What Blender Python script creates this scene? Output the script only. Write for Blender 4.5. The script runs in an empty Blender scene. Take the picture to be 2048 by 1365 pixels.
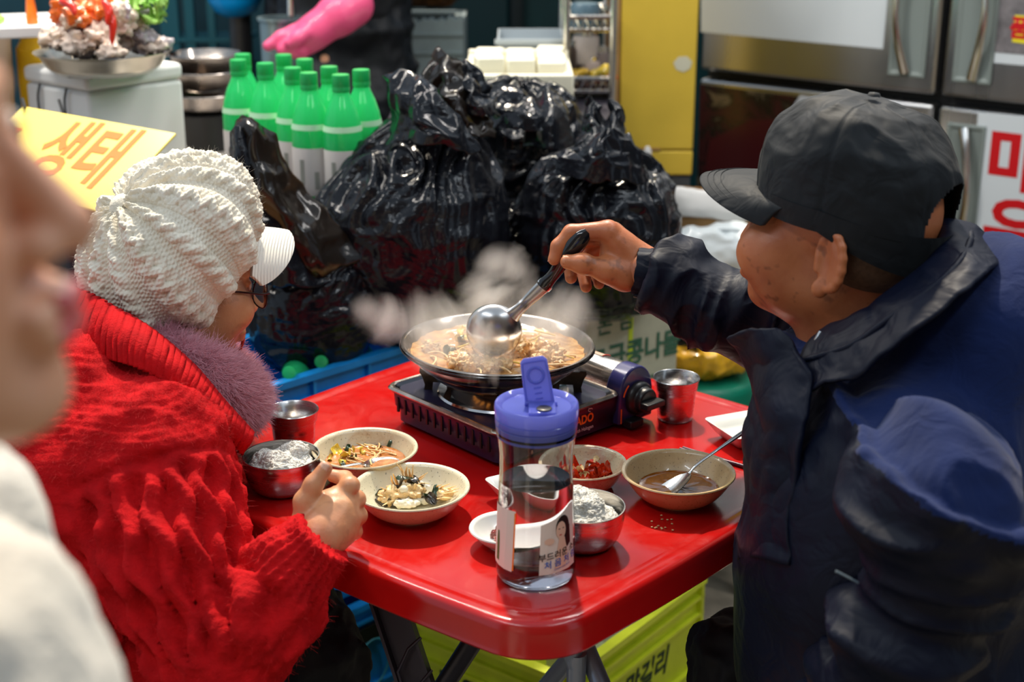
import bpy, bmesh, math, random
import numpy as np
from mathutils import Vector, Matrix, Euler

random.seed(7)
SC = bpy.context.scene
COL = SC.collection
PI = math.pi
T = 0.70                                   # table top height

# ------------------------------------------------------------------ camera, sky, sun, exposure
F_PX, PITCH, CAM_Z = 2900.0, math.radians(18.8), 1.49
cam_data = bpy.data.cameras.new('camera')
cam = bpy.data.objects.new('camera', cam_data)
COL.objects.link(cam)
cam.location = (0, 0, CAM_Z)
cam.rotation_euler = (PI / 2 - PITCH, 0, 0)
cam_data.sensor_width = 36.0
cam_data.lens = F_PX * 36.0 / 2048.0
cam_data.clip_start = 0.05
cam_data.dof.use_dof = True
cam_data.dof.focus_distance = 1.86
cam_data.dof.aperture_fstop = 4.0
SC.camera = cam

world = bpy.data.worlds.new('sky')
SC.world = world
world.use_nodes = True
bg = world.node_tree.nodes['Background']
bg.inputs['Color'].default_value = (0.66, 0.80, 0.95, 1)
bg.inputs['Strength'].default_value = 0.72

def light(name, kind, loc, energy, color, **kw):
    d = bpy.data.lights.new(name, kind)
    d.energy = energy
    d.color = color
    for k, v in kw.items():
        setattr(d, k, v)
    o = bpy.data.objects.new(name, d)
    COL.objects.link(o)
    o.location = loc
    return o

SUN_DIR = Vector((0.07, -0.64, -0.95)).normalized()
sun = light('sun', 'SUN', (-2, 4, 5), 4.6, (1.0, 0.88, 0.70), angle=math.radians(2.5))
sun.rotation_euler = SUN_DIR.to_track_quat('-Z', 'Y').to_euler()

# added strip lights, out of view: streaks on the bags, brighter upper left
for (x, y, z, w, col, rz) in ((-0.85, 2.75, 2.35, 26, (1.0, 0.93, 0.84), 12), (0.75, 2.55, 2.45, 18, (1.0, 0.95, 0.90), -40), (1.1, 0.9, 2.5, 9, (0.86, 0.94, 1.0), 60), (-0.9, 0.7, 2.5, 11, (0.86, 0.94, 1.0), -50)):
    strip_ = light('added_strip', 'AREA', (x, y, z), w, col, shape='RECTANGLE', size=1.3, size_y=0.10)
    strip_.rotation_euler = (0, 0, math.radians(rz))

SC.view_settings.view_transform = 'Standard'
SC.view_settings.look = 'None'
SC.view_settings.gamma = 1.0
SC.view_settings.use_curve_mapping = False
SC.view_settings.exposure = 0.0
SC.cycles.use_denoising = True
SC.cycles.max_bounces = 10
SC.cycles.transparent_max_bounces = 16
SC.cycles.volume_bounces = 1
SC.cycles.caustics_refractive = False
SC.cycles.caustics_reflective = False

# ------------------------------------------------------------------ measuring helpers (photo pixel -> point in the place)
def ray(px, py):
    u, v = (px - 1024) / F_PX, -(py - 682.5) / F_PX
    c, s = math.cos(PITCH), math.sin(PITCH)
    return Vector((u, c + v * s, -s + v * c))

def at_z(px, py, z):
    d = ray(px, py)
    t = (z - CAM_Z) / d.z
    return Vector((d.x * t, d.y * t, z))

def at_y(px, py, y):
    d = ray(px, py)
    t = y / d.y
    return Vector((d.x * t, y, CAM_Z + d.z * t))

# ------------------------------------------------------------------ tagging and linking
def tag(o, label=None, cat=None, group=None, kind=None):
    if label: o['label'] = label
    if cat: o['category'] = cat
    if group: o['group'] = group
    if kind: o['kind'] = kind
    return o

def link(name, me, m=None, parent=None, smooth=True, loc=None, rot=None):
    o = bpy.data.objects.new(name, me)
    COL.objects.link(o)
    if m is not None and len(me.materials) == 0:
        for mm in (m if isinstance(m, (list, tuple)) else [m]):
            me.materials.append(mm)
    if smooth and hasattr(me, 'polygons'):
        me.polygons.foreach_set('use_smooth', [True] * len(me.polygons))
    if parent is not None:
        o.parent = parent
    if loc is not None: o.location = loc
    if rot is not None: o.rotation_euler = rot
    return o

def empty(name, loc=(0, 0, 0), rotz=0.0, label=None, cat=None, group=None):
    o = bpy.data.objects.new(name, None)
    COL.objects.link(o)
    o.location = loc
    o.rotation_euler = (0, 0, rotz)
    return tag(o, label, cat, group)

def copy_tree(o, parent=None):
    c = o.copy()
    COL.objects.link(c)
    if parent is not None:
        c.parent = parent
    for ch in list(o.children):
        copy_tree(ch, c)
    return c

def sharp(o, deg=35):
    me = o.data
    me.set_sharp_from_angle(angle=math.radians(deg))
    return o

# ------------------------------------------------------------------ materials
def srgb(r, g, b):
    f = lambda c: (c / 255) / 12.92 if c / 255 <= 0.04045 else ((c / 255 + 0.055) / 1.055) ** 2.4
    return (f(r), f(g), f(b), 1.0)

class Nodes:
    def __init__(self, name):
        self.m = bpy.data.materials.new(name)
        self.m.use_nodes = True
        self.t = self.m.node_tree
        self.b = self.t.nodes['Principled BSDF']
    def n(self, kind, **kw):
        nd = self.t.nodes.new(kind)
        for k, v in kw.items():
            if k.startswith('i_'):
                key = k[2:].replace('_', ' ')
                nd.inputs[key].default_value = v
            else:
                setattr(nd, k, v)
        return nd
    def l(self, a, b):
        self.t.links.new(a, b)
    def coord(self, scale=(1, 1, 1), which='Object'):
        tc = self.n('ShaderNodeTexCoord')
        mp = self.n('ShaderNodeMapping')
        mp.inputs['Scale'].default_value = scale
        self.l(tc.outputs[which], mp.inputs['Vector'])
        return mp.outputs['Vector']
    def noise(self, scale, detail=4, rough=0.55, vec=None, dist=0.0):
        nd = self.n('ShaderNodeTexNoise', i_Scale=scale, i_Detail=detail, i_Roughness=rough, i_Distortion=dist)
        self.l(vec if vec is not None else self.coord(), nd.inputs['Vector'])
        return nd.outputs['Fac']
    def ramp(self, fac, stops, interp='LINEAR'):
        r = self.n('ShaderNodeValToRGB')
        r.color_ramp.interpolation = interp
        e = r.color_ramp.elements
        while len(e) < len(stops): e.new(0.5)
        for k, (p, c) in enumerate(stops):
            e[k].position = p
            e[k].color = c
        self.l(fac, r.inputs['Fac'])
        return r.outputs['Color']
    def bump(self, h, strength=0.3, dist=0.002, normal=None):
        b = self.n('ShaderNodeBump', i_Strength=strength, i_Distance=dist)
        self.l(h, b.inputs['Height'])
        if normal is not None: self.l(normal, b.inputs['Normal'])
        return b.outputs['Normal']

def mat(name, col, rough=0.5, metal=0.0, var=0.0, vscale=30, bump=0.0, bscale=80, bdist=0.001, coat=0.0, spec=None,
        trans=0.0, ior=1.45, alpha=1.0, sheen=0.0, sss=0.0, rvar=0.0, emit=0.0, stretch=(1, 1, 1)):
    N = Nodes(name)
    b = N.b
    b.inputs['Base Color'].default_value = col
    b.inputs['Roughness'].default_value = rough
    b.inputs['Metallic'].default_value = metal
    b.inputs['IOR'].default_value = ior
    b.inputs['Coat Weight'].default_value = coat
    b.inputs['Coat Roughness'].default_value = 0.08
    b.inputs['Transmission Weight'].default_value = trans
    b.inputs['Alpha'].default_value = alpha
    if spec is not None: b.inputs['Specular IOR Level'].default_value = spec
    if sheen:
        b.inputs['Sheen Weight'].default_value = sheen
        b.inputs['Sheen Roughness'].default_value = 0.4
    if sss:
        b.inputs['Subsurface Weight'].default_value = sss
        b.inputs['Subsurface Radius'].default_value = (0.01, 0.004, 0.002)
        b.inputs['Subsurface Scale'].default_value = 0.5
    vec = N.coord(stretch)
    if var:
        f = N.noise(vscale, vec=vec)
        lo = tuple(c * (1 - var) for c in col[:3]) + (1,)
        hi = tuple(min(1, c * (1 + var)) for c in col[:3]) + (1,)
        N.l(N.ramp(f, [(0.3, lo), (0.7, hi)]), b.inputs['Base Color'])
    if rvar:
        f = N.noise(vscale * 0.7, vec=vec)
        lo, hi = max(0, rough - rvar), min(1, rough + rvar)
        N.l(N.ramp(f, [(0.35, (lo,) * 3 + (1,)), (0.65, (hi,) * 3 + (1,))]), b.inputs['Roughness'])
    if bump:
        N.l(N.bump(N.noise(bscale, vec=vec), bump, bdist), b.inputs['Normal'])
    if emit:
        b.inputs['Emission Color'].default_value = col
        b.inputs['Emission Strength'].default_value = emit
    return N.m

def translucent(name, col, through, fac, rough=0.12, coat=0.4):
    N = Nodes(name)
    b = N.b
    b.inputs['Base Color'].default_value = col; b.inputs['Roughness'].default_value = rough; b.inputs['Coat Weight'].default_value = coat
    tr = N.n('ShaderNodeBsdfTranslucent'); tr.inputs['Color'].default_value = through
    ad = N.n('ShaderNodeMixShader'); ad.inputs[0].default_value = fac
    N.l(b.outputs[0], ad.inputs[1]); N.l(tr.outputs[0], ad.inputs[2]); N.l(ad.outputs[0], N.t.nodes['Material Output'].inputs['Surface'])
    return N.m

# ------------------------------------------------------------------ mesh builders
def mesh_np(name, V, Fs):
    me = bpy.data.meshes.new(name)
    V = np.asarray(V, dtype=np.float64).reshape(-1, 3)
    if isinstance(Fs, np.ndarray):
        Fs = Fs.tolist()
    me.from_pydata(V.tolist(), [], Fs)
    me.validate()
    me.update()
    return me

class MB:
    """collects vertices and faces; build() links them as one object"""
    def __init__(self):
        self.v, self.f, self.mi = [], [], []
    def add(self, V, Fs, mi=0):
        o = len(self.v)
        self.v.extend([tuple(p) for p in V])
        self.f.extend([tuple(i + o for i in f) for f in Fs])
        self.mi.extend([mi] * len(Fs))
        return self
    def box(self, c, s, rot=None, mi=0, taper=1.0):
        x, y, z = s[0] / 2, s[1] / 2, s[2] / 2
        V = [Vector((sx * x * (taper if sz < 0 else 1), sy * y * (taper if sz < 0 else 1), sz * z)) for sz in (-1, 1) for sy in (-1, 1) for sx in (-1, 1)]
        if rot is not None:
            R = rot if isinstance(rot, Matrix) else Euler(rot).to_matrix()
            V = [R @ p for p in V]
        V = [p + Vector(c) for p in V]
        return self.add(V, [(0, 2, 3, 1), (4, 5, 7, 6), (0, 1, 5, 4), (2, 6, 7, 3), (0, 4, 6, 2), (1, 3, 7, 5)], mi)
    def rings(self, R, closed=True, cap0=True, cap1=True, mi=0):
        n = len(R[0])
        V = [p for r in R for p in r]
        Fs = []
        for i in range(len(R) - 1):
            for j in range(n if closed else n - 1):
                a, b = i * n + j, i * n + (j + 1) % n
                Fs.append((a, b, b + n, a + n))
        if cap0: Fs.append(tuple(reversed(range(n))))
        if cap1: Fs.append(tuple((len(R) - 1) * n + j for j in range(n)))
        return self.add(V, Fs, mi)
    def lathe(self, prof, n=48, c=(0, 0, 0), rot=None, cap0=True, cap1=True, mi=0, wob=None):
        R = []
        for (r, z) in prof:
            ring = []
            for k in range(n):
                a = 2 * PI * k / n
                p = Vector((r * math.cos(a), r * math.sin(a), z))
                if rot is not None: p = rot @ p
                ring.append(p + Vector(c))
            R.append(ring)
        return self.rings(R, True, cap0, cap1, mi)
    def tube(self, pts, rad, n=10, cap=True, mi=0, flat=1.0, upv=None):
        P = [Vector(p) for p in pts]
        if not hasattr(rad, '__len__'): rad = [rad] * len(P)
        R, prev = [], None
        for i, p in enumerate(P):
            t = (P[min(i + 1, len(P) - 1)] - P[max(i - 1, 0)]).normalized()
            ref = prev if prev is not None else (Vector(upv) if upv is not None else (Vector((0, 0, 1)) if abs(t.z) < 0.9 else Vector((1, 0, 0))))
            x = (ref - t * ref.dot(t)).normalized()
            prev = x
            y = t.cross(x)
            R.append([p + (x * math.cos(2 * PI * k / n) * flat + y * math.sin(2 * PI * k / n)) * rad[i] for k in range(n)])
        return self.rings(R, True, cap, cap, mi)
    def prism(self, pts, d, c=(0, 0, 0), R=None, mi=0):
        """outline pts in local xz, extruded along local y by d"""
        n = len(pts)
        V = [Vector((x, -d / 2, z)) for x, z in pts] + [Vector((x, d / 2, z)) for x, z in pts]
        if R is not None: V = [R @ p for p in V]
        V = [p + Vector(c) for p in V]
        Fs = [tuple(range(n)), tuple(reversed(range(n, 2 * n)))]
        Fs += [(j, j + n, (j + 1) % n + n, (j + 1) % n) for j in range(n)]
        return self.add(V, Fs, mi)
    def mesh(self, name):
        me = bpy.data.meshes.new(name)
        me.from_pydata([tuple(p) for p in self.v], [], self.f)
        if any(self.mi):
            me.polygons.foreach_set('material_index', self.mi)
        bm = bmesh.new()
        bm.from_mesh(me)
        bmesh.ops.recalc_face_normals(bm, faces=bm.faces)
        bm.to_mesh(me)
        bm.free()
        me.update()
        return me
    def build(self, name, m, parent=None, smooth=True, bevel=0.0, seg=2, deg=55, sub=0, solid=0.0):
        o = link(name, self.mesh(name), m, parent, smooth)
        if smooth: sharp(o, deg)
        if solid:
            md = o.modifiers.new('thickness', 'SOLIDIFY'); md.thickness = solid; md.offset = 0
        if bevel:
            md = o.modifiers.new('bevel', 'BEVEL')
            md.width = bevel; md.segments = seg; md.limit_method = 'ANGLE'; md.angle_limit = math.radians(30)
            md.harden_normals = False
            o.data.polygons.foreach_set('use_smooth', [True] * len(o.data.polygons))
        if sub:
            md = o.modifiers.new('subdiv', 'SUBSURF'); md.levels = sub; md.render_levels = sub
        return o

def smooth_path(pts, n=24):
    """Catmull-Rom through points (any dimension tuples)"""
    P = [np.array(p, float) for p in pts]
    P = [2 * P[0] - P[1]] + P + [2 * P[-1] - P[-2]]
    out = []
    segs = len(P) - 3
    for k in range(n + 1):
        u = k / n * segs
        i = min(int(u), segs - 1)
        t = u - i
        p0, p1, p2, p3 = P[i], P[i + 1], P[i + 2], P[i + 3]
        out.append(0.5 * (2 * p1 + (p2 - p0) * t + (2 * p0 - 5 * p1 + 4 * p2 - p3) * t * t + (3 * p1 - p0 - 3 * p2 + p3) * t ** 3))
    return out

# ------------------------------------------------------------------ lettering: flat glyph meshes of the built-in font
def text_mesh(name, s, size, extrude=0.0, bold=0.0, align='CENTER', squash=1.0):
    c = bpy.data.curves.new(name, 'FONT')
    c.body = s
    c.size = size
    c.extrude = extrude
    c.offset = bold
    c.resolution_u = 3
    c.align_x = align
    c.align_y = 'CENTER'
    o = bpy.data.objects.new(name, c)
    COL.objects.link(o)
    dg = bpy.context.evaluated_depsgraph_get()
    me = bpy.data.meshes.new_from_object(o.evaluated_get(dg))
    bpy.data.objects.remove(o)
    bpy.data.curves.remove(c)
    if squash != 1.0:
        for v in me.vertices: v.co.x *= squash
    me.materials.clear()
    return me

def place_text(name, s, size, origin, xdir, ydir, m, parent=None, bold=0.0, lift=0.0006, align='CENTER', squash=1.0, shear=0.0, space=None):
    """lettering laid in the plane spanned by xdir and ydir at origin (parent space)"""
    me = text_mesh(name, s, size, 0.0, bold, align, squash)
    x = Vector(xdir).normalized()
    y = (Vector(ydir) - x * Vector(ydir).dot(x)).normalized()
    z = x.cross(y)
    for v in me.vertices:
        a, b = v.co.x + shear * v.co.y, v.co.y
        v.co = Vector(origin) + x * a + y * b + z * lift
    return link(name, me, m, parent, smooth=False)

# ------------------------------------------------------------------ numpy noise
def _hash(ix, iy, iz, seed):
    h = (ix * 374761393 + iy * 668265263 + iz * 2147483647 + seed * 1274126177) & 0xFFFFFFFF
    h = ((h ^ (h >> 13)) * 1274126177) & 0xFFFFFFFF
    h = h ^ (h >> 16)
    return (h & 0xFFFF) / 32767.5 - 1.0

def vnoise(P, scale=1.0, seed=0):
    P = np.asarray(P, float) * scale
    I = np.floor(P).astype(np.int64)
    f = P - I
    f = f * f * f * (f * (f * 6 - 15) + 10)
    r = 0
    for dx in (0, 1):
        wx = f[:, 0] if dx else 1 - f[:, 0]
        for dy in (0, 1):
            wy = f[:, 1] if dy else 1 - f[:, 1]
            for dz in (0, 1):
                wz = f[:, 2] if dz else 1 - f[:, 2]
                r = r + wx * wy * wz * _hash(I[:, 0] + dx, I[:, 1] + dy, I[:, 2] + dz, seed)
    return r

def fbm(P, scale=1.0, octaves=4, seed=0, gain=0.5):
    a, r = 1.0, 0
    for k in range(octaves):
        r = r + a * vnoise(P, scale * 2 ** k, seed + k * 17)
        a *= gain
    return r

def ridged(P, scale=1.0, octaves=3, seed=0):
    a, r = 1.0, 0
    for k in range(octaves):
        r = r + a * (1 - 2 * np.abs(vnoise(P, scale * 2 ** k, seed + k * 31)))
        a *= 0.5
    return r

def verts_np(me):
    a = np.empty(len(me.vertices) * 3)
    me.vertices.foreach_get('co', a)
    return a.reshape(-1, 3)

def normals_np(me):
    a = np.empty(len(me.vertices) * 3)
    me.vertices.foreach_get('normal', a)
    return a.reshape(-1, 3)

def set_verts(me, V):
    me.vertices.foreach_set('co', np.asarray(V, float).ravel())
    me.update()

def displace(me, d):
    set_verts(me, verts_np(me) + normals_np(me) * np.asarray(d)[:, None])

# ------------------------------------------------------------------ signed-distance bodies: smooth unions meshed as ONE continuous surface
class Body:
    def __init__(self):
        self.ops = []
    def ell(self, c, r, R=None, k=0.02, sub=False):
        self.ops.append(('e', np.array(c, float), np.array(r, float), None if R is None else np.array(R, float), k, sub)); return self
    def cap(self, a, b, ra, rb, k=0.02, sub=False, flat=None):
        """tapered capsule; flat=(direction, factor) thins it along a direction"""
        self.ops.append(('c', np.array(a, float), np.array(b, float), (ra, rb), k, sub, flat)); return self
    def chain(self, pts, rads, k=0.02):
        for i in range(len(pts) - 1):
            self.cap(pts[i], pts[i + 1], rads[i], rads[i + 1], k)
        return self
    def cut(self, p, n, k=0.004):
        """removes everything on the side n points to"""
        self.ops.append(('p', np.array(p, float), np.array(n, float) / np.linalg.norm(n), None, k, True)); return self
    def dist(self, P):
        d = None
        for op in self.ops:
            kind = op[0]
            if kind == 'e':
                q = P - op[1]
                if op[3] is not None: q = q @ op[3]
                k0 = np.linalg.norm(q / op[2], axis=1)
                k1 = np.linalg.norm(q / (op[2] * op[2]), axis=1) + 1e-9
                e = k0 * (k0 - 1) / k1
                e = np.where(k0 < 1e-4, -op[2].min(), e)
            elif kind == 'c':
                a, b, (ra, rb) = op[1], op[2], op[3]
                ba = b - a
                q = P - a
                h = np.clip(q @ ba / max(ba @ ba, 1e-12), 0, 1)
                w = q - h[:, None] * ba
                if op[6] is not None:
                    n, fac = np.array(op[6][0], float), op[6][1]
                    n = n / np.linalg.norm(n)
                    w = w + (w @ n)[:, None] * n * (1 / fac - 1)
                e = np.linalg.norm(w, axis=1) - (ra + (rb - ra) * h)
            else:
                e = -((P - op[1]) @ op[2])
            k, sub = op[4], op[5]
            if d is None:
                d = e
            elif sub:
                m = np.clip(0.5 - 0.5 * (d + e) / k, 0, 1) if kind != 'p' else None
                if kind == 'p':
                    d = np.maximum(d, -e)
                else:
                    d = d * (1 - m) - e * m + k * m * (1 - m)
            else:
                m = np.clip(0.5 + 0.5 * (e - d) / k, 0, 1)
                d = e * (1 - m) + d * m - k * m * (1 - m)
        return d
    def bounds(self, pad):
        lo, hi = np.full(3, 1e9), np.full(3, -1e9)
        for op in self.ops:
            if op[5]: continue
            if op[0] == 'e':
                r = op[2].max() if op[3] is not None else op[2]
                lo, hi = np.minimum(lo, op[1] - r), np.maximum(hi, op[1] + r)
            else:
                r = max(op[3])
                lo, hi = np.minimum(lo, np.minimum(op[1], op[2]) - r), np.maximum(hi, np.maximum(op[1], op[2]) + r)
        return lo - pad, hi + pad
    def arrays(self, h):
        lo, hi = self.bounds(4 * h)
        n = np.ceil((hi - lo) / h).astype(int) + 1
        cs = 4
        nc = np.ceil(n / cs).astype(int) + 1
        g = np.stack(np.meshgrid(*[np.arange(k) for k in nc], indexing='ij'), -1).reshape(-1, 3)
        dc = self.dist(lo + g * (h * cs)).reshape(nc)
        D = np.repeat(np.repeat(np.repeat(np.sign(dc), cs, 0), cs, 1), cs, 2)[:n[0], :n[1], :n[2]].astype(np.float32)
        near = np.abs(dc) < h * cs * 2.2
        near = np.repeat(np.repeat(np.repeat(near, cs, 0), cs, 1), cs, 2)[:n[0], :n[1], :n[2]]
        idx = np.argwhere(near)
        out = np.empty(len(idx), np.float32)
        for s in range(0, len(idx), 400000):
            out[s:s + 400000] = self.dist(lo + idx[s:s + 400000] * h)
        D[near] = out
        S = D < 0
        # surface nets
        c = np.zeros(tuple(n - 1), np.int8)
        for dx in (0, 1):
            for dy in (0, 1):
                for dz in (0, 1):
                    c += S[dx:n[0] - 1 + dx, dy:n[1] - 1 + dy, dz:n[2] - 1 + dz]
        cells = np.argwhere((c > 0) & (c < 8))
        vid = np.full(tuple(n - 1), -1, np.int64)
        vid[tuple(cells.T)] = np.arange(len(cells))
        acc, cnt = np.zeros((len(cells), 3)), np.zeros(len(cells))
        corners = [(i, j, k) for i in (0, 1) for j in (0, 1) for k in (0, 1)]
        for ca in corners:
            for ax in range(3):
                if ca[ax]: continue
                cb = list(ca); cb[ax] = 1
                da = D[tuple((cells + ca).T)]
                db = D[tuple((cells + cb).T)]
                x = (da < 0) != (db < 0)
                t = np.where(x, da / np.where(np.abs(da - db) < 1e-12, 1, da - db), 0)
                p = np.array(ca, float)[None] + t[:, None] * (np.array(cb) - np.array(ca))[None]
                acc += np.where(x[:, None], p, 0)
                cnt += x
        V = lo + (cells + acc / cnt[:, None]) * h
        quads = []
        for ax in range(3):
            a1, a2 = (ax + 1) % 3, (ax + 2) % 3
            sl0 = [slice(None)] * 3; sl1 = [slice(None)] * 3
            sl0[ax] = slice(0, -1); sl1[ax] = slice(1, None)
            X = np.argwhere(S[tuple(sl0)] != S[tuple(sl1)])
            X = X[(X[:, a1] > 0) & (X[:, a2] > 0) & (X[:, a1] < n[a1] - 1) & (X[:, a2] < n[a2] - 1)]
            e1, e2 = np.zeros(3, int), np.zeros(3, int)
            e1[a1] = 1; e2[a2] = 1
            q = np.stack([vid[tuple((X - e1 - e2).T)], vid[tuple((X - e2).T)], vid[tuple(X.T)], vid[tuple((X - e1).T)]], 1)
            flip = ~S[tuple(X.T)]
            q[flip] = q[flip][:, ::-1]
            quads.append(q)
        Q = np.concatenate(quads)
        Q = Q[(Q >= 0).all(1)]
        return V, Q
    def mesh(self, name, h):
        return mesh_np(name, *self.arrays(h))

def join_arrays(parts):
    Vs, Qs, o = [], [], 0
    for V, Q in parts:
        Vs.append(V); Qs.append(Q + o); o += len(V)
    return np.concatenate(Vs), np.concatenate(Qs)

# ------------------------------------------------------------------ fur strands grown from a mesh (one countless coat = stuff)
def fur(name, me, n, length, m, parent, radius=0.00025, lift=0.55, drift=(0, 0, -0.4), seg=4, seed=3, jitter=0.6, where=None, curl=0.0):
    rng = np.random.default_rng(seed)
    me.calc_loop_triangles()
    tri = np.empty(len(me.loop_triangles) * 3, np.int32)
    me.loop_triangles.foreach_get('vertices', tri)
    tri = tri.reshape(-1, 3)
    V, Nn = verts_np(me), normals_np(me)
    A, B, C = V[tri[:, 0]], V[tri[:, 1]], V[tri[:, 2]]
    area = np.linalg.norm(np.cross(B - A, C - A), axis=1)
    if where is not None:
        area = area * where((A + B + C) / 3, Nn[tri[:, 0]])
    ids = rng.choice(len(tri), n, p=area / area.sum())
    u, v = rng.random(n), rng.random(n)
    s = u + v > 1
    u[s], v[s] = 1 - u[s], 1 - v[s]
    P = A[ids] + (B - A)[ids] * u[:, None] + (C - A)[ids] * v[:, None]
    Nm = Nn[tri[ids, 0]] * (1 - u - v)[:, None] + Nn[tri[ids, 1]] * u[:, None] + Nn[tri[ids, 2]] * v[:, None]
    Nm /= np.linalg.norm(Nm, axis=1)[:, None] + 1e-9
    D = Nm * lift + np.array(drift) + rng.normal(0, jitter, (n, 3))
    D /= np.linalg.norm(D, axis=1)[:, None] + 1e-9
    D = D + Nm * 0.35
    L = length * (0.5 + rng.random(n))
    bend = rng.normal(0, 0.5, (n, 3))
    pts = np.empty((n, seg, 3))
    for k in range(seg):
        t = k / (seg - 1)
        pts[:, k] = P + D * (L * t)[:, None] + bend * (L * t * t)[:, None] * 0.6
        if curl:
            pts[:, k] += rng.normal(0, curl, (n, 3)) * t
    hc = bpy.data.hair_curves.new(name)
    hc.add_curves([seg] * n)
    hc.points.foreach_set('position', pts.reshape(-1))
    rad = np.tile(np.linspace(1, 0.35, seg) * radius, n)
    att = hc.attributes.get('radius') or hc.attributes.new('radius', 'FLOAT', 'POINT')
    att.data.foreach_set('value', rad)
    hc.materials.append(m)
    o = bpy.data.objects.new(name, hc)
    COL.objects.link(o)
    o.parent = parent
    o['kind'] = 'stuff'
    return o
# ================================================================== the setting
mb = MB(); mb.box((0, 3.0, -0.05), (9, 11, 0.1))
fl = mb.build('floor', mat('dark_wet_concrete', srgb(120, 112, 98), 0.5, var=0.5, vscale=7, bump=0.3, bscale=30, bdist=0.006), None, smooth=False)
tag(fl, kind='structure')
def wall(name, c, s, m):
    mb = MB(); mb.box(c, s)
    return tag(mb.build(name, m, None, smooth=False), kind='structure')
TEAL = mat('teal_painted_wall', srgb(8, 62, 66), 0.5, var=0.3, vscale=3)
wall('wall_back', (-0.2, 5.6, 1.2), (5.6, 0.1, 2.4), TEAL)
wall('wall_right', (2.6, 3.6, 1.3), (0.1, 5.2, 2.6), mat('grey_plaster', srgb(90, 92, 92), 0.8, var=0.2, vscale=4))
wall('wall_front', (0.0, -2.4, 2.5), (9.0, 0.1, 5.0), mat('added_shade_wall', srgb(84, 76, 70), 0.7, var=0.3, vscale=2))  # unseen wall, added and raised to darken the sides facing the camera
# recessed door leaf and frames in the back wall
for k, (x, w, col) in enumerate([(-0.34, 0.05, srgb(70, 84, 84)), (0.02, 0.05, srgb(20, 34, 38)), (0.26, 0.06, srgb(96, 106, 108))]):
    mb = MB(); mb.box((x, 5.52, 1.1), (w, 0.06, 2.2))
    tag(mb.build('trim_%d' % (k + 1), mat('door_frame_%d' % k, col, 0.45), None, smooth=False, bevel=0.004), kind='structure')
mb = MB(); mb.box((-0.16, 5.53, 1.05), (0.30, 0.04, 2.1)); mb.box((-0.16, 5.50, 1.4), (0.22, 0.03, 0.5))
tag(mb.build('door_1', mat('dark_teal_door', srgb(10, 48, 54), 0.4), None, bevel=0.01), kind='structure')
# ================================================================== materials used in many places
M = {}
def table_mat():
    N = Nodes('red_plastic')
    b = N.b
    b.inputs['Base Color'].default_value = (0.62, 0.010, 0.008, 1)
    f = N.noise(5, 6, 0.6)
    N.l(N.ramp(f, [(0.3, (0.35, 0.0035, 0.0035, 1)), (0.7, (0.48, 0.006, 0.0045, 1))]), b.inputs['Base Color'])
    sm = N.noise(14, 8, 0.7, dist=1.5)
    N.l(N.ramp(sm, [(0.35, (0.13,) * 3 + (1,)), (0.75, (0.30,) * 3 + (1,))]), b.inputs['Roughness'])
    # moulded grid of shallow seams
    vec = N.coord((1, 1, 1))
    sep = N.n('ShaderNodeSeparateXYZ'); N.l(vec, sep.inputs[0])
    hs = []
    for ax in ('X', 'Y'):
        m1 = N.n('ShaderNodeMath', operation='PINGPONG'); m1.inputs[1].default_value = 0.12
        ad = N.n('ShaderNodeMath', operation='ADD'); ad.inputs[1].default_value = 10.08
        N.l(sep.outputs[ax], ad.inputs[0]); N.l(ad.outputs[0], m1.inputs[0])
        m2 = N.n('ShaderNodeMath', operation='LESS_THAN'); m2.inputs[1].default_value = 0.0022
        N.l(m1.outputs[0], m2.inputs[0]); hs.append(m2.outputs[0])
    mx = N.n('ShaderNodeMath', operation='MAXIMUM'); N.l(hs[0], mx.inputs[0]); N.l(hs[1], mx.inputs[1])
    n1 = N.bump(mx.outputs[0], 0.10, 0.001)
    wav = N.noise(9, 2, 0.5)
    n2 = N.bump(wav, 0.06, 0.01, n1)
    N.l(N.bump(N.noise(260, 3, 0.6), 0.05, 0.0005, n2), b.inputs['Normal'])
    b.inputs['Specular IOR Level'].default_value = 0.6
    return N.m
M['table'] = table_mat()
M['steel'] = mat('brushed_steel', (0.62, 0.60, 0.58, 1), 0.24, 1.0, bump=0.012, bscale=120, bdist=0.0004, rvar=0.06, vscale=40, stretch=(1, 1, 12))
M['steel_in'] = mat('steel_polished', (0.72, 0.71, 0.69, 1), 0.2, 1.0)
M['pot'] = mat('pot_steel_burnt', (0.34, 0.30, 0.27, 1), 0.2, 1.0, var=0.4, vscale=12, bump=0.06, bscale=30, rvar=0.12)
M['black_gloss'] = mat('black_enamel', (0.012, 0.012, 0.014, 1), 0.16, rvar=0.06, vscale=20)
M['stove_body'] = mat('navy_enamel', (0.014, 0.014, 0.045, 1), 0.3, coat=0.3)
M['stove_blue'] = mat('violet_blue_enamel', (0.03, 0.03, 0.13, 1), 0.28, coat=0.3)
M['black'] = mat('black_plastic', (0.012, 0.012, 0.013, 1), 0.35)
M['handle_black'] = mat('black_bakelite', (0.008, 0.008, 0.010, 1), 0.12, coat=0.5)
M['orange_print'] = mat('orange_print', srgb(240, 120, 30), 0.5)
M['white_print'] = mat('white_print', srgb(225, 225, 225), 0.5)
M['red_print'] = mat('red_print', srgb(205, 60, 40), 0.5)
M['melamine'] = mat('speckled_melamine', srgb(205, 196, 170), 0.28, var=0.10, vscale=140, coat=0.3)
M['melamine_tan'] = mat('speckled_melamine_tan', srgb(196, 164, 118), 0.28, var=0.14, vscale=140, coat=0.3)
M['white_dish'] = mat('white_melamine', srgb(226, 226, 220), 0.22, coat=0.4)
M['tube'] = mat('grey_blue_tube', srgb(150, 165, 190), 0.3, 0.3)
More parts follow.
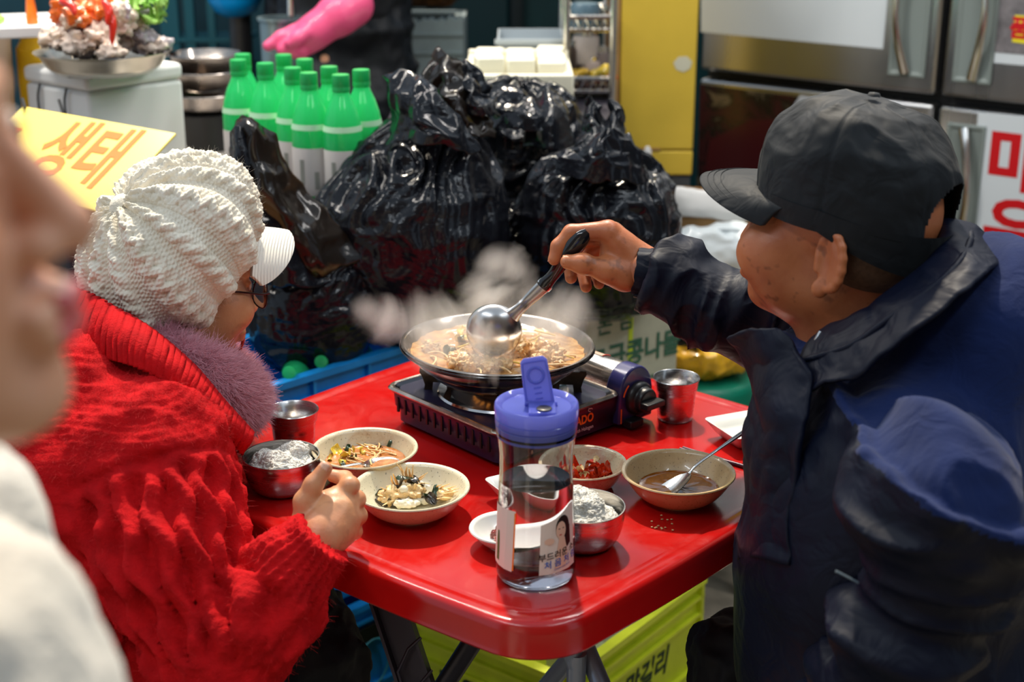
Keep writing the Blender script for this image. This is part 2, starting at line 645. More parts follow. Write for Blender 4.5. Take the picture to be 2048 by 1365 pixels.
M['tube_dark'] = mat('dark_grey_steel', srgb(62, 60, 72), 0.38, 0.5, bump=0.1, bscale=200)

# ================================================================== the red folding table
TC = Vector((-0.006, 1.847, 0))
TROT = math.radians(49.5)
def table_outline(inset, n_side=14, n_arc=10):
    h, r, bulge = 0.362 - inset, 0.085 - inset * 0.6, 0.010
    pts = []
    for q in range(4):
        a0 = q * PI / 2
        R = Matrix.Rotation(a0, 2)
        for k in range(n_side):                      # the side x = h, from y = -(h-r) to h-r
            t = -1 + 2 * k / n_side
            y = t * (h - r)
            pts.append(R @ Vector((h + bulge * (1 - t * t), y)))
        for k in range(n_arc):
            a = PI / 2 * k / n_arc
            pts.append(R @ Vector((h - r + r * math.cos(a), h - r + r * math.sin(a))))
    return pts
def build_table():
    t = empty('folding_table', (TC.x, TC.y, 0), TROT, 'glossy red plastic folding table with a rounded rim, laid with food', 'table')
    mb = MB()
    prof = [(0.034, T), (0.032, T), (0.027, T - 0.0012), (0.023, T + 0.0004), (0.010, T + 0.0012), (0.005, T), (0.0015, T - 0.004), (0.0, T - 0.012),
            (-0.0015, T - 0.034), (-0.003, T - 0.038), (-0.001, T - 0.041), (0.004, T - 0.041), (0.006, T - 0.034), (0.008, T - 0.012), (0.03, T - 0.012)]
    R = []
    for ins, z in prof:
        R.append([Vector((p.x, p.y, z)) for p in table_outline(ins)])
    mb.rings(R, True, True, True)
    top = mb.build('tabletop', M['table'], t, deg=50)
    # legs: two crossed folding frames of tube plus a channel bar
    inv = (Matrix.Translation((TC.x, TC.y, 0)) @ Matrix.Rotation(TROT, 4, 'Z')).inverted()
    L = lambda px, py, y: inv @ at_y(px, py, y)
    def leg(name, pts, r, m):
        b = MB(); b.tube(pts, r, 12)
        return b.build(name, m, t)
    def ext(a, b, z):                                # run the line a->b on down to height z
        k = (z - a.z) / (b.z - a.z)
        return a + (b - a) * k
    # channel leg seen lower left
    a, b = L(770, 1170, 1.66), L(835, 1365, 1.60)
    b = ext(a, b, 0.012)
    d = (b - a).normalized()
    side = d.cross(inv.to_3x3() @ Vector((0, 1, 0))).normalized()
    back = side.cross(d).normalized()
    ch = MB()
    prof2 = [(-0.022, 0), (-0.022, -0.022), (-0.018, -0.022), (-0.018, -0.004), (0.018, -0.004), (0.018, -0.022), (0.022, -0.022), (0.022, 0)]
    ch.rings([[p + side * x + back * y for x, y in prof2] for p in (a, b)])
    cl = ch.build('leg', M['tube_dark'], t, smooth=False)
    clip = MB()
    c0 = L(822, 1335, 1.585)
    clip.tube([c0 + side * x + d * y - back * 0.0 for x, y in [(0.024, -0.030), (0.004, -0.022), (-0.018, 0.0), (-0.018, 0.02), (0.0, 0.026), (0.024, 0.012)]], 0.0022, 8)
    clip.build('wire_clip', M['tube_dark'], cl)
    a, b = L(960, 1262, 1.62), L(893, 1365, 1.66)
    leg('leg', [a + (a - b) * 0.25, a, b, ext(a, b, 0.012)], 0.0135, M['tube_dark'])
    # bright tubes under the near corner
    a = L(1130, 1275, 1.60)
    leg('leg', smooth_path([a + Vector((-0.02, 0.0, 0.02)), L(1140, 1300, 1.60), L(1152, 1330, 1.60), L(1152, 1365, 1.60), ext(L(1152, 1330, 1.60), L(1150, 1390, 1.60), 0.012)], 24), 0.0125, M['tube'])
    a, b = L(1160, 1270, 1.64), L(1200, 1365, 1.60)
    leg('leg', [a + (a - b) * 0.2, a, b, ext(a, b, 0.012)], 0.0125, M['tube'])
    a, b = L(1140, 1318, 1.68), L(1100, 1365, 1.72)
    leg('leg', [a + (a - b) * 0.4, a, b, ext(a, b, 0.012)], 0.0125, M['tube'])
    return t
build_table()

# ================================================================== tableware
def bowl_prof(R, h, base, th=0.003, lip=0.004, foot=0.003, curve=0.6):
    """closed profile: outside from base centre up to the rim and down the inside"""
    out = [(0.0, foot), (base * 0.8, foot), (base * 0.86, 0.0), (base, 0.0), (base * 1.02, foot)]
    n = 12
    for k in range(1, n + 1):
        t = k / n
        out.append((base + (R - base) * (t ** curve), foot + (h - foot) * t ** 1.25))
    out += [(R + lip * 0.5, h + 0.0008), (R + lip * 0.3, h + 0.0022), (R - 0.0012, h + 0.0018)]
    ins = []
    for k in range(n, 0, -1):
        t = k / n
        ins.append((base + (R - base) * (t ** curve) - th, foot + th * 0.8 + (h - foot) * t ** 1.25 - 0.001))
    ins += [(base * 0.7, foot + th), (0.0, foot + th)]
    return out + ins

def make_bowl(name, loc, R, h, base, m, label, cat='bowl', group=None, tilt=(0, 0), curve=0.6, lip=0.004):
    mb = MB(); mb.lathe(bowl_prof(R, h, base, curve=curve, lip=lip), 64, cap0=False, cap1=False)
    o = mb.build(name, m, None, deg=60)
    o.location = loc
    o.rotation_euler = (tilt[0], tilt[1], 0)
    return tag(o, label, cat, group)

def liquid(name, loc, R, m, label, cat='soup', wob=0.0006, seed=1):
    mb = MB()
    rng = random.Random(seed)
    rings = []
    for r in [R, R * 0.97, R * 0.8, R * 0.55, R * 0.3, R * 0.1]:
        rings.append([Vector((r * math.cos(a), r * math.sin(a), (0.0012 if r == R else 0) + wob * rng.uniform(-1, 1) * (r < R * 0.9))) for a in [2 * PI * k / 48 for k in range(48)]])
    low = [Vector((0.8 * R * math.cos(2 * PI * k / 48), 0.8 * R * math.sin(2 * PI * k / 48), -0.006)) for k in range(48)]
    mb.rings([low] + rings)
    o = mb.build(name, m, None, deg=80)
    o.location = loc
    o['kind'] = 'stuff'
    return tag(o, label, cat)

def grains(name, base_me_fn, n, size, m, label, cat, loc, seed=0):
    """a heap of rice: a lumpy core wrapped in grains, one countless heap"""
    core = base_me_fn()
    V, Nn = verts_np(core), normals_np(core)
    rng = np.random.default_rng(seed)
    mb = MB()
    mb.v = [tuple(v) for v in V]; mb.f = [tuple(p.vertices) for p in core.polygons]; mb.mi = [0] * len(mb.f)
    ok = np.where(Nn[:, 2] > -0.2)[0]
    ids = rng.choice(ok, n)
    for i in ids:
        p, nn = Vector(V[i]), Vector(Nn[i])
        d = Vector(rng.normal(0, 1, 3)); d = (d - nn * d.dot(nn) * 0.93).normalized()
        x = d.cross(Vector((0.3, 0.5, 0.8))).normalized(); y = d.cross(x)
        c = p + nn * size * 0.04
        L, r = size * rng.uniform(0.8, 1.2), size * 0.34
        ring = lambda t, rr: [c + d * t + (x * math.cos(a) + y * math.sin(a)) * rr for a in (0, PI * 2 / 5, PI * 4 / 5, PI * 6 / 5, PI * 8 / 5)]
        mb.rings([ring(-L, r * 0.35), ring(-L * 0.55, r), ring(L * 0.5, r), ring(L, r * 0.4)])
    o = mb.build(name, m, None, deg=80)
    o.location = loc
    o['kind'] = 'stuff'
    return tag(o, label, cat)

M['rice'] = translucent('cooked_rice', srgb(250, 248, 242), srgb(255, 252, 244), 0.42, 0.6, 0.0)
def rice_core(R, blobs, z0):
    def fn():
        b = Body()
        b.ell((0, 0, z0), (R, R, R * 0.42), k=0.01)
        for (x, y, z, r) in blobs: b.ell((x, y, z), (r, r, r * 0.8), k=0.008)
        me = b.mesh('rice_core', 0.0022)
        displace(me, fbm(verts_np(me), 120, 2, 5) * 0.0022)
        return me
    return fn

def steel_bowl(name, loc, R, h, base, label, group):
    pr = [(0, 0.002), (base * 0.75, 0.002), (base * 0.8, 0), (base, 0.0)]
    for k in range(1, 13):
        a = PI / 2 * k / 12
        pr.append((base + (R - base) * math.sin(a) ** 0.9, h * 0.98 * (1 - math.cos(a)) ** 1.05))
    pr += [(R + 0.0006, h), (R + 0.0004, h + 0.0012), (R - 0.0010, h + 0.0012)]
    for k in range(12, 0, -1):
        a = PI / 2 * k / 12
        pr.append((base + (R - base) * math.sin(a) ** 0.9 - 0.0014, h * 0.98 * (1 - math.cos(a)) ** 1.05 + 0.001))
    pr += [(0, 0.0035)]
    mb = MB(); mb.lathe(pr, 72, cap0=False, cap1=False)
    o = mb.build(name, M['steel'], None, deg=60)
    o.location = loc
    return tag(o, label, 'bowl', group)

def cup(name, loc, label, s=1.0):
    t = MB()
    h = 0.066 * s
    pr = [(0, 0.0015), (0.023, 0.0015), (0.0245, 0), (0.0262, 0.0012), (0.0275, 0.012), (0.0298, 0.040), (0.0305, 0.046), (0.0322, 0.050), (0.0342, 0.063), (0.0350, 0.0645), (0.0353, 0.0655), (0.0347, 0.0663), (0.0338, 0.0657),
          (0.0310, 0.050), (0.0292, 0.046), (0.0285, 0.040), (0.0262, 0.008), (0.024, 0.0035), (0, 0.003)]
    t.lathe([(r * s, z * s) for r, z in pr], 64, cap0=False, cap1=False)
    o = t.build(name, M['steel'], None, deg=50)
    o.location = loc
    w = MB(); w.lathe([(0, 0), (0.0275 * s, 0), (0.0275 * s, 0.0008), (0, 0.0008)], 48, cap0=False, cap1=False)
    wo = w.build('water', mat('cup_water', (0.9, 0.95, 0.95, 1), 0.02, trans=1.0, ior=1.33), None, deg=30)
    wo.location = Vector(loc) + Vector((0, 0, 0.036 * s))
    tag(wo, label.replace('steel water cup', 'drinking water inside the steel cup'), 'water', kind='stuff')
    return tag(o, label, 'cup', 'steel water cups')

p = at_z(585.5, 819, T + 0.066)
cup('drinking_cup', (p.x, p.y, T), 'flared steel water cup beside the rice bowl near the woman', 1.0)
p = at_z(1353, 752, T + 0.066)
cup('drinking_cup', (p.x, p.y, T), 'flared steel water cup standing alone right of the gas stove knob', 0.97)

p = at_z(562, 911, T + 0.048)
steel_bowl('rice_bowl', (p.x, p.y, T), 0.0493, 0.048, 0.026, 'round steel rice bowl by the woman in the red sweater', 'steel rice bowls')
grains('rice', rice_core(0.041, [(0.020, 0.012, 0.018, 0.012), (-0.006, -0.01, 0.012, 0.016), (-0.024, 0.006, 0.010, 0.012), (0.010, 0.02, 0.012, 0.014), (0.0, -0.026, 0.006, 0.012)], 0.0), 850, 0.0040, M['rice'],
       'part eaten white rice in the steel bowl by the woman', 'rice', (p.x, p.y, T + 0.031), 3)
p = at_z(1168, 1013, T + 0.050)
steel_bowl('rice_bowl', (p.x, p.y, T), 0.0487, 0.050, 0.024, 'round steel rice bowl partly behind the water bottle', 'steel rice bowls')
grains('rice', rice_core(0.040, [(-0.012, 0.012, 0.020, 0.018), (0.008, -0.002, 0.018, 0.016), (0.004, 0.016, 0.02, 0.012), (-0.02, -0.006, 0.012, 0.016), (0.012, -0.016, 0.006, 0.012)], 0.0), 950, 0.0040, M['rice'],
       'mound of white rice in the steel bowl behind the water bottle', 'rice', (p.x, p.y, T + 0.032), 4)

# soup bowl near the woman
def soup_mat(name, c1, c2, c3):
    N = Nodes(name)
    f = N.noise(55, 6, 0.65, dist=0.6)
    N.l(N.ramp(f, [(0.3, c1), (0.52, c2), (0.72, c3)]), N.b.inputs['Base Color'])
    N.b.inputs['Roughness'].default_value = 0.1
    N.b.inputs['Coat Weight'].default_value = 0.6
    N.b.inputs['Coat Roughness'].default_value = 0.03
    N.l(N.bump(N.noise(70, 3), 0.12, 0.002), N.b.inputs['Normal'])
    return N.m
M['soup'] = soup_mat('cloudy_orange_broth', srgb(150, 88, 40), srgb(186, 122, 66), srgb(206, 150, 90))
M['soup_thin'] = soup_mat('thin_brown_broth', srgb(122, 66, 16), srgb(146, 84, 26), srgb(170, 104, 40))
def melamine_used(name, base, stain, amt):
    N = Nodes(name)
    f = N.noise(22, 7, 0.7, dist=0.8)
    v = N.noise(380, 2, 0.5)
    mx = N.n('ShaderNodeMix', data_type='RGBA')
    N.l(N.ramp(f, [(0.5, (0, 0, 0, 1)), (0.5 + amt, (1, 1, 1, 1))]), mx.inputs['Factor'])
    N.l(N.ramp(v, [(0.30, tuple(c * 0.45 for c in base[:3]) + (1,)), (0.36, base)]), mx.inputs['A'])
    mx.inputs['B'].default_value = stain
    N.l(mx.outputs['Result'], N.b.inputs['Base Color'])
    N.b.inputs['Roughness'].default_value = 0.25
    N.b.inputs['Coat Weight'].default_value = 0.4
    return N.m
M['bowl_soup'] = melamine_used('melamine_stained_orange', srgb(212, 200, 170), srgb(176, 120, 64), 0.35)
M['bowl_fish'] = melamine_used('melamine_cream', srgb(216, 208, 180), srgb(196, 180, 140), 0.6)
M['bowl_kimchi'] = melamine_used('melamine_stained_red', srgb(206, 190, 156), srgb(170, 70, 30), 0.30)
M['bowl_tan'] = melamine_used('melamine_tan', srgb(200, 172, 128), srgb(176, 138, 86), 0.6)

p = at_z(730, 898, T + 0.040)
make_bowl('soup_bowl', (p.x, p.y, T), 0.068, 0.040, 0.033, M['bowl_soup'], 'cream melamine bowl of orange soup with a spoon in it, behind the bone bowl')
liquid('soup', (p.x, p.y, T + 0.022), 0.0535, M['soup'], 'cloudy orange soup with greens in the bowl by the steel cup')
SOUPL = p.copy()
p = at_z(822, 975, T + 0.036)
make_bowl('bone_bowl', (p.x, p.y, T), 0.0715, 0.036, 0.034, M['bowl_fish'], 'cream melamine bowl heaped with fish bones, by the woman\'s hand')
FISH = p.copy()
p = at_z(1357, 945, T + 0.038)
make_bowl('soup_bowl', (p.x, p.y, T), 0.0705, 0.038, 0.034, M['bowl_tan'], 'tan melamine bowl of thin brown soup with a long spoon, in front of the man')
liquid('soup', (p.x, p.y, T + 0.0165), 0.0515, M['soup_thin'], 'thin brown broth left in the tan bowl of the man')
SOUPR = p.copy()
p = at_z(1166, 927, T + 0.034)
make_bowl('kimchi_bowl', (p.x, p.y, T), 0.0555, 0.034, 0.030, M['bowl_kimchi'], 'red stained melamine bowl of kimchi behind the water bottle')
KIM = p.copy()
p = at_z(1014, 1057, T + 0.022)
make_bowl('sauce_dish', (p.x, p.y, T), 0.0435, 0.022, 0.022, M['white_dish'], 'small round white dish of red pepper paste left of the water bottle', 'dish', curve=0.75)
PASTE = p.copy()

def square_dish(name, loc, s, h, rotz, label, tilt=(0, 0)):
    def ring(half, z, r):
        pts = []
        for q in range(4):
            R = Matrix.Rotation(q * PI / 2, 2)
            for k in range(7):
                a = PI / 2 * k / 6
                v = R @ Vector((half - r + r * math.cos(a), half - r + r * math.sin(a)))
                pts.append(Vector((v.x, v.y, z)))
        return pts
    mb = MB()
    mb.rings([ring(s * 0.26, 0, 0.006), ring(s * 0.30, 0.001, 0.008), ring(s * 0.40, h * 0.45, 0.009), ring(s * 0.5, h, 0.008), ring(s * 0.505, h + 0.0012, 0.008), ring(s * 0.49, h + 0.0012, 0.008),
              ring(s * 0.38, h * 0.45 + 0.001, 0.009), ring(s * 0.27, 0.004, 0.008)])
    o = mb.build(name, M['white_dish'], None, deg=60)
    o.location = loc
    o.rotation_euler = (tilt[0], tilt[1], rotz)
    return tag(o, label, 'dish', 'square white dishes')
p = at_z(1492, 850, T + 0.024)
square_dish('square_dish', (p.x, p.y, T), 0.086, 0.024, math.radians(24), 'empty square white dish between the steel cup and the man')
p = at_z(1046, 968, T + 0.024)
square_dish('square_dish', (p.x, p.y, T), 0.074, 0.024, math.radians(30), 'square white dish of soy sauce right behind the water bottle')
mb = MB(); mb.box((0, 0, 0), (0.046, 0.046, 0.002))
o = mb.build('soy_sauce', mat('soy_sauce', (0.012, 0.005, 0.002, 1), 0.05), None, bevel=0.006)
o.location = (p.x, p.y, T + 0.012); o.rotation_euler = (0, 0, math.radians(30)); tag(o, 'dark soy sauce in the square dish behind the bottle', 'sauce', kind='stuff')

# ------------------------------------------------------------------ spoons and chopsticks
def spoon(name, bowl, end, label, bl=0.030, bw=0.019, up=(0, 0, 1), bend=0.0):
    """bowl centre -> handle end"""
    B, Ee = Vector(bowl), Vector(end)
    x = (Ee - B).normalized(); u = Vector(up); y = u.cross(x).normalized(); z = x.cross(y)
    mb = MB()
    n, m = 20, 9
    R = []
    for i in range(m):                                       # a dished oval
        t = i / (m - 1)
        R.append([B + x * (bl * t * math.cos(2 * PI * k / n)) + y * (bw * t * math.sin(2 * PI * k / n) * (1 - 0.12 * math.cos(2 * PI * k / n))) + z * (0.0055 * (t * t - 1)) for k in range(n)])
    mb.rings(R[1:] , True, True, False)
    R2 = [[q - z * 0.0009 for q in r] for r in R[1:]]
    mb.rings(R2, True, True, False)
    o = mb.build(name, M['steel_in'], None, deg=80)
    h = MB()
    s = B + x * (bl * 0.95)
    path = smooth_path([s, s + (Ee - s) * 0.12 + z * 0.003, s + (Ee - s) * 0.4 + z * (0.003 + bend), Ee], 16)
    h.tube(path, [0.0040, 0.0032] + [0.0030] * 10 + [0.0034, 0.0040, 0.0044, 0.0044, 0.0036], 10, flat=0.55, upv=z)
    h.build('handle', M['steel_in'], o)
    return tag(o, label, 'spoon', 'steel spoons')
b0 = Vector((SOUPR.x - 0.012, SOUPR.y - 0.012, T + 0.0215))
spoon('soup_spoon', b0, at_y(1512, 848, 1.735), 'long steel spoon resting in the tan soup bowl by the man', 0.033, 0.022, up=(-0.3, 0.1, 1))
b0 = Vector((SOUPL.x + 0.022, SOUPL.y - 0.010, T + 0.0245))
spoon('soup_spoon', b0, at_y(626, 948, 1.70), 'steel spoon held by the woman, dipped in the orange soup', 0.026, 0.018)
for k, (a, b) in enumerate([((1360, 898), (1500, 936)), ((1366, 896), (1504, 940))]):
    mb = MB()
    A, B = at_z(a[0], a[1], T + 0.003 + 0.0 * k), at_z(b[0] + 60, b[1] + 17, T + 0.003)
    mb.tube([A, A.lerp(B, 0.5), B], [0.0022, 0.0028, 0.0034], 8)
    tag(mb.build('chopstick', mat('dark_metal_chopstick', srgb(70, 52, 60), 0.3, 0.6), None), ['front one of two dark chopsticks lying behind the tan soup bowl', 'rear one of two dark chopsticks lying behind the tan soup bowl'][k], 'chopstick', 'pair of chopsticks')

# ------------------------------------------------------------------ what is in the bowls
M['bone'] = mat('fish_bone', srgb(232, 196, 140), 0.4, var=0.25, vscale=160, sss=0.1)
M['flesh'] = mat('fish_flesh', srgb(214, 180, 126), 0.4, var=0.35, vscale=120, bump=0.4, bscale=300, sss=0.1)
M['skin_fish'] = mat('fish_skin', srgb(58, 50, 40), 0.22, var=0.6, vscale=90, coat=0.4)
M['green'] = mat('wilted_greens', srgb(36, 58, 34), 0.3, var=0.5, vscale=120, coat=0.3)
M['clear_bone'] = mat('pale_gristle', srgb(222, 214, 190), 0.2, coat=0.4, sss=0.2)
M['yellow_leaf'] = mat('yellow_cabbage', srgb(216, 186, 70), 0.25, var=0.3, vscale=150, coat=0.4)
M['kimchi'] = mat('kimchi_leaf', srgb(190, 50, 16), 0.18, var=0.4, vscale=140, coat=0.6)
M['paste'] = mat('red_pepper_paste', srgb(120, 26, 12), 0.12, var=0.4, vscale=120, bump=0.5, bscale=160, bdist=0.002, coat=0.6)

def lump(c, r, seed, amp=0.35, h=0.0014, sc=None):
    b = Body().ell(c, r, k=0.002)
    V, Q = b.arrays(h)
    c = np.array(c)
    d = fbm((V - c) / max(r), 2.2, 3, seed) * amp * min(r)
    n = V - c; n = n / (np.linalg.norm(n, axis=1)[:, None] + 1e-9)
    return V + n * d[:, None], Q
def add_np(mb, VQ, mi=0):
    mb.add(VQ[0], [tuple(q) for q in VQ[1].tolist()], mi)
def leaf(mb, c, size, rng, mi=0, curl=0.4, n=13):
    """a small crumpled scrap of leaf or skin with thickness"""
    x = Vector([rng.uniform(-1, 1) for _ in range(3)]); x.z *= 0.6; x.normalize()
    y = x.cross(Vector((rng.uniform(-.4, .4), rng.uniform(-.4, .4), 1))).normalized(); z = x.cross(y)
    ph, am = rng.uniform(0, 6), size * curl
    rows = []
    for s in (1, -1):
        grid = []
        for i in range(n):
            u = -1 + 2 * i / (n - 1)
            w = 0.55 * math.sqrt(max(0.04, 1 - u * u)) * (1 + 0.25 * math.sin(5 * u + ph))
            grid.append([Vector(c) + x * size * u + y * size * w * v + z * (am * math.sin(3 * u + ph) * 0.6 + am * v * v * math.cos(2 * u + ph) + s * size * 0.035) for v in (-1, -0.75, -0.5, -0.25, 0, 0.25, 0.5, 0.75, 1)])
        rows.append(grid)
    ringset = [g + list(reversed(h)) for g, h in zip(rows[0], rows[1])]
    mb.rings(ringset, True, True, True, mi)

def bones():
    rng = random.Random(5)
    z0 = T + 0.010
    root = empty('fish_scraps', (FISH.x, FISH.y, z0), 0, 'heap of picked fish bones, skin and fins in the cream bowl', 'leftovers')
    def W(px, py, z):
        q = at_z(px, py, T + z); return Vector((q.x - FISH.x, q.y - FISH.y, T + z - z0))
    # fan of spines: each its own part
    spines = [((812, 965), (792, 925), .030, .052), ((806, 962), (800, 930), .030, .05), ((815, 962), (814, 934), .030, .050), ((822, 965), (826, 930), .030, .052), ((830, 965), (855, 946), .028, .044), ((826, 970), (850, 953), .028, .040),
              ((795, 970), (786, 948), .028, .044), ((790, 975), (782, 952), .026, .042), ((820, 960), (818, 938), .030, .046), ((778, 985), (760, 975), .022, .03), ((775, 1000), (755, 990), .018, .02), ((788, 1000), (765, 1012), .02, .012), ((835, 972), (858, 968), .02, .03),
              ((880, 985), (912, 972), .02, .03), ((882, 988), (918, 977), .02, .03), ((880, 992), (916, 984), .018, .026), ((876, 982), (900, 968), .02, .032), ((872, 1000), (905, 997), .016, .022), ((868, 980), (884, 970), .02, .034)]
    me_done = []
    for (a, b, za, zb) in spines:
        mb = MB()
        A, B = W(*a, za * 0.8), W(*b, zb)
        mid = A.lerp(B, 0.5) + Vector((rng.uniform(-1, 1), rng.uniform(-1, 1), rng.uniform(0, 1))) * 0.002
        mb.tube([A, mid, B], [0.0026, 0.0018, 0.0006], 6, flat=0.6)
        mb.build('bone', M['bone'], root)
    def blob(name, px, py, z, r, m, seed):
        mb = MB(); add_np(mb, lump(tuple(W(px, py, z)), r, seed, 0.5)); mb.build(name, m, root)
    blob('flesh', 795, 988, .018, (.020, .014, .010), M['flesh'], 3)
    blob('flesh', 825, 985, .020, (.016, .012, .012), M['flesh'], 7)
    blob('flesh', 780, 998, .014, (.012, .010, .008), M['flesh'], 12)
    blob('flesh', 893, 990, .015, (.016, .010, .006), M['bone'], 9)
    blob('gristle', 812, 1005, .013, (.016, .012, .006), M['clear_bone'], 21)
    blob('gristle', 842, 1000, .012, (.013, .010, .005), M['clear_bone'], 22)
    mb = MB(); mb.lathe([(0.0001, -0.006), (0.004, -0.005), (0.0058, -0.001), (0.0056, 0.003), (0.003, 0.0058), (0.0001, 0.0062)], 16, c=tuple(W(808, 981, .026)))
    mb.build('eyeball', M['clear_bone'], root)
    for k, (px, py, z, s) in enumerate([(756, 985, .016, .012), (768, 1003, .012, .012), (792, 1010, .010, .010), (815, 960, .032, .012), (826, 962, .033, .010), (800, 968, .028, .009), (863, 985, .020, .012), (858, 1000, .015, .013), (868, 995, .017, .010), (752, 968, .020, .008), (840, 972, .024, .009)]):
        mb = MB(); leaf(mb, W(px, py, z), s, rng, curl=0.5); mb.build('skin_scrap', M['skin_fish'] if k % 3 else M['green'], root)
bones()

def soup_bits():
    rng = random.Random(9)
    root = empty('soup_greens', (SOUPL.x, SOUPL.y, T + 0.022), 0, 'yellow cabbage, sprouts and dark greens floating in the orange soup', 'vegetables')
    def W(px, py, z=0.023):
        q = at_z(px, py, T + z); return Vector((q.x - SOUPL.x, q.y - SOUPL.y, z - 0.022))
    for (px, py, s, m) in [(672, 905, .012, 'yellow_leaf'), (690, 912, .013, 'yellow_leaf'), (700, 905, .010, 'yellow_leaf'), (684, 925, .009, 'yellow_leaf'), (715, 897, .008, 'yellow_leaf'), (694, 900, .008, 'green'), (706, 915, .008, 'green'), (688, 930, .007, 'green'), (775, 895, .012, 'green'), (660, 918, .008, 'yellow_leaf'), (725, 905, .007, 'yellow_leaf'), (758, 890, .008, 'green')]:
        mb = MB(); leaf(mb, W(px, py), s, rng, curl=0.6); mb.build('leaf', M[m], root)
    for k in range(16):
        px, py = rng.uniform(690, 770), rng.uniform(890, 925)
        a = rng.uniform(0, 6.3); mb = MB(); c = W(px, py); d = Vector((math.cos(a), math.sin(a), 0)); e = Vector((-d.y, d.x, 0))
        mb.tube(smooth_path([c - d * 0.012, c + e * 0.004 + Vector((0, 0, .002)), c + d * 0.010 + e * 0.002, c + d * .016 - e * .003], 8), 0.0011, 6); mb.build('sprout', M['bone'], root)
    root2 = empty('kimchi', (KIM.x, KIM.y, T + 0.012), 0, 'red kimchi pieces in the stained bowl behind the bottle', 'kimchi')
    for k in range(44):
        a, r = rng.uniform(0, 6.3), 0.034 * math.sqrt(rng.random())
        mb = MB(); leaf(mb, Vector((r * math.cos(a), r * math.sin(a) - 0.006, rng.uniform(0.0, 0.012))), rng.uniform(.008, .014), rng, curl=0.6); mb.build('kimchi_leaf', M['kimchi'] if k % 6 else M['flesh'], root2)
    mb = MB()
    add_np(mb, lump((0.004, -0.002, 0), (0.022, 0.020, 0.010), 31, 0.5)); add_np(mb, lump((-0.008, 0.008, 0.0), (0.012, 0.012, 0.008), 35, 0.5))
    o = mb.build('pepper_paste', M['paste'], None); o.location = (PASTE.x + 0.004, PASTE.y, T + 0.010)
    tag(o, 'dollop of dark red pepper paste in the small round dish', 'paste', kind='stuff')
    # crumbs on the table
    mb = MB()
    for k in range(14):
        px, py = rng.uniform(1300, 1350), rng.uniform(1030, 1062)
        q = at_z(px, py, T + 0.0012); add_np(mb, lump(tuple(q), (0.0016, 0.001, 0.0008), k, 0.5, 0.0005))
    o = mb.build('crumbs', M['flesh'], None); tag(o, 'few crumbs on the red table in front of the tan soup bowl', 'crumbs', kind='stuff')
soup_bits()
